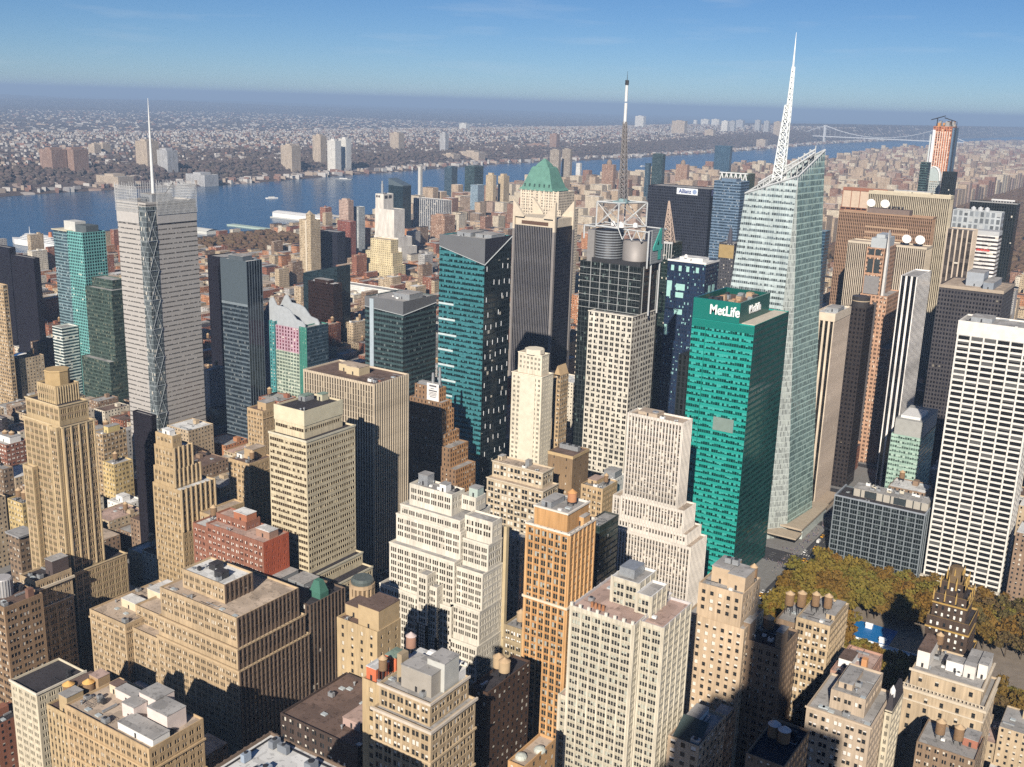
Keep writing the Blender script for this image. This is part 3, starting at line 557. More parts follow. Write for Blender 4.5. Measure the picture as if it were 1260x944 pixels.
ROWS = [
('f1', 'cream3', 'loft building', 'white brick loft with triple windows and a black roof, at the lower corner', 1, None, [(-443.1, -423.4, 226.0, 250.0, 0.0, 53.7, None)]),
('f2', 'tanpunch', 'office building', 'tan setback building with white penthouse boxes and a grey deck on its roof', 1, None, [(-385.0, -333.0, 215.0, 241.0, 0.0, 68.3, None)]),
('f2w', 'tanarch', 'loft building', 'narrow tan loft with tall pilasters and orange capped water tanks beside white loft', 1, None, [(-406.6, -392.6, 220.0, 242.0, 0.0, 58.0, None)]),
('f3', 'tantriple', 'office building', 'broad tan stepped building with a square windowed penthouse under a pale grey roof', 1, None, [(-423.1, -393.1, 306.0, 323.9, 74.6, 83.4, None), (-430.4, -376.4, 298.0, 338.0, 60.3, 74.6, None), (-430.6, -374.4, 296.0, 340.0, 50.0, 60.3, None), (-430.8, -372.8, 295.0, 341.0, 0.0, 50.0, None)]),
('f3w', 'tantriple', 'office building', 'long tan wing with cream boxes on its roof, west of the square penthouse', 1, None, [(-487.7, -458.4, 297.0, 341.0, 0.0, 45.7, None)]),
('bc_tan', 'blanktan', 'office building', 'tan block with a blank front wall and two window columns, below the round brick turret', 1, None, [(-312.1, -289.8, 296.0, 311.2, 0.0, 96.3, None)]),
('bc_front', 'tanbig', 'office building', 'tan corner building with orange sheds, grey bulkhead and water tank crowding its roof', 1, None, [(-249.5, -226.6, 250.0, 272.4, 101.4, 109.5, None), (-249.7, -223.9, 247.0, 273.1, 0.0, 101.4, None)]),
('bc_wing', 'blanktan', 'office building', 'narrow blank tan wing with a white and green shed on top', 1, None, [(-259.0, -250.7, 252.0, 270.0, 0.0, 107.0, None)]),
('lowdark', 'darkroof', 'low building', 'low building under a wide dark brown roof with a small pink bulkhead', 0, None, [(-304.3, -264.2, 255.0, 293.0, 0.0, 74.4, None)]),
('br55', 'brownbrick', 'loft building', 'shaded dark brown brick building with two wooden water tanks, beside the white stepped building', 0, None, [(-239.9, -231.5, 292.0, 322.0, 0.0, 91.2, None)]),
('na55', 'whitewin', 'loft building', 'slim tan loft with bright white windows squeezed behind the orange tower', 1, None, [(-280.1, -266.4, 376.0, 401.0, 0.0, 69.5, None)]),
('lo55', 'orangelow', 'low building', 'low tan roofed building with oval skylights at the foot of the orange tower', 0, None, [(-197.6, -191.1, 255.0, 275.0, 0.0, 96.4, None)]),
('orange', 'orangerib', 'apartment tower', 'slender orange brick tower with vertical piers and a recessed brick crown', 1, None, [(-247.6, -231.6, 347.0, 364.7, 139.1, 146.7, 'orangeplain'), (-250.0, -229.1, 345.0, 366.7, 0.0, 139.1, None)]),
('white', 'whiterib', 'apartment tower', 'tall cream apartment tower with dense window strips and a white stepped penthouse', 1, None, [(-199.1, -173.9, 295.0, 326.0, 0.0, 136.6, None)]),
('stripe', 'whitestripe', 'office tower', 'slim white striped tower stepping down in terraces beside the green glass tower', 1, None, [(-303.6, -268.0, 540.0, 552.9, 79.7, 131.9, None), (-303.8, -262.2, 538.0, 554.2, 66.1, 79.7, None), (-303.9, -258.7, 536.0, 557.0, 60.0, 66.1, None), (-304.1, -254.7, 534.0, 557.1, 0.0, 60.0, None), (-310.2, -285.3, 540.0, 570.0, 0.0, 78.1, None), (-310.7, -285.4, 537.0, 567.0, 0.0, 62.3, None)]),
('tan880', 'tanpunch2', 'loft building', 'tan building with square single windows and a boxy brick bulkhead, half in a diagonal shadow', 1, None, [(-184.3, -165.1, 376.0, 395.9, 104.9, 118.8, None), (-187.8, -162.4, 374.0, 396.0, 0.0, 104.9, None)]),
('tank', 'tanbig', 'loft building', 'yellowish tan building carrying three wooden water tanks at the edge of the park', 1, None, [(-166.1, -149.7, 456.0, 485.6, 0.0, 75.6, None)]),
('tankw', 'brownpunch', 'loft building', 'brown wing with two tall water tanks, west of the yellowish tan building', 1, None, [(-177.6, -167.0, 462.0, 484.0, 0.0, 68.9, None)]),
('pink', 'pinkbrick', 'loft building', 'low pinkish brick building with a white bulkhead and an orange chimney by the blue rink', 1, None, [(-139.5, -124.2, 425.0, 453.0, 0.0, 71.1, None)]),
('beige', 'beigegrey', 'loft building', 'grey and beige loft with a blank grey upper wall, half shaded by the big shadow', 1, None, [(-127.5, -113.8, 382.0, 407.4, 79.6, 86.7, None), (-134.7, -109.3, 376.0, 407.5, 0.0, 79.6, None)]),
('mans', 'cream3', 'town building', 'narrow white building with a dark mansard roof, between beige loft and arched stone building', 1, None, [(-108.9, -106.0, 395.0, 413.0, 0.0, 77.8, None)]),
('eng', 'stonearch', 'club building', 'grand stone building with three tall arched windows and a balustraded roof terrace', 1, None, [(-112.1, -82.2, 458.0, 485.0, 58.0, 66.0, None), (-114.5, -79.8, 455.0, 488.2, 0.0, 58.0, None)]),
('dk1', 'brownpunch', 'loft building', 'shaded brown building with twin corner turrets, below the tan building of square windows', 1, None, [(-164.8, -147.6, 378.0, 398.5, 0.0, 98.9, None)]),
('dk2', 'tanpunch2', 'loft building', 'low tan building with a sloped glass studio roof, just east of the cream apartment tower', 0, None, [(-160.4, -148.8, 300.0, 324.0, 0.0, 96.5, None)]),
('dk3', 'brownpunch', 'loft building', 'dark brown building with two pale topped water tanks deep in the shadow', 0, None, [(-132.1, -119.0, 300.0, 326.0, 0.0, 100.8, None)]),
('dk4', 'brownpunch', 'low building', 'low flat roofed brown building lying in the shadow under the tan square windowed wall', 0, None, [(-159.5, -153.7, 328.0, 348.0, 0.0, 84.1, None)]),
('bt1', 'brownpunch', 'low building', 'brown building with two water tanks in front of the arched stone building', 0, None, [(-98.2, -75.5, 412.0, 432.5, 0.0, 58.5, None)]),
('l1', 'browngrid', 'loft building', 'brown brick loft with wide windows and a silver ribbed tank on its roof', 1, None, [(-500.0, -479.6, 247.0, 266.9, 0.0, 69.0, None)]),
('l2', 'tantriple', 'office building', 'tan corniced building with a black roof and a dark square bulkhead', 1, None, [(-510.2, -496.2, 274.0, 294.2, 0.0, 67.4, None)]),
('nav', 'tannav', 'office tower', 'tall tan art deco tower with an octagonal crown above shoulder setbacks', 1, None, [(-530.1, -513.9, 305.0, 318.7, 151.1, 159.8, None), (-536.8, -507.8, 302.0, 319.0, 141.2, 151.1, None), (-536.9, -503.4, 300.0, 319.2, 61.6, 141.2, None), (-538.7, -501.1, 299.0, 331.3, 0.0, 61.6, None)]),
('l3', 'yellowpunch', 'loft building', 'small yellowish loft with arched windows, west of the tan art deco tower', 0, None, [(-637.8, -622.0, 345.0, 353.3, 0.0, 56.9, None)]),
('l4', 'brownpunch', 'loft building', 'brown loft with a rooftop tank at the very edge of the view', 0, None, [(-709.5, -687.2, 372.0, 379.6, 0.0, 57.4, None)]),
('l5', 'brownpunch', 'utility building', 'windowless brown box with a grey slab roof, at the foot of the art deco tower', 0, None, [(-562.9, -552.1, 300.0, 309.3, 0.0, 68.6, None)]),
('l6', 'redbrick', 'loft building', 'red brick and concrete loft with a white penthouse and two water tanks', 0, None, [(-810.3, -780.5, 430.0, 448.3, 0.0, 40.4, None)]),
('l7', 'blackslab', 'apartment tower', 'dark tower edge with pale balcony stripes, below the blue dome', 0, None, [(-908.5, -869.0, 480.0, 485.2, 0.0, 33.2, None)]),
('tan34', 'tandeco', 'office tower', 'tan art deco tower stepping down in ribbed terraces, its roof pale', 1, None, [(-511.2, -496.8, 362.5, 368.9, 115.1, 122.1, None), (-511.4, -495.0, 361.3, 375.0, 102.7, 115.1, None), (-511.5, -493.8, 360.1, 379.1, 92.8, 102.7, None), (-511.7, -487.8, 359.0, 384.0, 0.0, 92.8, None)]),
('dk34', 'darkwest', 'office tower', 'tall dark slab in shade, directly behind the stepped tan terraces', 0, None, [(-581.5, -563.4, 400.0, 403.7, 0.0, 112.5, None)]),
('lt1', 'tanpunch', 'loft building', 'tan loft with a stepped profile and a yellow bulkhead, behind the art deco tower', 0, None, [(-712.0, -698.3, 458.2, 478.9, 0.0, 58.5, None)]),
('lt2', 'yellowpunch', 'loft building', 'small yellow fronted building with a brown side wall', 0, None, [(-685.5, -672.2, 447.7, 463.9, 0.0, 43.3, None)]),
('lt3', 'whitelow', 'low building', 'low white rooftop building lit between the two tan deco towers', 0, None, [(-671.2, -652.6, 439.5, 455.7, 0.0, 18.9, None)]),
('red36', 'redbrick', 'loft building', 'long red brick loft with rows of white windows and a bright red end wall', 1, None, [(-453.0, -430.1, 354.0, 364.0, 86.3, 90.1, None), (-453.2, -410.0, 347.0, 365.0, 0.0, 86.3, None)]),
('red36w', 'redbrick', 'loft building', 'shorter red brick wing with a pale grey roof, west of the bright red end wall', 1, None, [(-466.5, -449.7, 349.0, 366.0, 0.0, 82.6, None)]),
('tan35', 'tanpunch', 'loft building', 'yellowish tan building with cornice lines and white ducts on its open roof', 1, None, [(-559.6, -539.7, 457.0, 478.7, 0.0, 70.4, None)]),
('tan35b', 'tanpunch', 'office building', 'slim tan building with arched top windows, behind the banded tower', 1, None, [(-631.2, -614.3, 540.0, 555.3, 0.0, 74.0, None)]),
('bway07', 'bandtan', 'office tower', 'beige banded tower with dark ribbon windows and a black flat roof', 1, None, [(-433.7, -411.9, 380.0, 409.3, 134.3, 148.5, None), (-434.3, -406.7, 376.0, 413.7, 59.9, 134.3, None), (-434.5, -402.0, 372.0, 413.9, 53.1, 59.9, None), (-434.6, -394.7, 369.0, 414.0, 0.0, 53.1, None)]),
('turret', 'turret', 'tower', 'round tan brick turret with arched openings and a glass cap', 0, None, [(-341.8, -335.3, 335.0, 349.0, 0.0, 87.1, None)]),
('bway11', 'ribbeige', 'office tower', 'wide tower of beige vertical ribs with a brown roof, shaded on its lower half', 1, None, [(-487.9, -430.5, 457.0, 489.8, 0.0, 144.2, None)]),
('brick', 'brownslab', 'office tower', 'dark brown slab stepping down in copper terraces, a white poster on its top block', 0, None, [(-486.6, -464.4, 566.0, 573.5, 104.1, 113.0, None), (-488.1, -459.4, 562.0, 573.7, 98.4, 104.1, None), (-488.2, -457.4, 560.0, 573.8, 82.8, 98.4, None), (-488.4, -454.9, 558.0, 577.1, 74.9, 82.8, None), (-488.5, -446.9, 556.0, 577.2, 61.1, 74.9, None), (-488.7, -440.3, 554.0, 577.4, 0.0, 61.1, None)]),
('bush', 'bushwhite', 'office tower', 'slender cream tower with an octagonal crown and a blank central wall', 1, None, [(-450.7, -429.8, 645.0, 655.3, 112.9, 127.7, None), (-452.7, -426.0, 640.0, 656.1, 0.0, 112.9, None)]),
('bushtan', 'tanpunch', 'office building', 'thin tan gabled building tucked behind the slender cream tower', 0, None, [(-432.7, -426.6, 668.0, 680.0, 0.0, 108.5, None)]),
('lowb', 'beigelow', 'office building', 'broad low beige building with a pitched terrace roof and white framed window bays', 1, None, [(-418.0, -377.1, 566.0, 579.5, 59.3, 69.8, None), (-418.2, -372.9, 560.0, 579.7, 0.0, 59.3, None)]),
('brblk', 'brownblank', 'theatre building', 'windowless brown brick block with air units and a tan top band', 0, None, [(-394.1, -374.0, 600.0, 622.7, 0.0, 72.8, None)]),
('lowc', 'tanpunch', 'office building', 'small tan pink building with pipes across its roof', 1, None, [(-344.3, -328.2, 560.0, 579.7, 0.0, 71.5, None)]),
('mech', 'whitelow', 'low building', 'small white rooftop block with a grey louvred box', 0, None, [(-344.3, -332.7, 585.0, 599.0, 0.0, 69.8, None)]),
('w14', 'whitestep', 'office building', 'brilliant white stepped building, its two wings stepping down in tiers of dark windows', 1, None, [(-347.4, -320.8, 388.0, 398.8, 110.9, 121.3, None), (-350.0, -312.7, 384.0, 410.0, 105.7, 110.9, None), (-351.9, -311.4, 383.0, 410.1, 91.6, 105.7, None), (-352.2, -311.2, 378.0, 410.3, 68.4, 91.6, None), (-357.0, -311.1, 376.0, 410.4, 0.0, 68.4, None), (-320.7, -312.0, 396.0, 404.7, 112.9, 119.2, None), (-312.7, -296.3, 388.0, 396.4, 102.2, 112.9, None), (-312.9, -296.2, 385.0, 396.8, 88.9, 102.2, None), (-313.0, -295.7, 380.0, 397.0, 70.0, 88.9, None), (-313.2, -295.6, 378.0, 400.4, 52.0, 70.0, None), (-313.3, -295.4, 376.0, 402.1, 0.0, 52.0, None)]),
('dkgl', 'darkglass', 'office building', 'dark green glass block between orange tower and white striped tower', 0, None, [(-290.6, -281.5, 470.0, 492.0, 0.0, 87.5, None)]),
('arch', 'archlow', 'town building', 'small ornate grey stone gable with urns, half hidden behind the orange tower', 0, None, [(-341.4, -329.1, 465.0, 475.2, 0.0, 68.6, None)]),
('nyt', 'nyt', 'office tower', 'pale grey tower screened by ceramic rods, open rod crown and a white needle mast', 0, 'nyt', [(-775.4, -738.9, 540.0, 590.1, 0.0, 222.3, None)]),
('orion', 'orion', 'apartment tower', 'turquoise glass apartment tower with small square windows and a grey roof box', 0, 'orion', [(-997.1, -947.8, 625.0, 651.0, 0.0, 172.7, None)]),
('orionl', 'bandwhite', 'apartment building', 'lower wing of white balcony bands at the foot of the turquoise tower', 0, None, [(-980.7, -964.6, 606.0, 624.0, 0.0, 78.5, None)]),
('green', 'greenglass', 'office building', 'murky green glass building stepping down beside the pale rod screened tower', 0, None, [(-941.7, -910.1, 628.0, 642.0, 121.9, 130.1, None), (-941.9, -901.3, 620.0, 642.1, 52.9, 121.9, None), (-945.0, -900.3, 612.0, 642.3, 0.0, 52.9, None)]),
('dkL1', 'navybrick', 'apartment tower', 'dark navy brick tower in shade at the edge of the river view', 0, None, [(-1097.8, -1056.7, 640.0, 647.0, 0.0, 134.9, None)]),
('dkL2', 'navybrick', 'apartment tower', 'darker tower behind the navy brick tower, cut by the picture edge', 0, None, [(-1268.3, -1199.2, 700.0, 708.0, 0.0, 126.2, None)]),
('ylL', 'tanpunch', 'apartment tower', 'tan tower sliver in front of the navy brick tower', 0, None, [(-1015.0, -983.6, 560.0, 565.0, 0.0, 125.1, None)]),
('et11', 'glassgrey', 'office tower', 'blue grey glass tower with a plain upper screen and dark ribbed side', 0, None, [(-746.3, -714.0, 620.0, 637.7, 0.0, 170.0, None)]),
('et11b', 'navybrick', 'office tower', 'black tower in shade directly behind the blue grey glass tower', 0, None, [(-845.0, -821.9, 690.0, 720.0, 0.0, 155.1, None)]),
('westin', 'checker', 'hotel tower', 'hotel tower in white, teal, pink and green checks under a curved grey crest', 0, 'westin', [(-727.2, -673.8, 645.0, 663.5, 0.0, 113.7, None)]),
('brn', 'brownglass', 'office tower', 'dark brown glass tower with a light flat roof', 0, None, [(-942.2, -900.8, 926.8, 942.5, 0.0, 90.4, None)]),
('brn2', 'tealdark', 'office tower', 'dark teal tower with a sloping roof line behind the brown glass tower', 0, 'slope', [(-975.4, -918.1, 934.4, 943.0, 0.0, 107.3, None)]),
('ts5', 'bandglass', 'office tower', 'dark green glass tower with grey top fascia and rooftop equipment', 0, 'ts5', [(-585.0, -545.9, 625.0, 667.3, 0.0, 155.7, None)]),
('tst', 'tealglass', 'office tower', 'teal glass tower with a slanting grey cap and dark dotted east side', 0, 'tst', [(-508.8, -467.6, 622.0, 656.9, 0.0, 211.9, None)]),
('astor', 'astor', 'office tower', 'dark ribbed tower with stone fins rising above its corners', 0, 'astor', [(-600.1, -553.7, 860.0, 896.6, 0.0, 193.6, None)]),
('conde', 'condeglass', 'office tower', 'dark glass tower with white stone lower front, drum top and lattice crown', 0, 'conde', [(-439.3, -386.2, 712.0, 746.0, 0.0, 190.8, None), (-423.9, -385.8, 702.0, 742.0, 0.0, 154.3, 'condestone')]),
('navy', 'navywin', 'office tower', 'navy blue tower dotted with mint window patches and a white roof', 0, 'navy', [(-452.2, -413.7, 900.0, 930.2, 0.0, 170.9, None)]),
('allz', 'blackgrid', 'office tower', 'black gridded office tower with a white sign along its top', 0, 'allz', [(-696.7, -604.4, 1345.0, 1385.0, 0.0, 203.0, None)]),
('gl16', 'blueband', 'office tower', 'blue grey banded glass tower next to the black gridded tower', 0, None, [(-599.6, -561.6, 1345.0, 1375.0, 0.0, 215.5, None)]),
('dk79', 'darkdeco', 'office tower', 'dark stepped tower with an amber upper band in front of the blue banded tower', 0, None, [(-468.5, -451.0, 1060.0, 1080.0, 132.8, 170.6, None), (-468.6, -444.2, 1056.0, 1080.2, 0.0, 132.8, None)]),
('boa', 'boa', 'office tower', 'pale faceted glass tower with a slanting open crown and a lattice spire', 0, 'boa', [(-311.5, -273.5, 715.0, 771.4, 0.0, 265.3, None)]),
('met', 'metgreen', 'office tower', 'bright green glass tower with white letters on its top panel', 0, 'met', [(-301.9, -259.8, 620.0, 683.0, 0.0, 178.1, None)]),
('aoa1133', 'whitepier', 'office tower', 'cream tower with broad dark stripes south and fine ribs east', 0, None, [(-273.6, -258.2, 785.0, 825.2, 0.0, 161.4, None)]),
('aoa1155', 'blackgranite', 'office tower', 'dark granite tower with a rounded black drum on top', 0, None, [(-267.7, -255.2, 860.0, 884.0, 0.0, 155.1, None)]),
('amt', 'pinkstone', 'office tower', 'rose granite tower with stepped shoulders and a slim white fin', 0, 'amt', [(-283.7, -268.2, 948.0, 986.4, 153.3, 194.3, None), (-283.8, -260.1, 944.0, 986.6, 107.7, 153.3, None), (-284.0, -251.6, 940.0, 986.7, 0.0, 107.7, None)]),
('news', 'ribfine', 'office tower', 'beige finely ribbed slab with two white dishes on its roof', 0, None, [(-343.6, -266.1, 1100.0, 1124.4, 0.0, 180.9, None)]),
('mcg', 'ribbrown', 'office tower', 'reddish brown ribbed slab with dishes along its dark roof', 0, 'dish', [(-380.0, -280.8, 1181.0, 1196.0, 0.0, 203.6, None)]),
('exx', 'ribexx', 'office tower', 'tall beige slab of close vertical ribs, broadest of the ribbed towers', 0, None, [(-372.8, -282.5, 1265.0, 1281.9, 0.0, 221.4, None)]),
('sher', 'redband', 'hotel tower', 'red brown hotel slab with a pale panelled top storey', 0, 'sher', [(-438.1, -384.5, 1380.0, 1410.0, 0.0, 191.1, None)]),
('bw66', 'bwstripe', 'office tower', 'tower with bold white vertical stripes on black', 0, None, [(-231.3, -218.9, 860.0, 906.7, 0.0, 185.2, None)]),
('dkg', 'darkgridslab', 'office tower', 'dark grid slab with grey mechanical boxes on a tan roof', 0, None, [(-221.7, -170.0, 960.0, 1016.9, 0.0, 166.9, None)]),
('grace', 'grace', 'office tower', 'white travertine tower with wide black window bays in a regular grid', 1, 'grace', [(-157.9, -109.4, 712.0, 740.1, 0.0, 181.7, None)]),
('hbo', 'hbo', 'office building', 'low dark grid building with pale mullions beside the park trees', 0, 'hbo', [(-221.0, -160.5, 704.0, 730.0, 0.0, 49.1, None)]),
('grl', 'greenpale', 'office building', 'pale green glass building with a concrete top, in front of shade', 0, None, [(-208.9, -186.9, 795.0, 842.7, 0.0, 74.7, None)]),
('wb1', 'whitebar2', 'office tower', 'brown and white barred tower behind the dark grid slab', 0, None, [(-239.0, -216.1, 1050.0, 1070.0, 0.0, 206.3, None)]),
('wb2', 'whiteband2', 'office tower', 'white horizontally banded tower with small red sign letters', 0, None, [(-221.3, -198.3, 1078.0, 1096.0, 0.0, 200.3, None)]),
('gry1', 'greybay', 'office tower', 'grey tower with white framed bays at its top', 0, None, [(-308.2, -251.4, 1420.0, 1440.0, 0.0, 195.1, None)]),
('blk1', 'blackplain', 'office tower', 'black slab tower with white roof rails beside the brown park', 0, None, [(-304.2, -247.1, 1500.0, 1524.0, 0.0, 201.5, None)]),
('one57', 'orangecon', 'tower under construction', 'orange unfinished tower wrapped in netting with cranes on top', 0, 'one57', [(-451.2, -421.4, 1905.0, 1943.1, 0.0, 290.9, None)]),
('solow', 'curvegrey', 'office tower', 'narrow grey tower with a rounded white arch top', 0, 'solow', [(-441.1, -419.4, 1850.0, 1866.0, 0.0, 226.5, None)]),
('bx1', 'blackplain', 'office tower', 'small black topped tower at the foot of the orange unfinished tower', 0, None, [(-405.6, -386.0, 1800.0, 1816.0, 0.0, 222.4, None)]),
('bx2', 'bandglass', 'office tower', 'dark banded block beside the rounded white arch top', 0, None, [(-440.9, -428.4, 1800.0, 1816.0, 0.0, 235.2, None)]),
('wwp', 'wwpstone', 'office tower', 'pale stone tower with a green copper pyramid roof', 0, 'wwp', [(-857.5, -790.5, 1265.0, 1305.0, 0.0, 190.8, None)]),
('tap', 'beigeapt', 'apartment tower', 'tan apartment shaft with a pointed roof knob above the low red buildings', 0, None, [(-1386.5, -1358.9, 1361.6, 1386.1, 0.0, 96.0, None)]),
('dgl', 'navybrick', 'apartment tower', 'dark blue glass block right next to the tan apartment shaft', 0, None, [(-1406.1, -1363.7, 1435.1, 1456.9, 0.0, 68.8, None)]),
('pk1', 'pinkapt', 'apartment tower', 'pink beige apartment tower standing against the river', 0, None, [(-1470.5, -1446.1, 1556.2, 1571.5, 0.0, 113.0, None)]),
('gy1', 'greyapt', 'apartment tower', 'grey white slab beside the pink apartment tower', 0, None, [(-1462.1, -1447.2, 1586.9, 1606.2, 0.0, 98.4, None)]),
('rd1', 'redapt', 'apartment tower', 'dark red brick tower in front of the pink apartment tower', 0, None, [(-1405.7, -1373.2, 1480.9, 1496.6, 0.0, 83.8, None)]),
('att', 'attwhite', 'telephone building', 'windowless white slab tower with stacked white wings and a mast', 0, 'att', [(-1376.2, -1356.0, 1555.9, 1584.7, 104.3, 131.9, None), (-1376.3, -1328.5, 1554.1, 1585.6, 52.7, 104.3, None), (-1376.5, -1316.4, 1551.8, 1593.3, 35.6, 52.7, None), (-1376.6, -1305.6, 1548.3, 1595.0, 0.0, 35.6, None)]),
('bksl', 'tealdark', 'apartment tower', 'dark glass tower with a slanted top behind the windowless white slab', 0, None, [(-1612.9, -1598.5, 1875.5, 1905.5, 0.0, 117.9, None)]),
('ylst', 'creamdeco', 'office building', 'pale yellow stepped building in front of the windowless white slab', 0, None, [(-1241.6, -1196.1, 1386.7, 1406.1, 53.1, 74.2, None), (-1249.0, -1188.8, 1382.2, 1408.3, 32.1, 53.1, None), (-1250.0, -1182.5, 1376.9, 1409.5, 0.0, 32.1, None)]),
('shed', 'whiteshed', 'depot', 'long low depot clad in white horizontal bands', 0, None, [(-1189.6, -1055.2, 1243.7, 1263.7, 0.0, 20.3, None)]),
('stack', 'concrete', 'chimney', 'slim concrete chimney rising above the river', 0, None, [(-1903.4, -1894.8, 2348.0, 2357.0, 0.0, 127.7, None)]),
('strp', 'whitepier2', 'office building', 'grey building with white vertical piers below the slim chimney', 0, None, [(-1608.1, -1519.6, 1961.2, 1991.2, 0.0, 84.1, None)]),
('bk1', 'brickapt', 'apartment tower', 'brown brick apartment slab with balcony grid in front of white piers', 0, None, [(-1445.6, -1408.2, 1817.6, 1855.5, 0.0, 68.0, None)]),
('db1', 'blueglass', 'apartment tower', 'dark blue glass apartment tower before the far shore', 0, None, [(-1963.6, -1936.5, 2549.1, 2577.3, 0.0, 116.7, None)]),
('db2', 'bandglass', 'apartment tower', 'grey glass twin tower with white tops over the river', 0, None, [(-1857.0, -1822.5, 2504.9, 2549.3, 0.0, 126.9, None)]),
('db3', 'bluepale', 'apartment tower', 'pale blue glass tower in front of the grey glass twin', 0, None, [(-1656.4, -1633.1, 2255.8, 2285.0, 0.0, 98.2, None)]),
('tt1', 'beigeapt', 'apartment tower', 'tan tower with roof block, western of the tan twins', 0, None, [(-1710.1, -1685.9, 2401.8, 2417.4, 0.0, 114.1, None)]),
('tt2', 'beigeapt', 'apartment tower', 'tan tower with roof block, eastern of the tan twins', 0, None, [(-1709.5, -1690.5, 2460.1, 2488.4, 0.0, 109.4, None)]),
('tw1', 'brownslabapt', 'apartment tower', 'grey brown slab, western of the twin slabs behind the green pyramid', 0, None, [(-2107.8, -2069.5, 3379.3, 3395.3, 0.0, 143.5, None)]),
('tw2', 'brownslabapt', 'apartment tower', 'grey brown slab, eastern of the twin slabs behind the green pyramid', 0, None, [(-2097.8, -2062.7, 3449.4, 3465.4, 0.0, 145.5, None)]),
('ws1', 'whiteplain', 'apartment tower', 'slim white tower on the water edge', 0, None, [(-2250.3, -2231.1, 3818.8, 3832.8, 0.0, 75.2, None)]),
('rt1', 'brickapt', 'apartment tower', 'brick tower with a dark domed top behind the antenna', 0, None, [(-1781.8, -1738.4, 3185.9, 3205.9, 0.0, 115.6, None)]),
('bg1', 'bandglass', 'office tower', 'brown banded tower rising before the river', 0, None, [(-1462.3, -1427.6, 2911.5, 2929.5, 0.0, 172.2, None)]),
('tl1', 'blueglass', 'apartment tower', 'teal glass sliver beside the brown banded tower', 0, None, [(-1468.2, -1454.8, 2878.7, 2892.7, 0.0, 145.6, None)]),
('rdm', 'brickapt', 'apartment tower', 'red brown tower with a round cap above the black gridded tower', 0, None, [(-1702.8, -1657.7, 3600.1, 3620.1, 0.0, 107.7, None)]),
('dbt', 'blueglass2', 'apartment tower', 'dark blue tower standing tallest at the river edge', 0, None, [(-1747.7, -1682.1, 4051.0, 4073.0, 0.0, 165.4, None)]),
('gl_t', 'blueglass2', 'office building', 'blue glass building between the pale faceted tower and brown slab', 0, None, [(-395.1, -383.4, 1150.0, 1166.0, 0.0, 182.3, None)]),
]

ROOFC = dict(f1='black', f2='tan', f2w='brown', f3='tan', f3w='tan', bc_tan='brown', bc_front='grey', bc_wing='tan', lowdark='brown', br55='black', lo55='tan', lt3='white', white='pink', stripe='tan', tan880='grey', tank='grey', pink='pink',
    dk1='black', dk3='black', dk4='black', l1='brown', l2='black', nav='black', tan34='white', red36='pink', red36w='white', tan35='brown', tan35b='brown', bway07='black', bway11='brown', lowb='tan', brblk='brown', w14='grey', orange='grey',
    nyt='grey', et11='white', brn='white', brn2='black', ts5='grey', tst='grey', conde='grey', navy='white', met='brown', aoa1133='white', aoa1155='black', dkg='tan', grace='grey', hbo='black', grl='white', news='tan', mcg='brown', shed='grey', eng='grey', l5='grey', bush='tan', ylst='tan')
EAST = dict(red36='redend', et11='ribdark', f3='darkpiers', met='metshade', aoa1133='fineribs', tst='tsteast', astor='astorglass', orion='orion')
CAPM = dict(white=cmat((.55, .53, .54)), orange=cmat((.72, .68, .62)), nyt=None)
ROOFT = {('f3', 0): 'white', ('eng', 0): 'grey', ('w14', 1): 'grey'}
B = {}
BOX = []
def roofof(key, i=0):
    t = ROWD[key][6][i]; return t[0], t[1], t[2], t[3], t[5]-1.0
for key, sn, cat, label, geo, special, tiers in ROWS:
    for t in tiers: BOX.append(t[:6])
    lo = tiers[-1]; cx, cy = (lo[0]+lo[1])/2, (lo[2]+lo[3])/2
    b = Bld(key, label, cat, cat.replace(' ', '_'), cx, cy); B[key] = b
    if special in ('boa', 'tst', 'westin', 'orion', 'slope', 'wwp', 'solow', 'turret') or key == 'turret': continue
    for i, t in enumerate(tiers):
        x0, x1, y0, y1, z0, z1, st2 = t
        zz = z0-(1.3 if z0 > 0 else 0)
        s2 = st2 or sn
        if key == 'brick' and i > 1: pass
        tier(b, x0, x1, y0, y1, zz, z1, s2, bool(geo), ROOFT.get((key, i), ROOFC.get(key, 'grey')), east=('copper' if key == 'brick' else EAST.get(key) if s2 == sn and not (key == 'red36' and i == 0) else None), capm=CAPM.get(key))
ROWD = {r[0]: r for r in ROWS}
def fr(key, fx0, fx1, fy0, fy1, i=0):
    x0, x1, y0, y1, z = roofof(key, i); W, D = x1-x0, y1-y0
    return x0+fx0*W, x0+fx1*W, y0+fy0*D, y0+fy1*D, z
def bh(key, fx0, fx1, fy0, fy1, h, i=0, **k):
    X0, X1, Y0, Y1, z = fr(key, fx0, fx1, fy0, fy1, i); bulkhead(B[key], X0, X1, Y0, Y1, z, h, ROWD[key][1], **k)
def tk(key, fx, fy, i=0, **k):
    x, _, y, _, z = fr(key, fx, fx, fy, fy, i); tank(B[key], x, y, z, **k)
def cl(key, n, seed=1, i=0, a=(0, 1, 0, 1)):
    X0, X1, Y0, Y1, z = fr(key, *a, i); clutter(B[key], X0, X1, Y0, Y1, z, random.Random(seed+hash(len(key))), n)
PINKW = cmat((.72, .62, .58)); CREAMM = cmat((.68, .58, .42)); ORG = cmat((.62, .17, .08)); TEALR = cmat((.14, .42, .34))
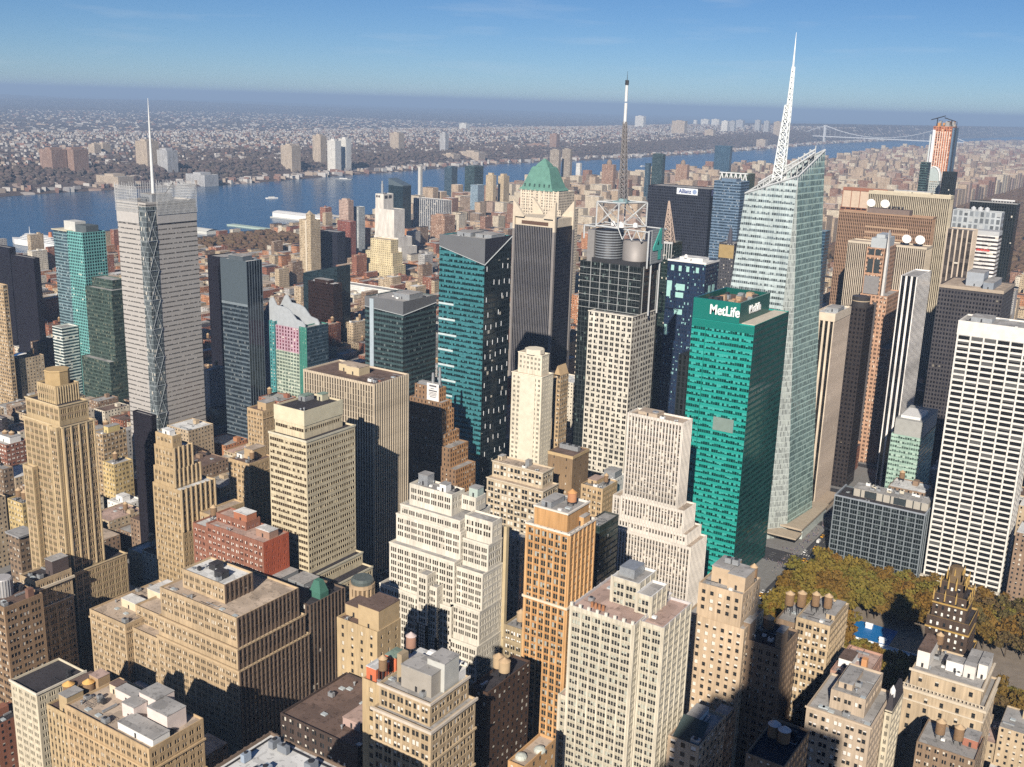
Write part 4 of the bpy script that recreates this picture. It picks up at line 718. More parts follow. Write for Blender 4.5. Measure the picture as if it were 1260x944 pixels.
def cornice(key, i=0, dz=0., out=.8, h=1.2, m=None, back=False):
    """a projecting stone band round the south and east sides"""
    t = ROWD[key][6][i]; b = B[key]; x0, x1, y0, y1, z = t[0], t[1], t[2], t[3], t[5]+dz; q = Q()
    q.box(x0-out, x1+out, y0-out, y0-.003, z-h, z, 0, True); q.box(x1+.003, x1+out, y0-.003, y1+out, z-h, z, 0, True)
    b.put('cornice', q, [m or cmat(tuple(min(.8, c*1.15) for c in ST[t[6] or ROWD[key][1]]['wall']))])
# ------------------------------------------------------------ roofs of the near buildings
for a, h, m, rf in (((.50, .70, .62, .96), 8, PINKW, 'grey'), ((.70, .93, .45, .80), 7.5, PINKW, 'grey'), ((.46, .60, .36, .60), 6, PINKW, 'grey'), ((.20, .46, .62, .82), 4, PINKW, 'grey'), ((.58, .985, .10, .40), 3.2, WHITEP, 'grey'), ((.10, .2, .66, .84), 4, CREAMM, 'brown')):
    bh('f2', *a, h, m=m, roof=rf)
cl('f2', 13, 3, a=(.02, .5, .02, .5)); cl('f2', 8, 4, a=(.6, .98, .4, .6))
for dz in (-9, -22, -38): cornice('f2', 0, dz, .5, .8)
cornice('f3', 3, 0, .4, .7); cornice('f3', 2, 0, .4, .7); cornice('f3w', 0, -4, .5, .9)
bh('f3', .30, .45, .5, .8, 3, m=DARKM, roof='black'); bh('f3', .60, .78, .25, .5, 3.2, m=DARKM, roof='black'); cl('f3', 8, 9); cl('f3', 10, 5, 1, (.02, .98, .02, .15))
bh('f3w', .55, .95, .55, .85, 8, m=CREAMM, roof='white'); bh('f3w', .3, .7, .3, .45, 4.5, m=CREAMM, roof='white'); bh('f3w', .4, .55, .86, .97, 4, m=CREAMM, roof='black'); M_ = ROWD['f3w'][6][0]; tier(B['f3w'], M_[1]+.05, M_[1]+28, M_[2]+4, M_[3], 0, M_[5]-3, 'tantriple', True, 'tan'); tier(B['f3w'], M_[1]-6, M_[1]+28, M_[2]+11, M_[3]-1, M_[5]-4.2, M_[5]+5, 'tantriple', True, 'tan')
cl('f3w', 12, 2)
cornice('f1', 0, .3, .5, 1.0, cmat((.72, .66, .55))); cl('f1', 3, 4)
bh('f2w', .1, .5, .5, .95, 7, roof='brown'); bh('f2w', .55, .95, .05, .4, 8, roof='grey'); tk('f2w', .35, .35, r=2.4, cap=cmat((.72, .42, .14)), leg=4); tk('f2w', .72, .62, r=2.4, cap=cmat((.72, .42, .14)), leg=4)
bh('f2w', .55, .98, .72, .98, 10, m=cmat((.44, .30, .17)), roof='pink'); cl('f2w', 4, 8)
bh('bc_tan', .0, .42, .35, .95, 5, roof='brown'); bh('bc_tan', .48, .98, .1, .98, 9.5, roof='brown'); cl('bc_tan', 3, 1, a=(0, .5, 0, .4))
bh('bc_wing', .05, .6, .1, .5, 5, m=ORG, roof='white'); bh('bc_wing', .2, .8, .6, .95, 6, m=ORG, roof='green'); cl('bc_wing', 5, 5)
bh('bc_front', .30, .88, .18, .62, 8.5, m=cmat((.36, .33, .29)), roof='grey'); bh('bc_front', .62, .95, .42, .8, 11, m=cmat((.50, .50, .47)), roof='grey'); bh('bc_front', .05, .38, .62, .98, 5, m=ORG, roof='white')
tk('bc_front', .0, .80, r=1.9, leg=7, cap=cmat((.55, .45, .42)), wood=cmat((.30, .17, .12))); tk('bc_wing', .8, .2, r=1.6, leg=5)
q = Q(); X0, X1, Y0, Y1, z = fr('bc_front', .30, .95, .80, .99)
for k in range(7):
    a0, a1 = math.pi*k/7, math.pi*(k+1)/7; ym, rd = (Y0+Y1)/2, (Y1-Y0)/2+1
    q.quads([[(X0, ym-rd*math.cos(a0), z+4+rd*math.sin(a0)), (X1, ym-rd*math.cos(a0), z+4+rd*math.sin(a0)), (X1, ym-rd*math.cos(a1), z+4+rd*math.sin(a1)), (X0, ym-rd*math.cos(a1), z+4+rd*math.sin(a1))]])
q.box(X0, X1, Y0, Y1, z, z+4); B['bc_front'].put('vaulted_shed', q, [WHITEP])
X0, X1, Y0, Y1, z = fr('bc_front', .16, .25, .25, .42); boxpart(B['bc_front'], 'chimney', X0, X1, Y0, Y1, z, z+11, cmat((.38, .30, .20)))
cl('bc_front', 13, 3); cornice('bc_front', 0, 0, .5, .9, cmat((.6, .53, .45))); cornice('bc_front', 1, 0, .7, 1.0, cmat((.6, .53, .45)))
for dz in (-12, -27, -43): cornice('bc_front', 1, dz, .5, .8)
bh('lowdark', .6, .82, .25, .6, 3.2, m=cmat((.46, .33, .29)), roof='pink'); cl('lowdark', 15, 3); cl('lowdark', 7, 6, a=(.4, .9, .6, .9))
tk('br55', .25, .55, r=2.3, wood=cmat((.42, .31, .19))); tk('br55', .7, .50, r=2.3, wood=cmat((.42, .31, .19))); cl('br55', 3, 3)
tk('na55', .45, .2, r=1.9, wood=cmat((.40, .29, .18))); tk('na55', .75, .2, r=1.9, wood=cmat((.40, .29, .18))); bh('na55', .05, .98, .4, .95, 3); cornice('na55', 0, -7, .6, .9)
for i in (0, 1):
    q = Q(); x0, x1, y0, y1, z = roofof('lo55'); q.tube(x0+2+3*i, y0+5+7*i, [(2.1, z), (2.1, z+.6), (1.6, z+1.3), (.3, z+1.8)], 12); B['lo55'].put('skylight', q, [cmat((.5, .52, .46), .4)])
bh('orange', .1, .4, .15, .75, 2.5, m=METAL); tk('orange', .68, .68, r=2.0, h=4, leg=1.5, wood=cmat((.42, .20, .10)), cap=cmat((.58, .30, .12))); cl('orange', 7, 2)
bh('orange', .80, .98, .55, .8, 4, i=1, m=cmat(ST['orangerib']['wall']))
cornice('orange', 1, 0, .5, .8, cmat((.72, .66, .58))); cornice('orange', 0, 0, .4, .7, cmat((.72, .66, .58))); cornice('orange', 1, -33, .7, 1.0, cmat((.74, .62, .48)))
# the cream apartment tower: east wing and stepped penthouse
b = B['white']; x0, x1, y0, y1, z1 = ROWD['white'][6][0][:4]+(ROWD['white'][6][0][5],)
tier(b, x1, x1+8.5, y0+5.5, y1-2, 0, z1-.6, 'whiterib', True, 'pink', capm=CAPM['white'])
tier(b, x0-6, x0-.01, y0+5, y1, 0, z1-40, 'whiterib', True, 'pink')
tier(b, x0+9, x0+20, y0+13, y0+27, z1-2, z1+9, 'whiterib', True, 'grey', capm=WHITEP); tier(b, x0+20, x0+26, y0+11, y0+24, z1-2, z1+6.5, 'whiterib', True, 'grey', capm=WHITEP); boxpart(b, 'cooling_plant', x0+10, x0+16, y0+17, y0+25, z1+8, z1+11.5, METAL)
for k in range(4):
    X0 = x0+6+k*1.5; q = Q(); q.tube(X0, y0+5, [(.6, z1-1), (.5, z1+1)], 8); b.put('planter', q, [cmat((.34, .16, .08))])
clutter(b, x0+1, x0+9, y0+5, y1-3, z1-1, random.Random(4), 3, None); clutter(b, x1-6, x1+7, y0+8, y1-5, z1-1, random.Random(8), 4)
for k in range(8): boxpart(b, 'parapet_post', x0+k*(x1-x0-1)/7, x0+1+k*(x1-x0-1)/7, y0-.25, y0+.5, z1, z1+1.3, cmat((.7, .66, .58)))
cl('stripe', 5, 3); bh('stripe', .15, .5, .2, .9, 2.2, m=cmat((.5, .4, .3)), roof='tan'); q = Q(); X0, X1, Y0, Y1, z = fr('stripe', .35, .5, .3, .6); q.tube((X0+X1)/2, (Y0+Y1)/2, [(2, z), (2, z+3)], 12); B['stripe'].put('cooling_drum', q, [METAL])
cl('stripe', 4, 6, 4); bh('tan880', .15, .55, .3, .95, 7); bh('tan880', .56, .95, .2, .8, 6.5); tk('tan880', .9, .8, r=1.6); cl('tan880', 7, 2)
X0, X1, Y0, Y1, z = fr('tan880', .2, .9, .5, .9)
for fx in (.28, .52): ahu(B['tan880'], X0+fx*(X1-X0), Y0+2, z+7.3, 2.6, 2.6, 2.6)
for fx, fy, rr_ in ((.28, .45, 1.9), (.62, .5, 2.0)): tk('tank', fx, fy, r=rr_, h=6, leg=3)
bh('tank', .45, .6, .6, .85, 3, m=METAL); bh('tank', .7, .95, .3, .9, 2.5, roof='grey'); cl('tank', 10, 4); cornice('tank', 0, -12, .5, .8); cornice('tank', 0, -24, .5, .8)
tk('tankw', .25, .45, r=2.2, h=6, leg=5); tk('tankw', .75, .55, r=2.2, h=7, leg=5); cl('tankw', 3, 6)
bh('pink', .08, .45, .25, .6, 4, m=WHITEP, roof='brown'); X0, X1, Y0, Y1, z = fr('pink', .7, .85, .3, .4); boxpart(B['pink'], 'chimney', X0, X1, Y0, Y1, z, z+6, cmat((.6, .3, .14))); cl('pink', 10, 4)
bh('beige', .1, .5, .2, .8, 2.5); cl('beige', 8, 5); cl('beige', 8, 5, 1, (.02, .98, .02, .2)); cornice('beige', 1, 0, .5, .7)
# mansard
x0, x1, y0, y1, z = roofof('mans'); q = Q(); q.box(x0, x1, y0, y1, z, z+.4)
p = [(x0, y0), (x1, y0), (x1, y1), (x0, y1)]; r = [(x0+.9, y0+2.2), (x1-.9, y0+2.2), (x1-.9, y1-2.2), (x0+.9, y1-2.2)]
for i in range(4):
    j = (i+1) % 4; q.quads([[p[i]+(z+.4,), p[j]+(z+.4,), r[j]+(z+8,), r[i]+(z+8,)]])
q.poly([t+(z+8,) for t in r]); B['mans'].put('mansard_roof', q, [cmat((.05, .045, .05))])
q = Q(); q.tube((x0+x1)/2, y0+3, [(1.1, z+6), (1.1, z+9), (.1, z+11)], 8); B['mans'].put('finial', q, [WHITEP])
# club building: arches, terrace balustrade, roof boxes
b = B['eng']; x0, x1, y0, y1, z0, z1 = ROWD['eng'][6][1][:6]
for fx in (.34, .54, .74):
    xc = x0+fx*(x1-x0); zb = z1-14
    q = Q(); q.box(xc-1.9, xc+1.9, y0-.25, y0-.003, zb-6.5, zb+.2)
    P = [(xc+1.9*math.cos(a), zb+1.9*math.sin(a)) for a in [math.pi*k/10 for k in range(11)]]
    q.poly([(x, y0-.25, zz) for x, zz in reversed(P)]); o = b.put('arched_window', q, [STONE])
    q = Q(); q.poly([(xc-1.4, y0-.28, zb-6), (xc+1.4, y0-.28, zb-6)]+[(xc+1.4*math.cos(a), y0-.28, zb+1.4*math.sin(a)) for a in [math.pi*k/10 for k in range(11)]]); b.put('pane', q, [GLASSD], False, o)
    for k in range(4): boxpart(b, 'balcony', xc-2.2, xc+2.2, y0-.9, y0-.003, zb-8-k*6, zb-7.5-k*6, STONE, True)
cornice('eng', 1, .2, 1.1, 1.2, STONE); cornice('eng', 0, .2, .9, 1.0, STONE); cornice('eng', 1, -5.5, .6, .7, STONE)
q = Q()
for k in range(22): q.box(x0+.4+k*(x1-x0-1)/21, x0+.8+k*(x1-x0-1)/21, y0+.1, y0+.5, z1, z1+1.2)
q.box(x0, x1, y0+.05, y0+.55, z1+1.2, z1+1.45, 0, True); b.put('balustrade', q, [STONE])
for fx in (.3, .62): tk('bt1', fx, .5, r=2.0, h=5.5, leg=2)
cl('bt1', 5, 3); bh('bt1', .7, .95, .5, .9, 3.5, m=cmat((.36, .15, .1)))
bh('eng', .02, .2, .2, .9, 8, m=cmat((.74, .70, .64)), roof='brown'); bh('eng', .42, .68, .35, .6, 5, m=WHITEP); bh('eng', .68, .84, .3, .95, 6, m=cmat((.66, .62, .58))); bh('eng', .86, .99, .4, .9, 7, m=cmat((.74, .70, .64)))
cl('eng', 15, 3); tk('eng', .22, .8, r=1.7, leg=6)
for fx in (.02, .82):
    X0, X1, Y0, Y1, z = fr('dk1', fx, fx+.16, .0, .35); bulkhead(B['dk1'], X0, X1, Y0+.5, Y1, z, 8, 'brownpunch')
tk('dk1', .4, .6); cl('dk1', 12, 3); tk('dk3', .35, .5, r=2.1, cap=cmat((.6, .55, .55))); tk('dk3', .65, .45, r=2.1, cap=cmat((.6, .55, .55))); cl('dk3', 4, 3); cl('dk4', 4, 3); bh('dk4', .1, .9, .6, .9, 3)
bh('dk2', .1, .5, .5, .9, 3, m=WHITEP); cl('dk2', 3, 2); X0, X1, Y0, Y1, z = fr('dk2', .1, .95, .02, .4)
q = Q(); q.quads([[(X0, Y0, z), (X1, Y0, z), (X1, Y1, z+5), (X0, Y1, z+5)]]); B['dk2'].put('studio_glazing', q, [cmat((.05, .07, .07), .15)])
for key, lab, bx, sn, rf in (('cop', 'dark ribbed building with a green copper hut on its roof, behind the broad stepped building', (-429, -373.6, 342.5, 368, 0, 64), 'darkpiers', 'black'), ('wr', 'building under a pale rounded roof crowded with machinery, lowest at the picture edge', (-248.3, -210.3, 163.6, 197.6, 0, 118), 'darkpiers', 'white')):
    BOX.append(bx); b = B[key] = Bld(key, lab, 'office building', 'office_building', (bx[0]+bx[1])/2, (bx[2]+bx[3])/2); tier(b, *bx, sn, False, rf); ROWD[key] = (key, sn, '', '', 0, None, [bx+(None,)])
x0, x1, y0, y1, z = roofof('cop'); q = Q()
p = [(x1-9, y0+9), (x1-1.5, y0+9), (x1-1.5, y0+15), (x1-9, y0+15)]; r = [(x1-7, y0+10.5), (x1-3.5, y0+10.5), (x1-3.5, y0+13.5), (x1-7, y0+13.5)]
for i in range(4): j = (i+1) % 4; q.quads([[p[i]+(z,), p[j]+(z,), p[j]+(z+3,), p[i]+(z+3,)], [p[i]+(z+3,), p[j]+(z+3,), r[j]+(z+9,), r[i]+(z+9,)]])
q.poly([t+(z+9,) for t in r]); B['cop'].put('copper_hut', q, [cmat((.06, .17, .13))]); bh('cop', .2, .45, .4, .9, 3, m=METAL); bh('cop', .5, .7, .5, .95, 2.5, m=METAL); cl('cop', 6, 3)
for k in range(16): rr = random.Random(k+50); X0, X1, Y0, Y1, z = fr('wr', .08, .92, .1, .92); ahu(B['wr'], rr.uniform(X0, X1), rr.uniform(Y0, Y1), z, rr.uniform(1.5, 4), rr.uniform(1.5, 4), rr.uniform(1.2, 3), rr.choice((METAL, cmat((.30, .36, .44)), cmat((.2, .22, .25)))))
q = Q(); x0, x1, y0, y1, z = roofof('wr'); q.box(x0+1.6, x1-1.6, y1-2.2, y1-1.7, z, z+.35); q.box(x0+1.6, x0+2.1, y0+1, y1-2.2, z, z+.35); B['wr'].put('roof_gutter', q, [DARKM])
# left edge
x0, x1, y0, y1, z = roofof('l1'); q = Q(); q.tube(x0+5, y0+9, [(4.6, z), (4.6, z+8.5), (4.2, z+9)], 24); o = B['l1'].put('round_tank', q, [cmat((.55, .53, .52), .5, .3)]); 
q = Q()
for k in range(24): a = k*PI2/6; q.bar((x0+5+4.65*math.cos(a), y0+9+4.65*math.sin(a), z), (x0+5+4.65*math.cos(a), y0+9+4.65*math.sin(a), z+8.6), .12)
B['l1'].put('tank_ribs', q, [METAL], False, o); cl('l1', 10, 3); X0 = ROWD['l1'][6][0][1]; Y0 = ROWD['l1'][6][0][2]; Z = ROWD['l1'][6][0][5]
boxpart(B['l1'], 'chimney', X0-3.2, X0-.6, Y0+13, Y0+16, Z-1, Z+4, cmat((.20, .11, .08)))
bh('l2', .5, .95, .5, .95, 8, m=cmat((.10, .075, .07)), roof='grey'); cornice('l2', 0, -4, 1.0, 1.2, STONE); cornice('l2', 0, -15, .5, .7, STONE); cl('l2', 7, 2)
# octagonal crown of the art deco tower
b = B['nav']; x0, x1, y0, y1, z = roofof('nav'); xc, yc = (x0+x1)/2, (y0+y1)/2; q = Q(); q.tube(xc, yc, [(6.2, z), (6.2, z+7), (6.5, z+7.4), (6.2, z+8)], 8, ph=PI2/4); b.put('crown_lantern', q, [cmat((.46, .33, .17))]); 
q = Q()
for i in range(9):
    for (X, Y, dx, dy) in ((x0+1+i*(x1-x0-2)/8, y0-.35, .45, .35), (x1+.003, y0+1+i*(y1-y0-2)/8, .35, .45)): q.box(X, X+dx, Y, Y+dy-.003, z-8.5, z+.5)
b.puteach('crown_pier', q, [cmat((.56, .44, .27))])
for i in (1, 2, 3): cornice('nav', i, .15, .35, .7, cmat((.58, .46, .29)))
x0, x1, y0, y1, z0, z1 = ROWD['nav'][6][2][:6]; q = Q()
for v_ in bays(y1-y0, 'tannav'): q.box(x1+.003, x1+.45, y0+v_-.35, y0+v_+.35, z0, z1)
b.puteach('pier', q, [cmat((.54, .42, .26))])
tier(b, x0+1, x0+9.6, y0-3.5, y0-.4, 0, z1-26, 'tannav', True, 'tan'); tier(b, x1-7.6, x1-.9, y0-2.6, y0-.4, 0, z1+0, 'tannav', True, 'tan')
for k_, n_ in (('l3', 3), ('l4', 2), ('l6', 3), ('lt1', 3), ('lt2', 3), ('lt3', 4), ('tan35b', 2), ('lowc', 5), ('mech', 2), ('red36w', 3), ('dkgl', 2), ('bushtan', 0), ('lowb', 5), ('grl', 4), ('brn', 5), ('aoa1133', 4)): cl(k_, n_, 5)
tk('l6', .5, .5); tk('l6', .7, .6); bh('l6', .3, .9, .3, .8, 5, m=WHITEP); tk('lt1', .3, .5); bh('lt1', .5, .9, .3, .8, 5, m=cmat((.6, .48, .22))); bh('lt3', .2, .6, .3, .7, 4, m=WHITEP, roof='white')
tk('l3', .4, .5, r=2); tk('l3', .8, .5, r=2); tk('l4', .5, .5, r=2); tk('red36w', .2, .7, r=1.8); tk('lt2', .5, .4, r=1.8)
bh('l5', -.1, 1.1, -.08, 1.08, .8, m=cmat((.3, .3, .31)), door=False)
bh('tan34', .3, .75, .2, .8, 3, m=WHITEP, roof='white'); cl('tan34', 2, 3)
b = B['tan34']
for i in (1, 2, 3):
    x0, x1, y0, y1, z0, z1 = ROWD['tan34'][6][i][:6]; q = Q()
    for v_ in bays(y1-y0, 'tandeco'): q.box(x1+.003, x1+.6, y0+v_-.35, y0+v_+.35, max(z0, z1-25), z1+.8)
    b.puteach('pier', q, [cmat((.52, .40, .25))])
X1 = ROWD['tan34'][6][3][1]; Y0 = ROWD['tan34'][6][3][2]; Z = ROWD['tan34'][6][3][5]
tier(b, X1+.7, X1+9, Y0+12, Y0+38, 0, Z-16, 'tandeco', True, 'tan'); tier(b, X1+9.1, X1+17, Y0+22, Y0+42, 0, Z-28, 'tandeco', True, 'tan')
bh('red36', .55, .98, .1, .8, 4.5, m=cmat((.40, .16, .09)), roof='white'); bh('red36', .72, .95, .35, .7, 4, i=1, m=cmat((.36, .22, .16)), roof='white'); cl('red36', 3, 5, 1, (.0, .6, .0, .2))
bh('tan35', .3, .7, .4, .95, 7, roof='tan'); bh('tan35', .05, .3, .3, .7, 3, m=WHITEP); cl('tan35', 6, 6); tk('tan35', .8, .3, r=1.7)
for dz in (-8, -18, -28): cornice('tan35', 0, dz, .4, .6)
bh('tan35b', .4, .95, .3, .9, 6); cornice('tan35b', 0, -6, .4, .6)
bh('bway07', .08, .3, .55, .8, 2.8, m=METAL, roof='green'); bh('bway07', .42, .6, .78, .95, 3.6, m=cmat((.5, .47, .34)), roof='green'); cl('bway07', 3, 3)
t = ROWD['bway07'][6][0]; q = Q(); z1 = t[5]
q.box(t[0]-.25, t[1]+.25, t[2]-.25, t[2]-.003, z1-8, z1+.3, 0, True); q.box(t[1]+.003, t[1]+.25, t[2]-.003, t[3]+.25, z1-8, z1+.3, 0, True); B['bway07'].put('fascia', q, [cmat((.64, .58, .42))])
for i in (1, 2, 3): cornice('bway07', i, .2, .3, 1.1, cmat((.60, .56, .44)))
b = B['turret']; x0, x1, y0, y1, z0, z1, _ = ROWD['turret'][6][0]; xc, yc, r = (x0+x1)/2, (y0+y1)/2, 6.0
q = Q(); q.tube(xc, yc, [(r, 0), (r, z1-6)], 8, ph=PI2/4); b.put('shaft', q, [cmat(TAN)])
q = Q()
for k in range(16): a = k*PI2/4; q.box(xc+r*.9*math.cos(a)-.5, xc+r*.9*math.cos(a)+.5, yc+r*.9*math.sin(a)-.5, yc+r*.9*math.sin(a)+.5, z1-22, z1-1)
q.tube(xc, yc, [(r*.98, z1-2), (r*1.02, z1-1.8), (r*1.0, z1)], 16); b.put('arcade', q, [cmat((.44, .32, .20))])
q = Q(); q.tube(xc, yc, [(r*.82, z1-21), (r*.82, z1)], 12); b.put('drum', q, [cmat((.25, .17, .10))])
q = Q(); q.tube(xc, yc, [(r*.9, z1), (r*.9, z1+1.5), (r*.75, z1+2.6)], 16); b.put('glass_cap', q, [cmat((.10, .12, .115), .3)])
bh('bway11', .28, .42, .45, .7, 4.5, m=cmat((.56, .46, .30)), roof='tan'); bh('bway11', .44, .62, .35, .65, 5, m=cmat((.56, .46, .30)), roof='tan'); cl('bway11', 10, 3, 0, (.7, .98, .1, .9))
# slab with the poster
b = B['brick']; x0, x1, y0, y1, z0, z1, _ = ROWD['brick'][6][0]
bh('brick', .1, .9, .2, .8, 2.5, m=METAL); cl('brick', 3, 3); xs = x0+.50*(x1-x0); o = boxpart(b, 'poster', xs, xs+10.5, y0-.25, y0-.05, z1-10.5, z1+2.5, WHITEP, True)
q = Q()
for zz, a0, a1, hh in ((.9, .2, .8, 1.2), (3.2, .3, .62, .5), (4.6, .15, .85, .9), (6.2, .18, .8, .4), (7.2, .2, .84, .4), (8.2, .15, .8, .4), (9.3, .25, .75, .5)): q.box(xs+10.5*a0, xs+10.5*a1, y0-.29, y0-.253, z1+2.2-zz-hh, z1+2.2-zz)
b.put('poster_print', q, [cmat((.12, .12, .14))], False, o)
for dx, h_ in ((-4, 9), (2, 14)): q = Q(); q.tube(x1+dx-5, y0+4, [(1.2, z1-1), (.9, z1+h_)], 8); b.put('flue', q, [METAL])
# slender cream tower: octagonal crown, blank central wall
b = B['bush']; x0, x1, y0, y1, z0, z1, _ = ROWD['bush'][6][1]; q = Q(); q.box(x0+8.2, x1-5.6, y0-.5, y0-.003, 0, z1-1.5); b.put('blank_wall', q, [cmat((.70, .64, .52))])
x0, x1, y0, y1, z = roofof('bush'); q = Q(); q.tube(x0+11, y0+5.2, [(7.5, z+.5), (7.5, z+4), (6.8, z+4.2)], 8, ph=PI2/4); b.put('crown_drum', q, [cmat((.72, .66, .54))]); cornice('bush', 0, .1, .3, .8); cornice('bush', 1, .1, .3, .8)
q = Q(); x0, x1, y0, y1, z = roofof('bushtan'); q.poly([(x0, y0, z), (x1, y0, z), ((x0+x1)/2, y0, z+8)]); q.poly([(x1, y1, z), (x0, y1, z), ((x0+x1)/2, y1, z+8)]); q.quads([[(x1, y0, z), (x1, y1, z), ((x0+x1)/2, y1, z+8), ((x0+x1)/2, y0, z+8)], [(x0, y1, z), (x0, y0, z), ((x0+x1)/2, y0, z+8), ((x0+x1)/2, y1, z+8)]]); B['bushtan'].put('gable', q, [cmat(TAN)])
bh('lowb', .55, .62, .5, .8, 4, m=METAL); bh('lowb', .02, .1, .4, .8, 3); cornice('lowb', 1, .2, .5, .8, STONE); cornice('lowb', 0, .2, .5, .8, STONE); cornice('lowb', 1, -9, .6, .9, STONE)
for fx in (.1, .35, .6): X0, X1, Y0, Y1, z = fr('brblk', fx, fx+.2, .5, .8); ahu(B['brblk'], (X0+X1)/2, (Y0+Y1)/2, z, 5, 4, 3.5)
cornice('brblk', 0, .1, .25, 2.2, cmat((.52, .38, .21))); tk('lowc', .8, .5, r=1.5); bh('lowc', .1, .5, .3, .8, 3, roof='pink')
bh('mech', .2, .9, .1, .8, 5, m=METAL, door=False)
bh('w14', .10, .32, .35, .85, 5.5, m=METAL); cl('w14', 10, 3); bh('w14', .65, .8, .2, .6, 4, m=WHITEP); bh('w14', .3, .9, .3, .9, 4.5, i=5, m=cmat((.42, .5, .46)))
for i in (1, 2, 3, 4, 7, 8, 9, 10): cornice('w14', i, .1, .15, .9, cmat((.68, .635, .55)))
x0, x1, y0, y1, z0, z1, _ = ROWD['w14'][6][4]
for k, (dx, zt, dy) in enumerate(((.62, 84, 5), (.62, 57, 5), (.72, 78, 3), (.72, 51, 3))):
    X = x0+dx*(x1-x0); tier(B['w14'], X, X+(6.2 if k < 2 else 6.0), y0-dy+(0 if k < 2 else .1), y0+6, 0, zt, 'whitestep', True, 'grey')
q = Q(); q.box(-295.6, -293.9, 397, 399.2, 0, 108); B['w14'].put('flue', q, [cmat((.52, .42, .26))])
for k in range(3):
    q = Q(); x0, x1, y0, y1, z = roofof('arch'); q.tube(x0+2+k*3.6, y0+.8, [(.8, z), (1.1, z+1.5), (.5, z+2.3), (.7, z+3.2), (.1, z+4)], 8); B['arch'].put('urn', q, [cmat((.4, .35, .28))])
cl('bc_tan', 2, 8)
# ------------------------------------------------------------ midtown towers
WH = cmat((.66, .67, .67), .5); GRW = cmat((.50, .52, .53), .5)
def lattice(q, a, b, n, r, w0, w1, axis=(1, 0, 0)):
    """a tapering four-sided mast of struts from a to b"""
    a, b = Vector(a), Vector(b); L = []
    for i in range(n+1):
        t = i/n; c = a.lerp(b, t); h = (w0+(w1-w0)*t)/2
        L.append([c+Vector((sx*h, sy*h, 0)) for sx, sy in ((-1, -1), (1, -1), (1, 1), (-1, 1))])
    for i in range(n):
        for k in range(4):
            j = (k+1) % 4
            q.bar(L[i][k], L[i+1][k], r); q.bar(L[i][k], L[i+1][j], r*.7); q.bar(L[i][j], L[i+1][k], r*.7); q.bar(L[i+1][k], L[i+1][j], r*.7)
# rod screened tower
b = B['nyt']; x0, x1, y0, y1, z0, z1, _ = ROWD['nyt'][6][0]; SCR = cmat((.46, .47, .48), .6); BRC = cmat((.30, .33, .35), .5)
q = Q(); e = 9.5; g = 8.5
for (A0, A1, B0, B1) in ((x1-g, x1+.6, y0-.6, y0+e),):
    pass
# dark notches at the corners
for X0, X1, Y0, Y1 in ((x1-g, x1+.35, y0-.35, y0+e),):
    q = Q(); wall_flat(q, (X0, Y0, 0), (1, 0, 0), (0, -1, 0), X1-X0, 0, z1-3, 'nytglass'); wall_flat(q, (X1, Y0, 0), (0, 1, 0), (1, 0, 0), Y1-Y0, 0, z1-3, 'nytglass'); b.put('corner_glazing', q, [fmat('nytglass')])
    q = Q()
    for k in range(9):
        za = k*24.; zb = za+24
        q.bar((X0+.5, Y0-.35, za), (X1-.4, Y0-.35, zb), .14); q.bar((X0+.5, Y0-.35, zb), (X1-.4, Y0-.35, za), .14); q.bar((X0, Y0-.3, zb), (X1, Y0-.3, zb), .2)
        q.bar((X1+.35, Y0+.4, za), (X1+.35, Y1-.5, zb), .14); q.bar((X1+.35, Y0+.4, zb), (X1+.35, Y1-.5, za), .14); q.bar((X1+.35, Y0, zb), (X1+.35, Y1, zb), .2)
    b.put('cross_bracing', q, [BRC])
def rods(xa, ya, xb, yb, zt, nn, zb):
    q = Q()
    for k in range(nn+1):
        t = k/nn; x, y = xa+(xb-xa)*t, ya+(yb-ya)*t; q.bar((x, y, zb), (x, y, zt-(k % 3)*.8), .13)
    for zz in np.arange(zb, zt-1, 2.2): q.bar((xa, ya, zz), (xb, yb, zz), .12)
    b.put('rod_screen', q, [SCR])
rods(x0, y0-1, x1-g-.5, y0-1, z1+13, 26, z1-8); rods(x1+1, y0+e+.5, x1+1, y1, z1+15, 34, z1-10); rods(x0-1, y0, x0-1, y1, z1+14, 22, z1-2); rods(x0, y1+1, x1, y1+1, z1+14, 26, z1-2)
for zz, hh in ((z1-6, 11), (z1-15, 7)):
    q = Q(); q.box(x0+.2, x1-g-.2, y0-.7, y0-.45, zz-hh, zz, 0, True); q.box(x1+.45, x1+.7, y0+e+.2, y1-.2, zz-hh, zz, 0, True)
    if zz > z1-10: b.put('blank_band', q, [cmat((.47, .45, .43))])
q = Q(); q.tube(-757, 562, [(1.5, z1-1), (1.2, z1+30), (.7, z1+60), (.18, 302.6)], 10); b.put('mast', q, [WH]); bh('nyt', .3, .7, .3, .7, 6, m=METAL); q = Q(); q.bar((x1-8, y0+20, z1), (x1-3, y0+30, z1+14), .4); b.put('crane_arm', q, [DARKM])
b = B['et11']; x0, x1, y0, y1, z0, z1, _ = ROWD['et11'][6][0]; q = Q(); q.box(x0, x1+.3, y0-.3, y0-.003, z1-37, z1+.2, 0, True); b.put('screen_panel', q, [cmat((.105, .135, .16), .35, .2, .08)]); boxpart(b, 'screen_band', x0, x1+.3, y0-.4, y0-.31, z1-39.5, z1-37.2, cmat((.2, .24, .27), .4), True)
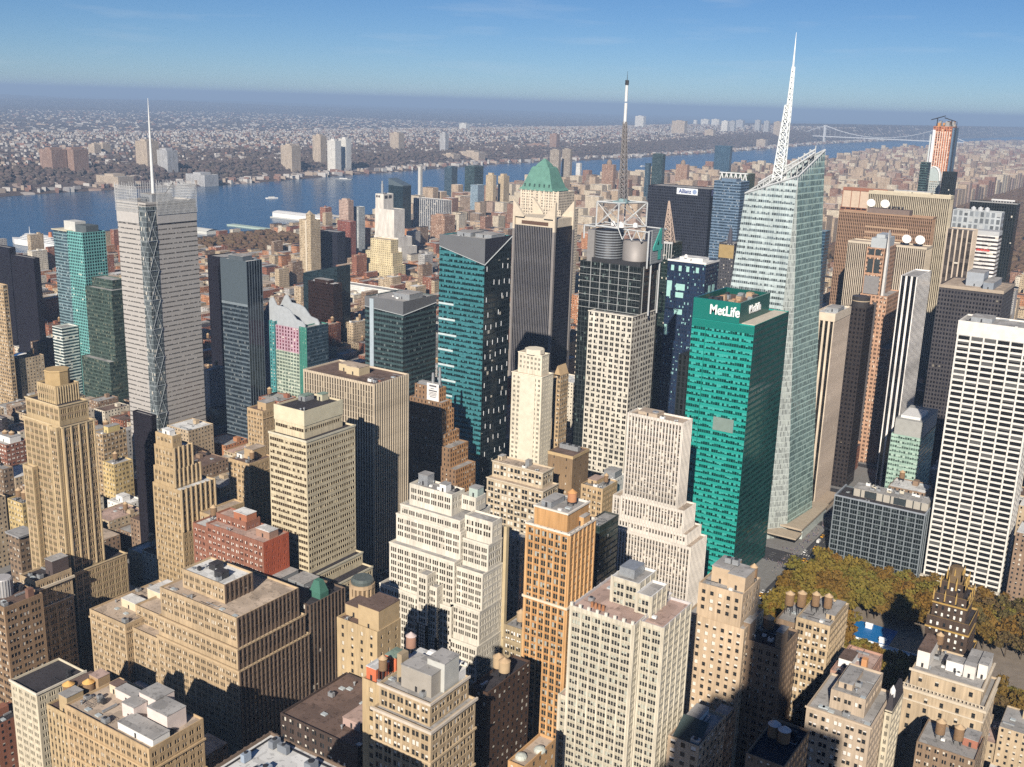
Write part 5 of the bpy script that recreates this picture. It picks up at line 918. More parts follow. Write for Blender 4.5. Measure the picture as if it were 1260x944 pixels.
# turquoise tower
b = B['orion']; x0, x1, y0, y1, z0, z1, _ = ROWD['orion'][6][0]
tier(b, x0, x0+24.5, y0+1.2, y1, 0, z1-1, 'orionglass', False, 'tan'); tier(b, x0+24.6, x1, y0, y1, 0, z1, 'orion', False, 'grey')
boxpart(b, 'roof_house', x0+12, x0+30, y0+6, y0+18, z1-2, z1+8.5, cmat((.55, .55, .52))); boxpart(b, 'roof_house', x0+30, x1-2, y0+6, y0+20, z1-1, z1+6, cmat((.10, .12, .13))); boxpart(b, 'roof_slab', x0-1, x0+26, y0, y1+1, z1-1, z1-.2, cmat((.6, .55, .42)), True)
# checkered hotel with curved crest
b = B['westin']; x0, x1, y0, y1, z0, z1, _ = ROWD['westin'][6][0]
style('chk_white', (.74, .73, .76), 5, 3.1, 1, .34, .8, .5, .25, glass=(.30, .05, .06), bp=.1); style('chk_teal', (.07, .25, .26), 3.2, 3.1, 1, .4, .8, .5, .25); style('chk_pink', (.44, .30, .36), 3.4, 3.1, 1, .56, .8, .66, .16, glass=(.14, .03, .05), bp=.1); style('chk_green', (.05, .20, .16), 3, 3.1, 1, .1, .8, .5, .3)
style('chk_mint', (.43, .49, .40), 3.4, 3.1, 2, .84, .72, .6, .2, glass=(.02, .05, .05), bp=.15)
W_ = x1-x0
tier(b, x0, x0+.24*W_, y0+2, y1, 0, z1-1, 'chk_white'); tier(b, x0+.24*W_+.05, x0+.36*W_, y0-.6, y1, 0, z1+1.5, 'chk_teal'); tier(b, x0+.36*W_+.05, x1-6, y0+1, y1+6, 0, z1-24, 'chk_mint'); tier(b, x0+.36*W_+.1, x1-6.05, y0+1.05, y1+5.9, z1-24, z1-1.5, 'chk_pink'); tier(b, x1-5.95, x1+3, y0+1.5, y1+10, 0, z1+.5, 'chk_green', east='blueglass')
prof = [(0, 2), (.10, 11), (.22, 21), (.28, 22), (.36, 15.5), (.55, 15), (.66, 13), (.80, 6), (.95, 4.5), (1.0, 1)]
for yy0, yy1 in ((y0+3, y0+4), (y1+2, y1+3)):
    q = Q()
    for (a, ha), (c, hc) in zip(prof, prof[1:]):
        X0, X1 = x0+a*W_, x0+c*W_; 
        q.quads([[(X0, yy0, z1-2), (X1, yy0, z1-2), (X1, yy0, z1+hc), (X0, yy0, z1+ha)], [(X1, yy1, z1-2), (X0, yy1, z1-2), (X0, yy1, z1+ha), (X1, yy1, z1+hc)], [(X0, yy0, z1+ha), (X1, yy0, z1+hc), (X1, yy1, z1+hc), (X0, yy1, z1+ha)]])
    b.put('crest', q, [cmat((.40, .43, .46), .5)])
# sloped tops
b = B['brn2']; x0, x1, y0, y1, z0, z1, _ = ROWD['brn2'][6][0]; y1 = y0+24; y0 += 18; y1 += 18
q = Q(); za, zb = z1-14, z1
for pts, L in ((((x0, y0), (x1, y0)), x1-x0), (((x1, y0), (x1, y1)), y1-y0), (((x1, y1), (x0, y1)), x1-x0), (((x0, y1), (x0, y0)), y1-y0)):
    (ax, ay), (bx_, by) = pts; ha = za if ax == x0 else zb; hb = za if bx_ == x0 else zb; q.quads([[(ax, ay, 0), (bx_, by, 0), (bx_, by, hb), (ax, ay, ha)]], [[(0, 0), (L, 0), (L, hb), (0, ha)]])
b.put('wall', q, [fmat('tealdark')]); q = Q(); q.quads([[(x0, y0, za), (x1, y0, zb), (x1, y1, zb), (x0, y1, za)]]); b.put('roof', q, [cmat((.03, .05, .06), .3)])
boxpart(b, 'white_fin', x1-1, x1-.2, y0-.6, y0-.05, z1-45, z1-22, WHITEP, True)
bh('brn', .1, .4, .3, .7, 2, m=METAL)
def slantcap(b, x0, x1, y0, y1, z1, zw, zs_, ze, m1, m2):
    """cladding over the top of a tower whose lower edge runs aslant round the south east corner"""
    d = .3; q = Q()
    q.quads([[(x0, y0-d, zw), (x1+d, y0-d, zs_), (x1+d, y0-d, z1+.4), (x0, y0-d, z1+.4)], [(x0, y0, z1+.4), (x0, y0-d, z1+.4), (x1+d, y0-d, z1+.4), (x1, y0, z1+.4)], [(x0, y0, zw), (x1, y0, zs_), (x1+d, y0-d, zs_), (x0, y0-d, zw)]]); b.put('cap_panel', q, [m1])
    q = Q(); q.quads([[(x1+d, y0-d, zs_), (x1+d, y1, ze), (x1+d, y1, z1+.4), (x1+d, y0-d, z1+.4)], [(x1, y0, z1+.4), (x1+d, y0-d, z1+.4), (x1+d, y1, z1+.4), (x1, y1, z1+.4)]]); b.put('cap_panel', q, [m2])
    q = Q(); q.bar((x1+d, y0-d, zs_), (x1+d, y1, ze), .35); q.bar((x0, y0-d, zw), (x1+d, y0-d, zs_), .2); b.put('edge_trim', q, [cmat((.42, .45, .46), .4)])
b = B['tst']; x0, x1, y0, y1, z0, z1, _ = ROWD['tst'][6][0]
tier(b, x0, x1, y0, y1, 0, z1, 'tealglass', False, 'grey', east='tsteast'); slantcap(b, x0, x1, y0, y1, z1, z1-8.5, z1-18.5, z1-.6, GREYPANEL, DARKPANEL)
rr = random.Random(5); q = Q()
for i in range(16):
    for j in range(5):
        if rr.random() < .75:
            yy = y0+3+j*6.8+(i % 2)*2.6; zz = z1-24-i*11+rr.uniform(-1, 1); q.box(x1+.003, x1+.25, yy, yy+.45, zz, zz+3.6, 0, True)
b.puteach('light_fin', q, [cmat((.85, .87, .9), .4)]); q = Q()
for i in range(8): zz = z1-52-i*11.85; q.box(x0, x0+14+(i % 3)*1.5, y0-.3, y0-.003, zz, zz+1.5, 0, True)
b.puteach('light_band', q, [cmat((.52, .62, .63), .4)]); bh('tst', .2, .5, .3, .8, 3, m=METAL); bh('tst', .55, .9, .4, .9, 2.4, m=METAL); cl('tst', 9, 4)
b = B['ts5']; x0, x1, y0, y1, z0, z1, _ = ROWD['ts5'][6][0]; slantcap(b, x0, x1, y0, y1, z1, z1-8, z1-10.5, z1-6, GREYPANEL, GREYPANEL)
boxpart(b, 'light_shaft', x0+5.5, x0+9.5, y0-.8, y0-.35, 0, z1-1, cmat((.40, .47, .52), .3)); cl('ts5', 9, 3); bh('ts5', .5, .9, .3, .7, 4.5, m=METAL); 
for k in range(3): q = Q(); x, _, y, _, z = fr('ts5', .3+k*.12, .3, .8, .8); q.tube(x, y, [(1.5, z), (1.5, z+2.4)], 10); b.put('cooling_drum', q, [METAL])
# ribbed tower with corner fins
b = B['astor']; x0, x1, y0, y1, z0, z1, _ = ROWD['astor'][6][0]; FIN = cmat((.60, .52, .41))
q = Q(); q.box(x0+1, x1-1, y0+2, y1-2, z1-1, z1+8); b.put('crown', q, [FIN])
boxpart(b, 'crown_recess', x0+8, x1-8, y0+1.9, y0+1.99, z1+1, z1+4.5, cmat((.12, .07, .05)))
for sx in (0, 1):
    for yy in (y0-.6, y1-2.4):
        X = x0-.8 if sx == 0 else x1-1.4; b.put('corner_pier', (lambda z_: (z_.box(X, X+2.2, yy, yy+3, 0, z1-4), z_)[1])(Q()), [cmat((.24, .22, .21))]); q = Q(); q.box(X, X+2.2, yy, yy+3, z1-4, z1+8); k = 1 if sx == 0 else -1; Xa = X if sx == 0 else X+2.2
        q.quads([[(Xa, yy, z1+8), (Xa+k*13, yy, z1+8), (Xa+k*13, yy, z1+9), (Xa, yy, z1+24)], [(Xa+k*13, yy+3, z1+8), (Xa, yy+3, z1+8), (Xa, yy+3, z1+24), (Xa+k*13, yy+3, z1+9)], [(Xa, yy, z1+24), (Xa+k*13, yy, z1+9), (Xa+k*13, yy+3, z1+9), (Xa, yy+3, z1+24)], [(Xa, yy, z1+8), (Xa, yy+3, z1+8), (Xa, yy+3, z1+24), (Xa, yy, z1+24)]])
        b.put('corner_fin', q, [FIN])
# glass tower with stone front, drum and lattice
b = B['conde']; x0, x1, y0, y1, z0, z1, _ = ROWD['conde'][6][0]
q = Q(); q.box(x0+4, x0+10, y0+3, y0+20, z1-1, z1+24); b.put('stair_tower', q, [cmat((.25, .24, .235), .5)])
q = Q(); q.tube(x0+17, y0+14, [(11.2, z1-1), (11.2, z1+24)], 28); b.put('louvre_drum', q, [DARKM], True); q = Q()
for k in range(12): q.tube(x0+17, y0+14, [(11.25, z1+1+k*2), (11.6, z1+1.1+k*2), (11.6, z1+1.8+k*2), (11.25, z1+1.9+k*2)], 28, cap=False)
b.put('louvres', q, [cmat((.34, .37, .40), .4, .4)])
q = Q(); q.tube(x0+41, y0+13, [(10, z1-1), (10, z1+18)], 28); b.put('steel_drum', q, [cmat((.30, .28, .27), .6, .3, .08)], True)
q = Q(); q.box(x0+9, x1-2, y0+2, y1-3, z1-1, z1+3); b.put('roof_house', q, [DARKM])
q = Q(); zc0, zc1 = z1+27, z1+45.5; X0, X1, Y0, Y1 = x0+9, x0+38.5, y0+6, y0+32
P = [(X0+1, Y0), (X1-9, Y0), (X1, Y0+9), (X1, Y1), (X0+1, Y1)]; X1b = x0+29.5
P = [(X0, Y0), (X0+19, Y0), (X0+30, Y1), (X0+11, Y1)]
for i in range(4):
    a, c = P[i], P[(i+1) % 4]; q.bar(a+(zc0,), a+(zc1,), .45); q.bar(a+(zc1,), c+(zc1,), .45); q.bar(a+(zc0,), c+(zc0,), .45); q.bar(a+(zc0,), c+(zc1,), .24); q.bar(a+(zc1,), c+(zc0,), .24)
b.put('lattice_crown', q, [GRW]); q = Q(); zt = z1+27
for a, c in (((x0+1, y0+2), (X0, Y0)), ((X0, Y0), (x1+3, y0+3)), ((x1+3, y0+3), (x1+3, y1)), ((x0+1, y0+2), (x0+1, y1)), ((x0+1, y1), (x1+3, y1))): q.bar(a+(zt,), c+(zt-.8,), .42)
for k in range(3): xx = x0+30+k*8; q.bar((xx, y0+3, zt), (xx+4, y0+3, z1+19), .3); q.bar((xx+8, y0+3, zt), (xx+4, y0+3, z1+19), .3)
q.bar((x0+1, y0+2, zt), (x0+1, y0+2, z1+17), .5); q.bar((x1+3, y0+3, zt), (x1+3, y0+3, z1-1), .5); b.put('outrigger', q, [GRW])
q = Q()
for dx, dy, r_ in ((33, 3, 2.4), (29, 9, 1.6), (40, 12, 2.2), (22, 10, 2.0)): q.tube(x0+dx, y0+dy, [(.2, z1+27), (r_, z1+28), (r_*.8, z1+31), (.3, z1+31.6)], 12)
b.put('dish', q, [WHITEP])
X, Y, z = -413.5, 728, zc1; q = Q(); q.box(X-6, X+6, Y-5, Y+5, z, z+1, 0, True); q.tube(X, Y, [(4, z), (3.4, z+3)], 10); b.put('mast_base', q, [cmat((.22, .32, .34))])
q = Q(); lattice(q, (X, Y, z+1), (X-1.8, Y, z+60), 16, .32, 5.2, 2.0); b.put('antenna_lattice', q, [cmat((.20, .19, .195), .6)])
q = Q(); q.tube(X-1.8, Y, [(1.2, z+59), (1.2, z+74)], 10); q.tube(X-1.9, Y, [(1.15, z+75), (1.1, z+87)], 10); b.put('antenna_pole', q, [WH])
q = Q(); q.tube(X-1.9, Y, [(1.4, z+87), (1.4, z+90.5)], 10); q.tube(X-1.9, Y, [(.28, z+90.5), (.08, 333.6)], 6); b.put('antenna_tip', q, [DARKM])
def billboard(X, Y0, Y1, Z0, Z1, ch):
    o = boxpart(b, 'sign_board', X-.6, X, Y0, Y1, Z0, Z1, cmat((.27, .29, .30), .5), True); q = Q()
    for k in range(14): zz = Z0+(k+.5)*(Z1-Z0)/14; q.box(X+.003, X+.12, Y0+.5, Y1-.5, zz, zz+.35, 0, True)
    b.put('sign_slats', q, [cmat((.40, .42, .43), .5)], False, o)
    text(b, ch, (Z1-Z0)*1.25, (X+.3, (Y0+Y1)/2, (Z0+Z1)/2), (PI2, 0, PI2), cmat((.06, .42, .36), .4), .25, sx=.95)
billboard(x1+4.5, y0+6, y0+27, z1+2, z1+28, '4')
q = Q()
for yy in (y0+9, y0+24): q.bar((x1+3.5, yy, z1-38), (x1+3.5, yy, z1+3), .5)
b.put('sign_post', q, [GRW]); cornice('conde', 1, .3, .5, .9, cmat((.68, .64, .56)))
q = Q()
for k in range(5): xx = x0+10+k*8.2; q.box(xx-.2, xx+.2, y0-.45, y0-.003, ROWD['conde'][6][1][5], z1)
for k in range(3): q.box(x1+.003, x1+.45, y0+4+k*12, y0+4.5+k*12, 0, z1)
for k in range(1, 8): q.box(x0, x1+.3, y0-.3, y0-.003, z1-k*5.2, z1-k*5.2+.3, 0, True)
b.put('mullion', q, [cmat((.5, .52, .52), .4, .3)])
q = Q()
for k in range(38): q.box(x0-.6, x0-.003, y0+.2, y0+1, 20+k*4.4, 21.6+k*4.4, 0, True)
b.put('lamp_strip', q, [cmat((.7, .62, .5))])
# navy tower
b = B['navy']; x0, x1, y0, y1, z0, z1, _ = ROWD['navy'][6][0]; q = Q(); q.box(x0-.2, x1+.4, y0-.4, y0-.003, z1-1.4, z1+.4, 0, True); q.box(x1+.003, x1+.4, y0-.003, y1, z1-1.4, z1+.4, 0, True); b.put('fascia', q, [WHITEP])
MINT = cmat((.36, .62, .58), .4); q = Q()
for fx, zz, w_, h_ in ((-.24, 20, 5, 9), (-.24, 29, 4, 6), (-.24, 62, 3, 10), (.26, 22, 9, 6), (.26, 30, 8, 5), (.26, 46, 8, 5), (.1, 5, 3, 5), (.5, 5, 3, 5), (.3, 5, 3, 5), (.75, 5, 3, 5)):
    X = x0+max(fx, .02)*(x1-x0); q.box(X, X+w_, y0-.18, y0-.003, z1-zz-h_, z1-zz, 0, True)
for yy in (.3, .6): q.box(x1+.003, x1+.18, y0+yy*(y1-y0), y0+yy*(y1-y0)+5, z1-32, z1-22, 0, True)
b.puteach('pale_panel', q, [MINT]); bh('navy', .2, .8, .3, .8, 3, m=WHITEP, roof='white'); q = Q(); q.tube(x0+14, y0+9, [(1.8, z1+1.5), (1.9, z1+3), (1.0, z1+4.6), (.2, z1+5)], 12); b.put('dish', q, [WHITEP])
tier(b, x0-11, x0-.2, y0+8, y1, 0, z1+14, 'darkglass', False, 'grey'); q = Q(); lattice(q, (x0-7, y0+14, z1+13), (x0-9.5, y0+14, z1+52), 9, .35, 9, .6); b.put('lattice_mast', q, [cmat((.46, .36, .30))])
q = Q()
for k in range(5): q.bar((x0-10.6+k*2.5, y0+7.6, z1-2), (x0-10.6+k*2.5, y0+7.6, z1+14), .3)
q.box(x0-11.4, x0+.2, y0+7.2, y0+8, z1+13, z1+15, 0, True); b.put('screen_frame', q, [cmat((.5, .5, .5))])
# black gridded tower with sign
b = B['allz']; x0, x1, y0, y1, z0, z1, _ = ROWD['allz'][6][0]; o = boxpart(b, 'sign_panel', -653, -622, y0-.6, y0-.05, z1-9.5, z1-1, cmat((.72, .76, .80), .5), True)
text(b, 'Allianz', 7.6, (-640.5, y0-.9, z1-5.2), (PI2, 0, 0), cmat((.03, .06, .22)), .2, sx=.9); q = Q(); q.tube(-626.5, z1-5.2, [(3.1, 0), (3.1, .2)], 16)
for v in q.v: v[...] = np.stack([v[..., 0], y0-.62-v[..., 2], v[..., 1]], -1)
b.put('roundel', q, [cmat((.25, .33, .5))], False, o)
o = boxpart(b, 'sign_panel', x1+.05, x1+.5, y0+6, y0+34, z1-9.5, z1-1, cmat((.10, .12, .25), .5), True); text(b, 'Allianz', 6, (x1+.8, y0+20, z1-5.2), (PI2, 0, PI2), cmat((.75, .78, .85)), .2)
q = Q(); X0, X1, Y0 = x0+62, x1+12, y1+60
for k in range(6): xx = X0+k*(X1-X0)/6; w_ = (X1-X0)/6; q.bar((xx, Y0, z1+4), (xx+w_/2, Y0, z1+17), .7); q.bar((xx+w_, Y0, z1+4), (xx+w_/2, Y0, z1+17), .7)
q.bar((X0, Y0, z1+17), (X1, Y0, z1+17), .7)
t2_ = Bld('crown2', 'green glass tower top ringed with white zigzag trusses, rising behind the black gridded tower', 'office tower', 'office_tower', (X0+X1)/2, Y0); tier(t2_, X0, X1, Y0+1.5, Y0+30, 0, z1+17, 'greenglass', False, 'white'); t2_.put('zigzag_truss', q, [WH])
# banded tower neighbours
b = B['dk79']; x0, x1, y0, y1, z0, z1, _ = ROWD['dk79'][6][0]; boxpart(b, 'amber_band', x0+.5, x1-.3, y0-.3, y0-.05, z1-16, z1-2, cmat((.36, .26, .12)), True); q = Q(); q.tube((x0+x1)/2, y0+8, [(3, z1-1), (2, z1+12), (.4, z1+16)], 8); b.put('spire', q, [cmat((.08, .08, .10))])
# faceted tower
b = B['boa']
Bt = [(-326, 706.5, 0), (-276, 706.5, 0), (-259, 727, 0), (-254.5, 770, 0), (-326, 776, 0)]
T0, T1, T3, T4 = (-311.4, 718, 251), (-274.6, 718, 265.1), (-272.5, 765, 282), (-309, 768, 262)
def hq(P): 
    a = Vector(P[0]); d = (Vector(P[1])-a); d.z = 0; d.normalize(); return [((Vector(p)-a).dot(d), p[2]) for p in P]
q = Q(); P = [Bt[0], Bt[1], T1, T0]; q.quads([P], [hq(P)]); b.put('wall', q, [fmat('boa')])
q = Q(); P = [Bt[1], Bt[2], T1]; q.poly(P, 0, hq(P)); b.put('wall', q, [fmat('boafacet')])
MIDE = (-263.5, 770-22, 150); q = Q(); P = [Bt[2], Bt[3], T3, T1]; q.quads([P], [hq(P)]); b.put('wall', q, [fmat('boaeast')])
q = Q(); P = [Bt[3], Bt[4], T4, T3]; q.quads([P], [hq(P)]); P = [Bt[4], Bt[0], T0, T4]; q.quads([P], [hq(P)]); b.put('wall', q, [fmat('boa')])
q = Q(); dn = lambda p, d: (p[0], p[1], p[2]-d); q.quads([[dn(T0, 7), dn(T1, 9), dn(T3, 16), dn(T4, 12)]]); b.put('roof', q, [WHITEP])
q = Q()
for A, E in ((T0, T1), (T1, T3), (T3, T4), (T4, T0)):
    A, E = Vector(A), Vector(E); n = 12; q.bar(A, E, .55)
    for k in range(n+1):
        p = A.lerp(E, k/n); hgt = 3.5+2.0*(k % 2); q.bar(p-Vector((0, 0, 1)), p-Vector((0, 0, 9)), .25)
b.put('crown_rail', q, [GRW])
q = Q(); A, E = Vector((-309, 735, 252)), Vector((-277, 757, 280)); 
for off in ((0, 0, 0), (0, -7, -1.5), (0, 0, 5.5)):
    o_ = Vector(off); q.bar(A+o_, E+o_*.4, .5)
for k in range(11):
    p = A.lerp(E, k/10); q.bar(p-Vector((0, 0, 9)), p+Vector((0, 0, 5)), .3); p2 = A.lerp(E, min(1, (k+1)/10)); q.bar(p+Vector((0, 0, 5)), p2-Vector((0, 0, 1)), .25); q.bar(p, p+Vector((0, -7, -1.5)), .25)
b.put('crown_lattice', q, [GRW])
q = Q(); lattice(q, (-297, 742, 258), (-295.5, 744, 312), 12, .30, 7.0, 3.4); lattice(q, (-294.8, 744, 300), (-294.6, 745, 338), 10, .24, 3.0, 1.5); q.tube(-294.8, 745, [(.8, 336), (.45, 350), (.12, 361)], 8); b.put('spire', q, [cmat((.80, .84, .84), .4)])
q = Q(); q.box(-272, -247, 722, 786, 9.2, 10.6, 0, True); q.box(-273, -246.5, 708, 722, 7, 8, 0, True); b.put('canopy', q, [cmat((.42, .35, .27))]); q = Q(); q.box(-271, -248.5, 729, 785, 0, 9.2); b.put('lobby', q, [cmat((.55, .60, .57), .3)])
# green glass tower
b = B['met']; x0, x1, y0, y1, z0, z1, _ = ROWD['met'][6][0]; U = (x0+.2, -270., y0+.25, 672.)
q = Q(); wall_flat(q, (U[0]+14, U[2]-.5, 0), (1, 0, 0), (0, -1, 0), U[1]-U[0]-14, z1-1, 190.5, 'metgreen'); q2 = Q(); GP = cmat((.012, .165, .138), .25, 0, .06); GP_SHADE = cmat((.008, .085, .072), .25, 0, .06)  # second panel green is the first, darkened for the unlit sides
q = Q(); q.quads([[(U[0], y0-.35, z1-.3), (U[1], y0-.35, z1-.3), (U[1], y0-.35, 191), (U[0], y0-.35, 191)]]); b.put('top_panel', q, [GP])
q = Q(); q.quads([[(U[1], y0-.35, z1-.6), (U[1], U[3], z1-.6), (U[1], U[3], 191), (U[1], y0-.35, 191)], [(U[1], U[3], z1-.6), (U[0], U[3], z1-.6), (U[0], U[3], 191), (U[1], U[3], 191)], [(U[0], U[3], z1-.6), (U[0], y0-.35, z1-.6), (U[0], y0-.35, 191), (U[0], U[3], 191)]]); b.put('top_panel', q, [GP_SHADE])
q = Q(); t = 1.2
for X0, X1, Y0, Y1 in ((U[0], U[1], y0-.35, y0+t), (U[0], U[1], U[3]-t, U[3]), (U[0], U[0]+t, y0+t, U[3]-t), (U[1]-t, U[1], y0+t, U[3]-t)): q.quads([[(X0, Y0, 191), (X1, Y0, 191), (X1, Y1, 191), (X0, Y1, 191)]])
for A, E in (((U[0]+t, U[3]-t), (U[1]-t, U[3]-t)), ((U[0]+t, y0+t), (U[0]+t, U[3]-t)), ((U[1]-t, U[3]-t), (U[1]-t, y0+t))): q.quads([[(A[0], A[1], z1), (E[0], E[1], z1), (E[0], E[1], 191), (A[0], A[1], 191)]])
b.put('parapet', q, [GP_SHADE]); q = Q(); q.quads([[(U[0]+t, y0+t, 187), (U[1]-t, y0+t, 187), (U[1]-t, U[3]-t, 187), (U[0]+t, U[3]-t, 187)]]); b.put('roof', q, [ROOF['brown']])
rr = random.Random(3)
for k in range(26):
    X, Y = rr.uniform(U[0]+3, U[1]-3), rr.uniform(y0+5, U[3]-4); h_ = rr.uniform(1.5, 4.5); boxpart(b, 'roof_plant', X, X+rr.uniform(1.5, 4), Y, Y+rr.uniform(1.5, 5), 187, 187+h_, rr.choice((METAL, cmat((.42, .30, .20)), cmat((.5, .26, .14)), DARKM)))
boxpart(b, 'terrace', U[1]+.1, x1-.5, y0+4, y1-1, z1-.9, z1-.3, cmat((.58, .52, .44)))
text(b, 'MetLife', 8.6, (-280.0, y0-.65, 184.6), (PI2, 0, 0), cmat((.9, .9, .88)), .3, sx=.78); text(b, 'MetLife', 7.2, (U[1]+.35, y0+25, 184.5), (PI2, 0, PI2), cmat((.9, .9, .88)), .3, sx=.9)
q = Q(); q.box(x0, x1+.15, y0-.15, y0-.003, z1-5.6, z1-.8, 0, True); b.put('fascia', q, [cmat((.012, .18, .15), .25, 0, .06)])
boxpart(b, 'louvre_panel', x0+20, x0+34, y0-.2, y0-.003, 106, 115, cmat((.20, .26, .235)), True); boxpart(b, 'edge_strip', x0+9.6, x0+10.0, y0-.35, y0-.05, 0, z1-1, cmat((.01, .2, .16), .3))
q = Q(); q.box(x0-9, x0-.1, y0+3, y1-4, 0, z1-27); b.put('core_wall', q, [fmat('blackplain')])
# other avenue towers
b = B['aoa1133']; x0, x1, y0, y1, z0, z1, _ = ROWD['aoa1133'][6][0]; q = Q(); q.box(x0-.15, x1+.35, y0-.7, y0-.003, z1-6, z1+.2, 0, True); q.box(x1+.003, x1+.4, y0-.003, y1+.2, z1-6, z1+.2, 0, True); b.put('parapet_band', q, [cmat((.66, .56, .44))]); bh('aoa1133', .3, .9, .3, .7, 3, m=METAL)
q = Q(); q.box(x0-3, x1+9, y0-6, y1-6, 8, 9.5, 0, True); q.box(x0-2, x1+6, y0-5, y1-6, 0, 8); b.put('podium', q, [cmat((.42, .34, .26))])
b = B['aoa1155']; x0, x1, y0, y1, z = roofof('aoa1155'); q = Q(); q.tube(x0+5, y0+9, [(7.2, z), (7.2, z+9), (6.6, z+9.4)], 20); b.put('roof_drum', q, [cmat((.05, .045, .045), .4)]); q = Q(); q.tube(x0+5, y0+9, [(7.35, z+5.5), (7.35, z+6.2)], 20); b.put('drum_band', q, [cmat((.45, .36, .25))])
b = B['amt']; x0, x1, y0, y1, z0, z1, _ = ROWD['amt'][6][0]; GRY = cmat((.42, .45, .47), .4); q = Q(); q.box(x0+2, x1-.5, y0+4, y1-6, z1-1, z1+8); b.put('roof_house', q, [GRY]); boxpart(b, 'roof_house', x0+5, x1-3, y0+8, y1-10, z1+7, z1+11, GRY)
q = Q(); q.quads([[(x1+1, y0, z1-60), (x1+3.2, y0, z1-60), (x1+3.2, y0, z1-5), (x1+1.6, y0, z1+16)], [(x1+3.2, y0+5, z1-60), (x1+1, y0+5, z1-60), (x1+1.6, y0+5, z1+16), (x1+3.2, y0+5, z1-5)], [(x1+3.2, y0, z1-60), (x1+3.2, y0+5, z1-60), (x1+3.2, y0+5, z1-5), (x1+3.2, y0, z1-5)], [(x1+3.2, y0, z1-5), (x1+3.2, y0+5, z1-5), (x1+1.6, y0+5, z1+16), (x1+1.6, y0, z1+16)], [(x1+1, y0+5, z1-60), (x1+1, y0, z1-60), (x1+1.6, y0, z1+16), (x1+1.6, y0+5, z1+16)]]); b.put('fin', q, [cmat((.62, .60, .57))])
DKW = cmat((.05, .06, .065), .2)
for i in range(2): boxpart(b, 'bay_window', x0+2+i*5.8, x0+6.8+i*5.8, y0-.3, y0-.003, z1-22, z1-10, DKW, True)
for i in range(2): boxpart(b, 'bay_window', x0+2+i*5.8, x0+6.8+i*5.8, y0-.3, y0-.003, z1-6.5, z1-1.5, DKW, True)
boxpart(b, 'bay_window', x0+1, x1-1.5, y0-.8, y0-.4, z1-41, z1-25, cmat((.25, .24, .24), .3), True); x0, x1, y0, y1, z0, z1, _ = ROWD['amt'][6][2]; boxpart(b, 'curtain_bay', x0+13, x0+16.5, y0-.5, y0-.003, 20, z1+40, cmat((.10, .09, .09), .2), True)
def dish(b, X, Y, z, r):
    q = Q(); q.tube(X, Y, [(.5, z), (.4, z+r)], 8); o = b.put('dish_mount', q, [METAL]); q = Q(); V = []
    n = 16; ax = Vector((.35, -.75, .45)).normalized(); u = ax.orthogonal().normalized(); v = ax.cross(u); c = Vector((X, Y, z+r*1.1)); rings = [(0.02, 0), (.5, .06), (.8, .15), (1, .26)]
    for (a, da), (e, de) in zip(rings, rings[1:]):
        for k in range(n):
            t0, t1 = 2*math.pi*k/n, 2*math.pi*(k+1)/n; pt = lambda rr_, t, d: c+(u*math.cos(t)+v*math.sin(t))*rr_*r+ax*d*r; q.quads([[pt(a, t0, da), pt(a, t1, da), pt(e, t1, de), pt(e, t0, de)]])
    b.put('dish', q, [WHITEP], True, o)
dish(B['news'], -289, 1112, 181, 4.6); dish(B['news'], -276, 1112, 181, 4.8); dish(B['mcg'], -349, 1189, 208, 4.6); dish(B['mcg'], -334, 1189, 208, 4.8)
X0, X1, Y0, Y1, z = fr('mcg', .30, .75, .1, .95); boxpart(B['mcg'], 'roof_house', X0, X1, Y0, Y1, z, z+6, cmat((.20, .15, .13))); 
for k in range(5): q = Q(); q.tube(X0+22+k*3.4, Y0+5, [(.3, z+6), (1.4, z+8), (1.2, z+9)], 8); B['mcg'].put('small_dish', q, [DARKM])
t = ROWD['mcg'][6][0]; q = Q()
for k in range(7): zz = t[5]-14-k*6; q.box(t[0]+30, t[1]-24, t[2]-.5, t[2]-.34, zz-2, zz, 0, True)
B['mcg'].put('spandrel_band', q, [cmat((.40, .27, .18))])
for key, h_ in (('exx', 7), ('news', 4), ('mcg', 3)):
    t = ROWD[key][6][0]; q = Q(); q.box(t[0]-.2, t[1]+.5, t[2]-.5, t[2]-.003, t[5]-h_*.5, t[5]+.2, 0, True); q.box(t[1]+.003, t[1]+.5, t[2]-.003, t[3], t[5]-h_*.5, t[5]+.2, 0, True); B[key].put('parapet_band', q, [cmat(ST[ROWD[key][1]]['wall'])])
bh('exx', .3, .75, .2, .9, 3, m=cmat((.6, .54, .42)), roof='white')
b = B['sher']; x0, x1, y0, y1, z0, z1, _ = ROWD['sher'][6][0]; q = Q(); q.box(x0+1, x1+3, y0+1, y1, z1-1, z1+24); b.put('top_storey', q, [cmat((.55, .43, .33))]); q = Q()
for k in range(6): xx = x0+1+k*(x1-x0+1.4)/5; q.box(xx, xx+.7, y0+.4, y0+.99, z1-1, z1+24)
q.box(x0+1, x1+3.4, y0+.3, y0+.99, z1+21, z1+25, 0, True); b.put('panel_frame', q, [cmat((.30, .13, .085))])
bh('dkg', .35, .62, .3, .7, 12, m=cmat((.33, .36, .40), .5), roof='grey'); bh('dkg', .66, .82, .1, .8, 6, m=cmat((.24, .27, .31), .5), roof='grey'); t = ROWD['dkg'][6][0]; q = Q(); q.box(t[0], t[1]+.3, t[2]-.3, t[2]-.003, t[5]-2.5, t[5]+.2, 0, True); q.box(t[1]+.003, t[1]+.3, t[2]-.003, t[3], t[5]-2.5, t[5]+.2, 0, True); B['dkg'].put('parapet_band', q, [cmat((.40, .33, .26))])
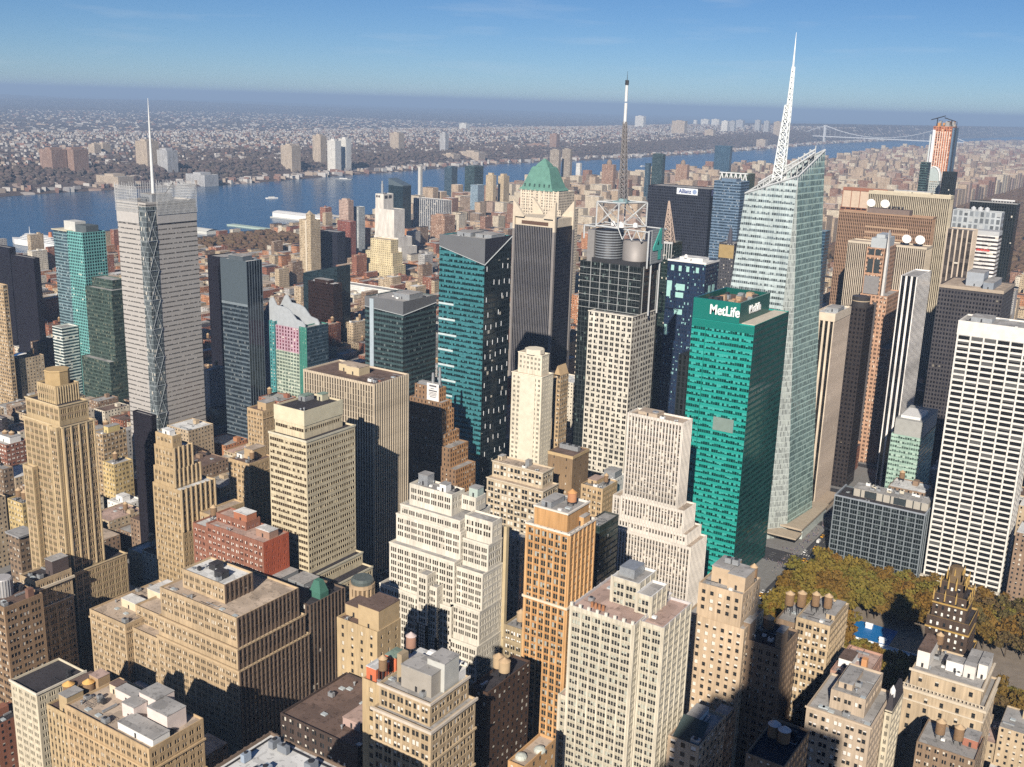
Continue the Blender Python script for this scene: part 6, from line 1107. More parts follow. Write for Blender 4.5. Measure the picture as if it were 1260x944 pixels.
b = B['grace']; x0, x1, y0, y1, z0, z1, _ = ROWD['grace'][6][0]; q = Q(); q.box(x0-.2, x1+.2, y0-.55, y0-.003, z1-9.3, z1+.1, 0, True); b.put('fascia', q, [cmat(ST['grace']['wall'], .7, 0, .05)]); q = Q()
nb = round((x1-x0-1.2)/8.1)
for k in range(nb+1): xx = x0+.6+k*(x1-x0-1.2)/nb; q.box(xx-.5, xx+.5, y0-.55, y0-.003, 0, z1-9.3)
b.puteach('pier', q, [cmat(ST['grace']['wall'], .7, 0, .05)]); bh('grace', .12, .38, .25, .75, 3, m=METAL); cl('grace', 6, 3); q = Q(); q.box(x0-1.5, x1, y0-4, y0-.6, 0, 5); b.put('podium', q, [cmat((.6, .56, .48))])
b = B['hbo']; x0, x1, y0, y1, z0, z1, _ = ROWD['hbo'][6][0]; q = Q(); MUL = cmat((.30, .34, .37), .4, .3)
for k in range(12): xx = x0+k*(x1-x0)/11; q.box(xx-.28, xx+.28, y0-.5, y0-.003, 0, z1)
for k in range(1, 14): q.box(x0, x1, y0-.3, y0-.003, z1-k*3.6, z1-k*3.6+.45, 0, True)
for k in range(5): yy = y0+k*(y1-y0)/4; q.box(x1+.003, x1+.4, yy-.25, yy+.25, 0, z1)
b.put('mullion', q, [MUL]); q = Q(); q.box(x0-.3, x1+.5, y0-.6, y0+.4, z1, z1+.9, 0, True); q.box(x1-.4, x1+.5, y0+.4, y1, z1, z1+.9, 0, True); q.box(x0-.3, x0+.5, y0+.4, y1, z1, z1+.9, 0, True); b.put('roof_edge', q, [cmat((.30, .33, .37), .5)])
bh('hbo', .15, .99, .42, .95, 5.5, m=cmat((.42, .39, .34)), roof='grey', door=False); q = Q(); X0, X1, Y0, Y1, z = fr('hbo', .15, .99, .42, .95)
for k in range(10): xx = X0+k*(X1-X0)/10; q.box(xx, xx+.6, Y0-.3, Y0-.003, z, z+5.4)
for a in (.16, .55): q.box(X0+a*(X1-X0), X0+(a+.16)*(X1-X0), Y0-.25, Y0-.003, z+.3, z+5.2)
b.puteach('dark_screen', q, [cmat((.045, .055, .06), .3)]); cl('hbo', 12, 4)
for k in range(14): rr = random.Random(k); ahu(b, rr.uniform(X0+1, X1-2), rr.uniform(Y0+2, Y1-2), z+5.6, 3, 2, rr.uniform(1, 2.6), rr.choice((METAL, WHITEP, cmat((.6, .55, .45)))))
b = B['grl']; x0, x1, y0, y1, z0, z1, _ = ROWD['grl'][6][0]; q = Q(); q.box(x0+1.5, x1, y0+1, y1, z1-.9, z1+12); b.put('concrete_top', q, [cmat((.36, .36, .345))]); boxpart(b, 'roof_house', x0+4, x1-4, y0+6, y1-16, z1+12, z1+14, WHITEP)
b = B['wb2']; x0, x1, y0, y1, z0, z1, _ = ROWD['wb2'][6][0]; q = Q(); q.box(x0+2, x1, y0+1, y1, z1-1, z1+4); b.put('roof_house', q, [cmat((.45, .46, .47))]); q = Q()
for k in range(9): q.box(x0+5+k*1.35, x0+6+k*1.35, y0-.3, y0-.003, z1-15, z1-13.3+(k % 2)*.4, 0, True)
b.put('red_lettering', q, [cmat((.6, .06, .05))])
b = B['gry1']; x0, x1, y0, y1, z = roofof('gry1')
for k in range(3): q = Q(); q.tube(x0+22+k*8, y0+9, [(3, z), (3, z+4), (.3, z+6)], 12); b.put('radome', q, [cmat((.5, .52, .54))])
b = B['blk1']; x0, x1, y0, y1, z = roofof('blk1'); q = Q(); q.box(x0+25, x1-4, y0+3, y0+5, z+3, z+5, 0, True)
for k in range(8): q.bar((x0+26+k*3.4, y0+4, z), (x0+26+k*3.4, y0+4, z+3), .3)
b.put('roof_rail', q, [cmat((.6, .6, .6))]); cornice('blk1', 0, .2, .3, 1.2, cmat((.3, .3, .3)))
b = B['one57']; x0, x1, y0, y1, z0, z1, _ = ROWD['one57'][6][0]; rr = random.Random(2)
for k in range(14): X, Y = rr.uniform(x0, x1-5), rr.uniform(y0, y1-6); boxpart(b, 'formwork', X, X+rr.uniform(3, 7), Y, Y+rr.uniform(3, 7), z1-2, z1+rr.uniform(2, 9), cmat(rr.choice(((.45, .38, .3), (.3, .3, .3), (.5, .25, .1)))))
q = Q(); q.bar((x0+4, y0+4, z1), (x0+4, y0+4, z1+13), .6); q.bar((x0-6, y0+4, z1+10), (x0+16, y0+4, z1+17), .5); q.bar((x1-4, y0+9, z1), (x1-4, y0+9, z1+10), .6); q.bar((x1-16, y0+9, z1+14), (x1+3, y0+9, z1+8), .5); b.put('tower_crane', q, [DARKM])
boxpart(b, 'hoist_mast', x0-4.5, x0-2.4, y0+3, y0+6, 60, z1-14, cmat((.55, .6, .62))); boxpart(b, 'white_curtain_wall', x0-.2, x0+3.8, y0-.5, y0-.05, 40, z1-6, cmat((.72, .72, .76)), True); q = Q()
for k in range(7): q.box(x0+4+k*3.7, x0+5.2+k*3.7, y0-.6, y0-.05, 40, z1-8)
b.put('white_netting', q, [cmat((.72, .60, .52))]); boxpart(b, 'blue_scaffold', x1+.3, x1+3, y0+2, y1, 100, z1-2, cmat((.12, .18, .26))); boxpart(b, 'mast', x1+4, x1+5, y0+8, y0+9, z1-90, z1+8, DARKM)
b = B['solow']; x0, x1, y0, y1, z0, z1, _ = ROWD['solow'][6][0]; zb = z1-22; q = Q(); wall_flat(q, (x0, y0, 0), (1, 0, 0), (0, -1, 0), x1-x0, 0, zb, 'curvegrey'); wall_flat(q, (x1, y0, 0), (0, 1, 0), (1, 0, 0), y1-y0, 0, zb, 'curvegrey'); wall_flat(q, (x0, y1, 0), (0, -1, 0), (-1, 0, 0), y1-y0, 0, zb, 'curvegrey'); b.put('wall', q, [fmat('curvegrey')])
xc = (x0+x1)/2; A = [math.pi*k/14 for k in range(15)]; cv = [(xc+(x1-x0)/2*math.cos(a), zb+22*math.sin(a)) for a in A]; q = Q(); q.poly([(x, y0, z) for x, z in reversed(cv)][::-1]); b.put('arched_front', q, [cmat((.40, .46, .46))])
q = Q()
for (xa, za), (xb, zb_) in zip(cv, cv[1:]): q.quads([[(xa, y0-.5, za), (xa, y1, za), (xb, y1, zb_), (xb, y0-.5, zb_)]]); q.bar((xa, y0-.3, za), (xb, y0-.3, zb_), .9)
b.put('arched_roof', q, [cmat((.74, .74, .73))])
# pale stone tower with the copper pyramid
b = B['wwp']; x0, x1, y0, y1, z0, z1, _ = ROWD['wwp'][6][0]
tier(b, x0-4, x1+4, y0-4, y1+4, 0, z1-25, 'wwpstone', False, 'grey'); tier(b, x0+2, x1-2, y0-1, y1+1, z1-26, z1-1, 'wwpstone', False, 'grey'); xc, yc = -830.5, (y0+y1)/2; H_ = 28.5
q = Q()
for s0, s1, za, zb_ in ((1, .88, z1-1, z1+3), (.86, .50, z1+3, z1+30), (.50, .42, z1+30, z1+31.5), (.36, .28, z1+31.5, z1+35), (.28, .03, z1+35, 233)):
    p0 = [(xc+sx*H_*s0, yc+sy*22*s0, za) for sx, sy in ((-1, -1), (1, -1), (1, 1), (-1, 1))]; p1 = [(xc+sx*H_*s1, yc+sy*22*s1, zb_) for sx, sy in ((-1, -1), (1, -1), (1, 1), (-1, 1))]
    for i in range(4): j = (i+1) % 4; q.quads([[p0[i], p0[j], p1[j], p1[i]]])
b.put('pyramid_roof', q, [COPPER]); q = Q()
for k in range(6): xx = xc-20+k*8; q.box(xx-.9, xx+.9, yc-21.5+2.2, yc-16, z1+4, z1+8, 0, True)
b.puteach('dormer', q, [cmat((.05, .10, .09))]); q = Q()
for k in range(9): xx = x0+2+k*(x1-x0-6.4)/8; q.box(xx, xx+2.4, y0-1.6, y0-1.003, z1-26, z1)
b.puteach('pilaster', q, [cmat((.68, .60, .48))])
# windowless slab
b = B['att']; x0, x1, y0, y1, z0, z1, _ = ROWD['att'][6][0]; q = Q(); q.tube((x0+x1)/2, y0+8, [(2.4, z1-1), (2.4, z1+18), (1.6, z1+18.5), (1.6, z1+24)], 10); b.put('mast', q, [METAL]); q = Q()
for xx in (x0+1.5, x0+7): q.box(xx, xx+4.2, y0-.1, y0+.5, z1-7, z1-3, 0, True)
for k in range(2): q.box(x1-.5, x1+.1, y0+3+k*12, y0+12+k*12, z1-9, z1-3, 0, True)
b.puteach('louvre_opening', q, [cmat((.06, .06, .07))])
b = B['tap']; x0, x1, y0, y1, z = roofof('tap'); tier(b, x0+10, x0+21, y0+7, y1-6, z, z+10, 'beigeapt'); q = Q(); q.tube(x0+15, y0+11, [(7, z+10), (.2, z+17)], 4, ph=PI2/2); b.put('roof_knob', q, [cmat((.40, .33, .24))])
boxpart(b, 'balcony_stack', x0+14.8, x0+18.2, y0-.7, y0-.05, 5, z, cmat((.62, .54, .42)))
for key in ('rt1', 'rdm'):
    b = B[key]; x0, x1, y0, y1, z = roofof(key); q = Q(); q.tube((x0+x1)/2, (y0+y1)/2, [(9, z), (9, z+8), (6, z+15), (.2, z+18)], 12); b.put('domed_top', q, [cmat((.26, .19, .14))])
for key in ('tt1', 'tt2', 'pk1', 'db2', 'tw1', 'tw2', 'bk1', 'gl16', 'db1', 'bg1', 'et11', 'brn'):
    bh(key, .2, .75, .2, .8, 7 if key in ('tt1', 'tt2') else 4, m=cmat(ST[ROWD[key][1]]['wall']), door=False)
q = Q(); x0, x1, y0, y1, z = roofof('stack'); q.tube((x0+x1)/2, y0+4, [(4.2, z), (4.6, z+3), (4.2, z+3.2)], 10); B['stack'].put('rim', q, [cmat((.36, .33, .3))])
b = B['bksl']; x0, x1, y0, y1, z = roofof('bksl'); q = Q(); x1 = x0+42; q.quads([[(x0, y0+.2, z), (x1, y0+.2, z), (x1, y0+.2, z+2), (x0, y0+.2, z+16)], [(x1, y1, z), (x0, y1, z), (x0, y1, z+16), (x1, y1, z+2)], [(x0, y0+.2, z+16), (x1, y0+.2, z+2), (x1, y1, z+2), (x0, y1, z+16)], [(x0, y1, z), (x0, y0+.2, z), (x0, y0+.2, z+16), (x0, y1, z+16)], [(x1, y0+.2, z), (x1, y1, z), (x1, y1, z+2), (x1, y0+.2, z+2)]]); b.put('slanted_top', q, [cmat((.10, .13, .15), .3)]); tier(b, ROWD['bksl'][6][0][1]+.1, x1, y0, y1, 0, z, 'tealdark')
# gothic tower of black brick and gold beside the park
b = Bld('rad', 'black brick gothic tower tipped with gold, casting its shadow over the park trees', 'hotel tower', 'hotel_tower', -104.5, 500)
style('blackbrick', (.075, .052, .04), 3.0, 3.5, 1, .44, .85, .55, .24, blind=(.8, .78, .72), bp=.75); GOLD = cmat((.50, .33, .11), .5, .2, .3)
for X0, X1, Y0, Y1, z0, z1 in ((-115.5, -93.5, 486, 512, 0, 62), (-114, -95, 488, 509, 60.7, 80), (-112.6, -97.6, 490, 506, 78.7, 91), (-110.6, -100.2, 492, 503, 89.7, 97)): tier(b, X0, X1, Y0, Y1, z0, z1, 'blackbrick', True, 'black', capm=GOLD)
q = Q(); q.tube(-105.4, 497.5, [(4.4, 96), (4.2, 99.5), (3.4, 100.2), (3.2, 103), (2.0, 103.6)], 8, ph=.39); b.put('crown', q, [cmat((.16, .11, .06))])
for X0, X1, Y0, Y1, z, n, h_, r_ in ((-112.6, -97.6, 490, 506, 91, 4, 2.4, .4), (-110.6, -100.2, 492, 503, 97, 4, 3.4, .45), (-108.6, -102.2, 494.2, 500, 101, 3, 2.6, .4)):
    for k in range(n):
        for (X, Y) in ((X0+k*(X1-X0)/(n-1), Y0), (X1, Y0+k*(Y1-Y0)/(n-1))): q = Q(); q.tube(X, Y, [(r_, z-3.5), (r_, z), (.06, z+h_)], 4, ph=PI2/2); b.put('gilded_pinnacle', q, [GOLD])
q = Q()
for z, X0, X1, Y0 in ((74, -114, -95, 488), (86, -112.6, -97.6, 490)): q.box(X0-.3, X1+.3, Y0-.45, Y0-.003, z, z+.7, 0, True); q.box(X1+.003, X1+.45, Y0-.003, Y0+16, z, z+.7, 0, True)
b.put('gilded_band', q, [GOLD]); B['rad'] = b
# the tower we stand on; it throws the great shadow
b = Bld('esb', 'tall limestone tower with a mooring mast, the one this view is taken from', 'office tower', 'office_tower', -9, -26)
for X, Y0, Y1, z0, z1 in ((60, -55, 0, 0, 28), (46, -51, -2, 27, 110), (34, -47, -6, 109, 285), (27, -45, -8, 284, 303)): tier(b, -9-X, -9+X, Y0, Y1, z0, z1, 'wwpstone', False, 'grey')
q = Q(); q.tube(-9, -26, [(12, 299), (13, 318), (8, 320), (6.5, 362), (5, 372), (1.5, 380), (.6, 383)], 16); b.put('mooring_mast', q, [METAL]); B['esb'] = b
# ------------------------------------------------------------ ground, river, far shore
NJY = [-8000, 1279, 1771, 2121, 2426, 2750, 3167, 3563, 4507, 4960, 5778, 7758, 9034, 11102, 14000, 20000, 60000]
NJX = [-2300, -2892, -2985, -3010, -2940, -2957, -3025, -3055, -3165, -3163, -3110, -3181, -3294, -3501, -3560, -3400, -2500]
MNY = [-8000, 0, 1200, 1750, 2240, 2541, 3029, 4000, 4916, 6985, 8089, 10166, 11694, 14500, 18000, 60000]
MNX = [-1500, -1830, -1885, -1905, -1950, -2040, -2170, -2230, -2120, -2213, -2400, -2489, -2579, -2700, -2300, -900]
njx = lambda y: np.interp(y, NJY, NJX); mnx = lambda y: np.interp(y, MNY, MNX)
def asphalt(): return plain('asphalt', (.055, .055, .06), .9, var=.35, scale=.15)
def terrain_mat(name, c1, c2, c3, scale, thr):
    m = bpy.data.materials.new(name); m.use_nodes = True; t = NT(m.node_tree); b = m.node_tree.nodes['Principled BSDF']; tc = t.n('ShaderNodeTexCoord').outputs['Object']
    a = t.noise(tc, .0009, 6); v = t.n('ShaderNodeTexVoronoi'); v.inputs['Scale'].default_value = scale; t.l(tc, v.inputs['Vector']); sp = t.n('ShaderNodeSeparateColor'); t.l(v.outputs['Color'], sp.inputs[0])
    town = t.m('MULTIPLY', t.m('GREATER_THAN', sp.outputs[0], t.m('ADD', t.m('MULTIPLY', a, -.9), thr)), t.m('LESS_THAN', v.outputs['Distance'], .42))
    f = t.noise(tc, .012, 4); base = t.mix(f, c1, c2); t.l(t.mix(town, base, t.mix(sp.outputs[1], c3, (.34, .24, .19))), b.inputs['Base Color']); b.inputs['Roughness'].default_value = .95; b.inputs['Specular IOR Level'].default_value = .1; return m
RAD = [0, 600, 1500, 3000, 6000, 9000, 13000, 18000, 24000, 32000, 42000, 55000, 70000]; NA = 96
q = Q()
for r0, r1 in zip(RAD, RAD[1:]):
    V = []
    for k in range(NA):
        a0, a1 = 2*math.pi*k/NA, 2*math.pi*(k+1)/NA; P = []
        for r, a in ((r0, a0), (r1, a0), (r1, a1), (r0, a1)): x, y = r*math.cos(a), r*math.sin(a); P.append((x, y, -6+drop(x, y)))
        V.append(P)
    q.quads(V)
structure('ground', q, [terrain_mat('far_land', (.13, .10, .10), (.085, .08, .08), (.5, .47, .44), .011, 1.06)])
def strip(name, xa, xb, ys, z, mats, n=6, wall=False):
    q = Q()
    for y0, y1 in zip(ys, ys[1:]):
        A0, A1, B0, B1 = float(xa(y0)), float(xa(y1)), float(xb(y0)), float(xb(y1))
        for k in range(n):
            f0, f1 = (k/n)**1.0, ((k+1)/n)**1.0
            P = [(A0+(B0-A0)*f0, y0), (A0+(B0-A0)*f1, y0), (A1+(B1-A1)*f1, y1), (A1+(B1-A1)*f0, y1)]
            q.quads([[(x, y, z+drop(x, y)) for x, y in P]])
        if wall: q.quads([[(A1, y1, -4+drop(A1, y1)), (A0, y0, -4+drop(A0, y0)), (A0, y0, z+drop(A0, y0)), (A1, y1, z+drop(A1, y1))]])
    return structure(name, q, mats)
YS = list(range(-8000, 0, 1000))+list(range(0, 20000, 400))+list(range(20000, 60001, 2500))
wm = bpy.data.materials.new('river_water'); wm.use_nodes = True; t = NT(wm.node_tree); pb = wm.node_tree.nodes['Principled BSDF']; tc = t.n('ShaderNodeTexCoord').outputs['Object']
pb.inputs['Base Color'].default_value = (.022, .075, .15, 1); pb.inputs['Roughness'].default_value = .22; pb.inputs['IOR'].default_value = 1.33
bmp = t.n('ShaderNodeBump'); bmp.inputs['Strength'].default_value = .9; bmp.inputs['Distance'].default_value = 1.2
wv = t.n('ShaderNodeMapping'); wv.inputs['Scale'].default_value = (1, .55, 1); t.l(tc, wv.inputs[0]); t.l(t.m('ADD', t.noise(wv.outputs[0], .09, 4), t.m('MULTIPLY', t.noise(wv.outputs[0], .012, 3), 1.5)), bmp.inputs['Height']); t.l(bmp.outputs[0], pb.inputs['Normal'])
strip('river', lambda y: njx(y)-40, lambda y: mnx(y)+10, YS, -2, [wm], 5)
strip('city_ground', mnx, lambda y: 6000, YS, 0, [asphalt()], 10, True)
def hnj(t, y):
    H = np.interp(y, [0, 6000, 8500, 11000, 12500, 15000, 25000], [43, 43, 80, 92, 120, 165, 160])
    f = np.interp(t, [0, 20, 150, 205, 300, 1500, 2600, 3600, 4300, 9000, 13000, 20000, 26000, 60000], [0, .06, .1, .5, 1, .95, .75, .3, 0, 0, 0, 0, 0, 0])
    g = np.interp(t, [0, 9000, 13000, 19000, 24000, 28000, 60000], [0, 2, 35, 120, 70, 150, 150])*np.interp(y, [0, 20000, 50000], [1, 1, .8])
    return 1.5+H*f+g*(.75+.25*np.sin(y/2300.)+.2*np.sin(y/900.+t/1500.))
TS = [0, 8, 30, 150, 180, 205, 240, 300, 420, 600, 900, 1300, 1800, 2600, 3600, 4300, 6000, 9000, 11000, 13000, 15000, 17000, 19000, 21000, 24000, 28000, 34000, 42000, 52000]
YN = list(range(-8000, 800, 800))+list(range(800, 12000, 200))+list(range(12000, 24000, 600))+list(range(24000, 56001, 2000))
q = Q(); V = []
for y0, y1 in zip(YN, YN[1:]):
    for t0, t1 in zip(TS, TS[1:]):
        P = []
        for t_, y in ((t1, y0), (t0, y0), (t0, y1), (t1, y1)): x = float(njx(y))-t_; P.append((x, y, float(hnj(t_, y))+drop(x, y)+(-4 if t_ == 0 else 0)))
        V.append(P)
q.quads(V); o = structure('hills', q, [terrain_mat('shore_land', (.135, .098, .092), (.085, .075, .07), (.5, .46, .42), .02, 1.03)])
# marsh pond behind the first towns
q = Q(); q.quads([[(x, y, 2.6+drop(x, y)) for x, y in ((-7350, 4250), (-6650, 4150), (-6500, 4700), (-7400, 5000))]]); structure('water', q, [wm])
# ------------------------------------------------------------ streets, pavements, paths
def st_(k): return 45+80.5*(k-34)
AVS = [-1875, -1601, -1327, -1053, -779, -505, -231, 80, 390]
PAVE = plain('pavement', (.22, .215, .21), .9, var=.25, scale=.3); q = Q()
for a, c in zip(AVS, AVS[1:]):
    for k in range(32, 60):
        if a == -231 and k in (40, 41): continue
        w_ = 15 if k in (34, 42, 57) else 9.; w2 = 15 if k+1 in (34, 42, 57) else 9.; w_ -= 4; w2 -= 4
        q.box(a+9, c-9, st_(k)+w_, st_(k+1)-w2, .004, .13)
structure('pavement', q, [PAVE])
q = Q(); q.box(-222, 71, st_(40)+5, st_(42)-11, .004, .13); structure('pavement', q, [plain('park_gravel', (.24, .20, .16), .95, var=.3, scale=.2)])
LINE = cmat((.55, .55, .53)); q = Q()
for xx in (-240.5, -237, -233.5, -230, -226.5):
    for yy in range(300, 900, 9): q.quads([[(xx, yy, .008), (xx+.18, yy, .008), (xx+.18, yy+3.2, .008), (xx, yy+3.2, .008)]])
for k in range(36, 45):
    for s_ in (-1, 1):
        for j in range(10): xx = -240+j*1.8; yy = st_(k)+s_*(8.5 if k != 42 else 14); q.quads([[(xx, yy-1.5, .012), (xx+.8, yy-1.5, .012), (xx+.8, yy+1.5, .012), (xx, yy+1.5, .012)]])
for yy in (st_(42)-3.4, st_(42), st_(42)+3.4):
    for xx in range(-420, 60, 9): q.quads([[(xx, yy, .008), (xx+3.2, yy, .008), (xx+3.2, yy+.18, .008), (xx, yy+.18, .008)]])
structure('road_markings', q, [LINE])
# ------------------------------------------------------------ cars on the avenue
def car_mesh(kind):
    body = Q(); L, W_, H_ = dict(car=(4.8, 1.9, .85), van=(5.4, 2.1, 2.1), bus=(12, 2.6, 3.0))[kind]
    def hull(q, prof, w0, w1):                     # prof: (y, z) outline, extruded across, w0 below, w1 above
        zmin = min(p[1] for p in prof); zmax = max(p[1] for p in prof); n = len(prof); ww = [w0+(w1-w0)*(p[1]-zmin)/(zmax-zmin) for p in prof]
        Lf = [(-w/2, p[0], p[1]) for p, w in zip(prof, ww)]; Rg = [(w/2, p[0], p[1]) for p, w in zip(prof, ww)]
        for i in range(n): j = (i+1) % n; q.quads([[Lf[i], Lf[j], Rg[j], Rg[i]]])
        q.poly(Lf); q.poly(Rg[::-1])
    if kind == 'car': hull(body, [(-2.4, .3), (2.4, .3), (2.4, .72), (2.2, .86), (1.0, .95), (-1.7, .98), (-2.35, .9)], 1.86, 1.8); cab = Q(); hull(cab, [(1.1, .95), (.35, 1.42), (-1.1, 1.45), (-1.9, .97)], 1.72, 1.4); rf = Q(); rf.box(-.62, .62, -1.05, .3, 1.44, 1.5)
    elif kind == 'van': hull(body, [(-2.7, .35), (2.7, .35), (2.7, 1.0), (2.0, 1.2), (1.5, 2.15), (-2.7, 2.2)], 2.05, 1.85); cab = Q(); hull(cab, [(2.05, 1.22), (1.56, 2.0), (1.4, 2.0), (1.5, 1.2)], 1.8, 1.6); rf = Q(); rf.box(-.8, .8, -2.4, 1.2, 2.2, 2.26)
    else: hull(body, [(-6, .35), (6, .35), (6, 2.9), (5.8, 3.05), (-5.9, 3.05), (-6, 2.9)], 2.55, 2.45); cab = Q(); cab.box(-1.29, 1.29, -5.6, 5.7, 1.5, 2.4); rf = Q(); rf.box(-.8, .8, -4.5, -1.5, 3.05, 3.35); rf.box(-.7, .7, 1.5, 3.2, 3.05, 3.3)
    wh = Q(); r = .34 if kind != 'bus' else .5
    V = [[(0, r*math.cos(2*math.pi*i/12), r*math.sin(2*math.pi*i/12)+r) for i in range(12)]]; P = V[0]
    for i in range(12): j = (i+1) % 12; wh.quads([[(-.12, P[i][1], P[i][2]), (-.12, P[j][1], P[j][2]), (.12, P[j][1], P[j][2]), (.12, P[i][1], P[i][2])]])
    wh.poly([(.12, p[1], p[2]) for p in P]); wh.poly([(-.12, p[1], p[2]) for p in P[::-1]])
    return body, cab, rf, wh, (L, W_)
CARS = {}
GLS = plain('car_glass', (.02, .025, .03), .1, var=.1); TYRE = plain('tyre', (.02, .02, .02), .9)
def car(kind, col, x, y, rz, label, cat, group):
    key = (kind, col)
    if key not in CARS:
        bq, cq, rq, wq, dims = car_mesh(kind); pm = plain('car_paint_%d%d%d' % tuple(int(c*99) for c in col), col, .3, 0, .04, spec=.5); CARS[key] = (bq.mesh('body', [pm]), cq.mesh('windscreen', [GLS]), rq.mesh('roof', [pm]), wq.mesh('wheel', [TYRE]), dims)
    me = CARS[key]; nm = cat.replace(' ', '_'); r = thing(nm, label, cat, (x, y, .012), group); r.rotation_euler = (0, 0, rz)
    link('body', me[0], r); link('windows' if False else 'glazing', me[1], r); link('roof', me[2], r); L, W_ = me[4]
    for sx in (-1, 1):
        for sy in (-1, 1): link('wheel', me[3], r, (sx*(W_/2-.1), sy*L*.3, 0))
YEL = (.72, .36, .02); WHC = (.72, .72, .72); BLC = (.02, .02, .022)
for x, y, k, c, lb in ((-236.6, 732, 'van', WHC, 'white van driving between the faceted tower and the dark grid building'), (-235, 719, 'car', YEL, 'yellow taxi beside the white van'), (-231.6, 719.5, 'car', YEL, 'yellow taxi in the lane next to the grid building, level with another taxi'),
    (-238.8, 708, 'car', WHC, 'white car nearest the faceted tower entrance'), (-232, 706.5, 'car', WHC, 'white car between taxis and buses at the crossing'), (-234.6, 693, 'car', YEL, 'yellow taxi just north of the white bus, western of two'), (-231.7, 690, 'car', YEL, 'yellow taxi just north of the white bus, eastern of two'),
    (-229, 681, 'car', WHC, 'white car stopped just below the two close taxis'), (-233.4, 666, 'car', YEL, 'yellow taxi south of the wide crossing'), (-234.2, 655, 'car', YEL, 'yellow taxi second south of the wide crossing'), (-236, 644, 'car', YEL, 'yellow taxi third south of the wide crossing'), (-239.5, 676, 'car', BLC, 'black car turning at the wide crossing'),
    (-237.5, 744, 'car', YEL, 'yellow taxi furthest up the avenue'), (-231.5, 712.5, 'car', BLC, 'black car squeezed between taxi and white car'), (-229.6, 636, 'car', BLC, 'black car by the park kerb'), (-239.8, 626, 'car', WHC, 'white car in shade below the green tower'), (-233, 612, 'car', YEL, 'yellow taxi in the dark stretch of the avenue'), (-229.4, 754, 'car', (.3, .31, .33), 'grey car far up the avenue')):
    car(k, c, x, y, 0.02, lb, {'car': 'taxi' if c == YEL else 'car', 'van': 'van'}[k], 'traffic on the avenue')
car('bus', WHC, -226.6, 705, 0.05, 'white bus alongside the dark grid building', 'bus', 'traffic on the avenue'); car('bus', WHC, -226.2, 687, .12, 'white bus stopped south of the other bus at the crossing', 'bus', 'traffic on the avenue')
rt_ = random.Random(33); ZN = [(560, 'in shade below the striped white tower'), (600, 'beside the park kerb'), (640, 'below the wide crossing'), (770, 'beyond the faceted tower canopy'), (820, 'far up the avenue')]
for k in range(26):
    ln = k % 4; y0_, zn = ZN[k % 5]; y = y0_+(k//5)*6.9+ln*1.7; cx_ = (-239.3, -235.6, -232, -228.6)[ln]; col, nm = rt_.choice(((YEL, 'yellow taxi'), (YEL, 'yellow taxi'), (WHC, 'white car'), (BLC, 'black car'), ((.3, .31, .33), 'grey car')))
    car('car', col, cx_+rt_.uniform(-.3, .3), y, 0, '%s in the queue of traffic %s' % (nm, zn), 'taxi' if col == YEL else 'car', '%ss queued %s' % (nm, zn))
# crowd on the pavements by the crossing
def person_quads(x, y, z, a, ctop, cleg):
    q = Q(); c, s = math.cos(a), math.sin(a)
    for sx in (-1, 1): q.tube(x+sx*.1*c, y+sx*.1*s, [(.07, z), (.09, z+.8)], 5, m=cleg, cap=False)
    q.tube(x, y, [(.17, z+.78), (.24, z+1.38), (.07, z+1.5)], 6, m=ctop, cap=False); q.tube(x, y, [(.06, z+1.48), (.11, z+1.6), (.1, z+1.72), (.03, z+1.78)], 6, m=4, cap=False)
    for sx in (-1, 1): q.bar((x+sx*.25*c, y+sx*.25*s, z+1.35), (x+sx*.28*c, y+sx*.28*s+.08, z+.8), .045, ctop)
    return q
big = Q(); rr = random.Random(12)
for k in range(230):
    if k % 3 == 0: continue
    if k < 150: x, y = rr.uniform(-247, -241.5), rr.uniform(655, 790)
    elif k < 190: x, y = rr.uniform(-258, -241), rr.choice((st_(42)-13, st_(42)+14))+rr.uniform(-1.5, 1.5)
    else: x, y = rr.uniform(-221, -215), rr.uniform(580, 700)
    p = person_quads(x, y, .135, rr.uniform(0, 6), rr.randrange(4), rr.randrange(2)); big.v += p.v; big.t += p.t; big.m += p.m
tag(put('crowd', big, [cmat((.05, .05, .07)), cmat((.12, .12, .2)), cmat((.25, .18, .17)), cmat((.28, .26, .26)), cmat((.35, .22, .16))]), label='crowd of pedestrians along the avenue pavement', kind='stuff')
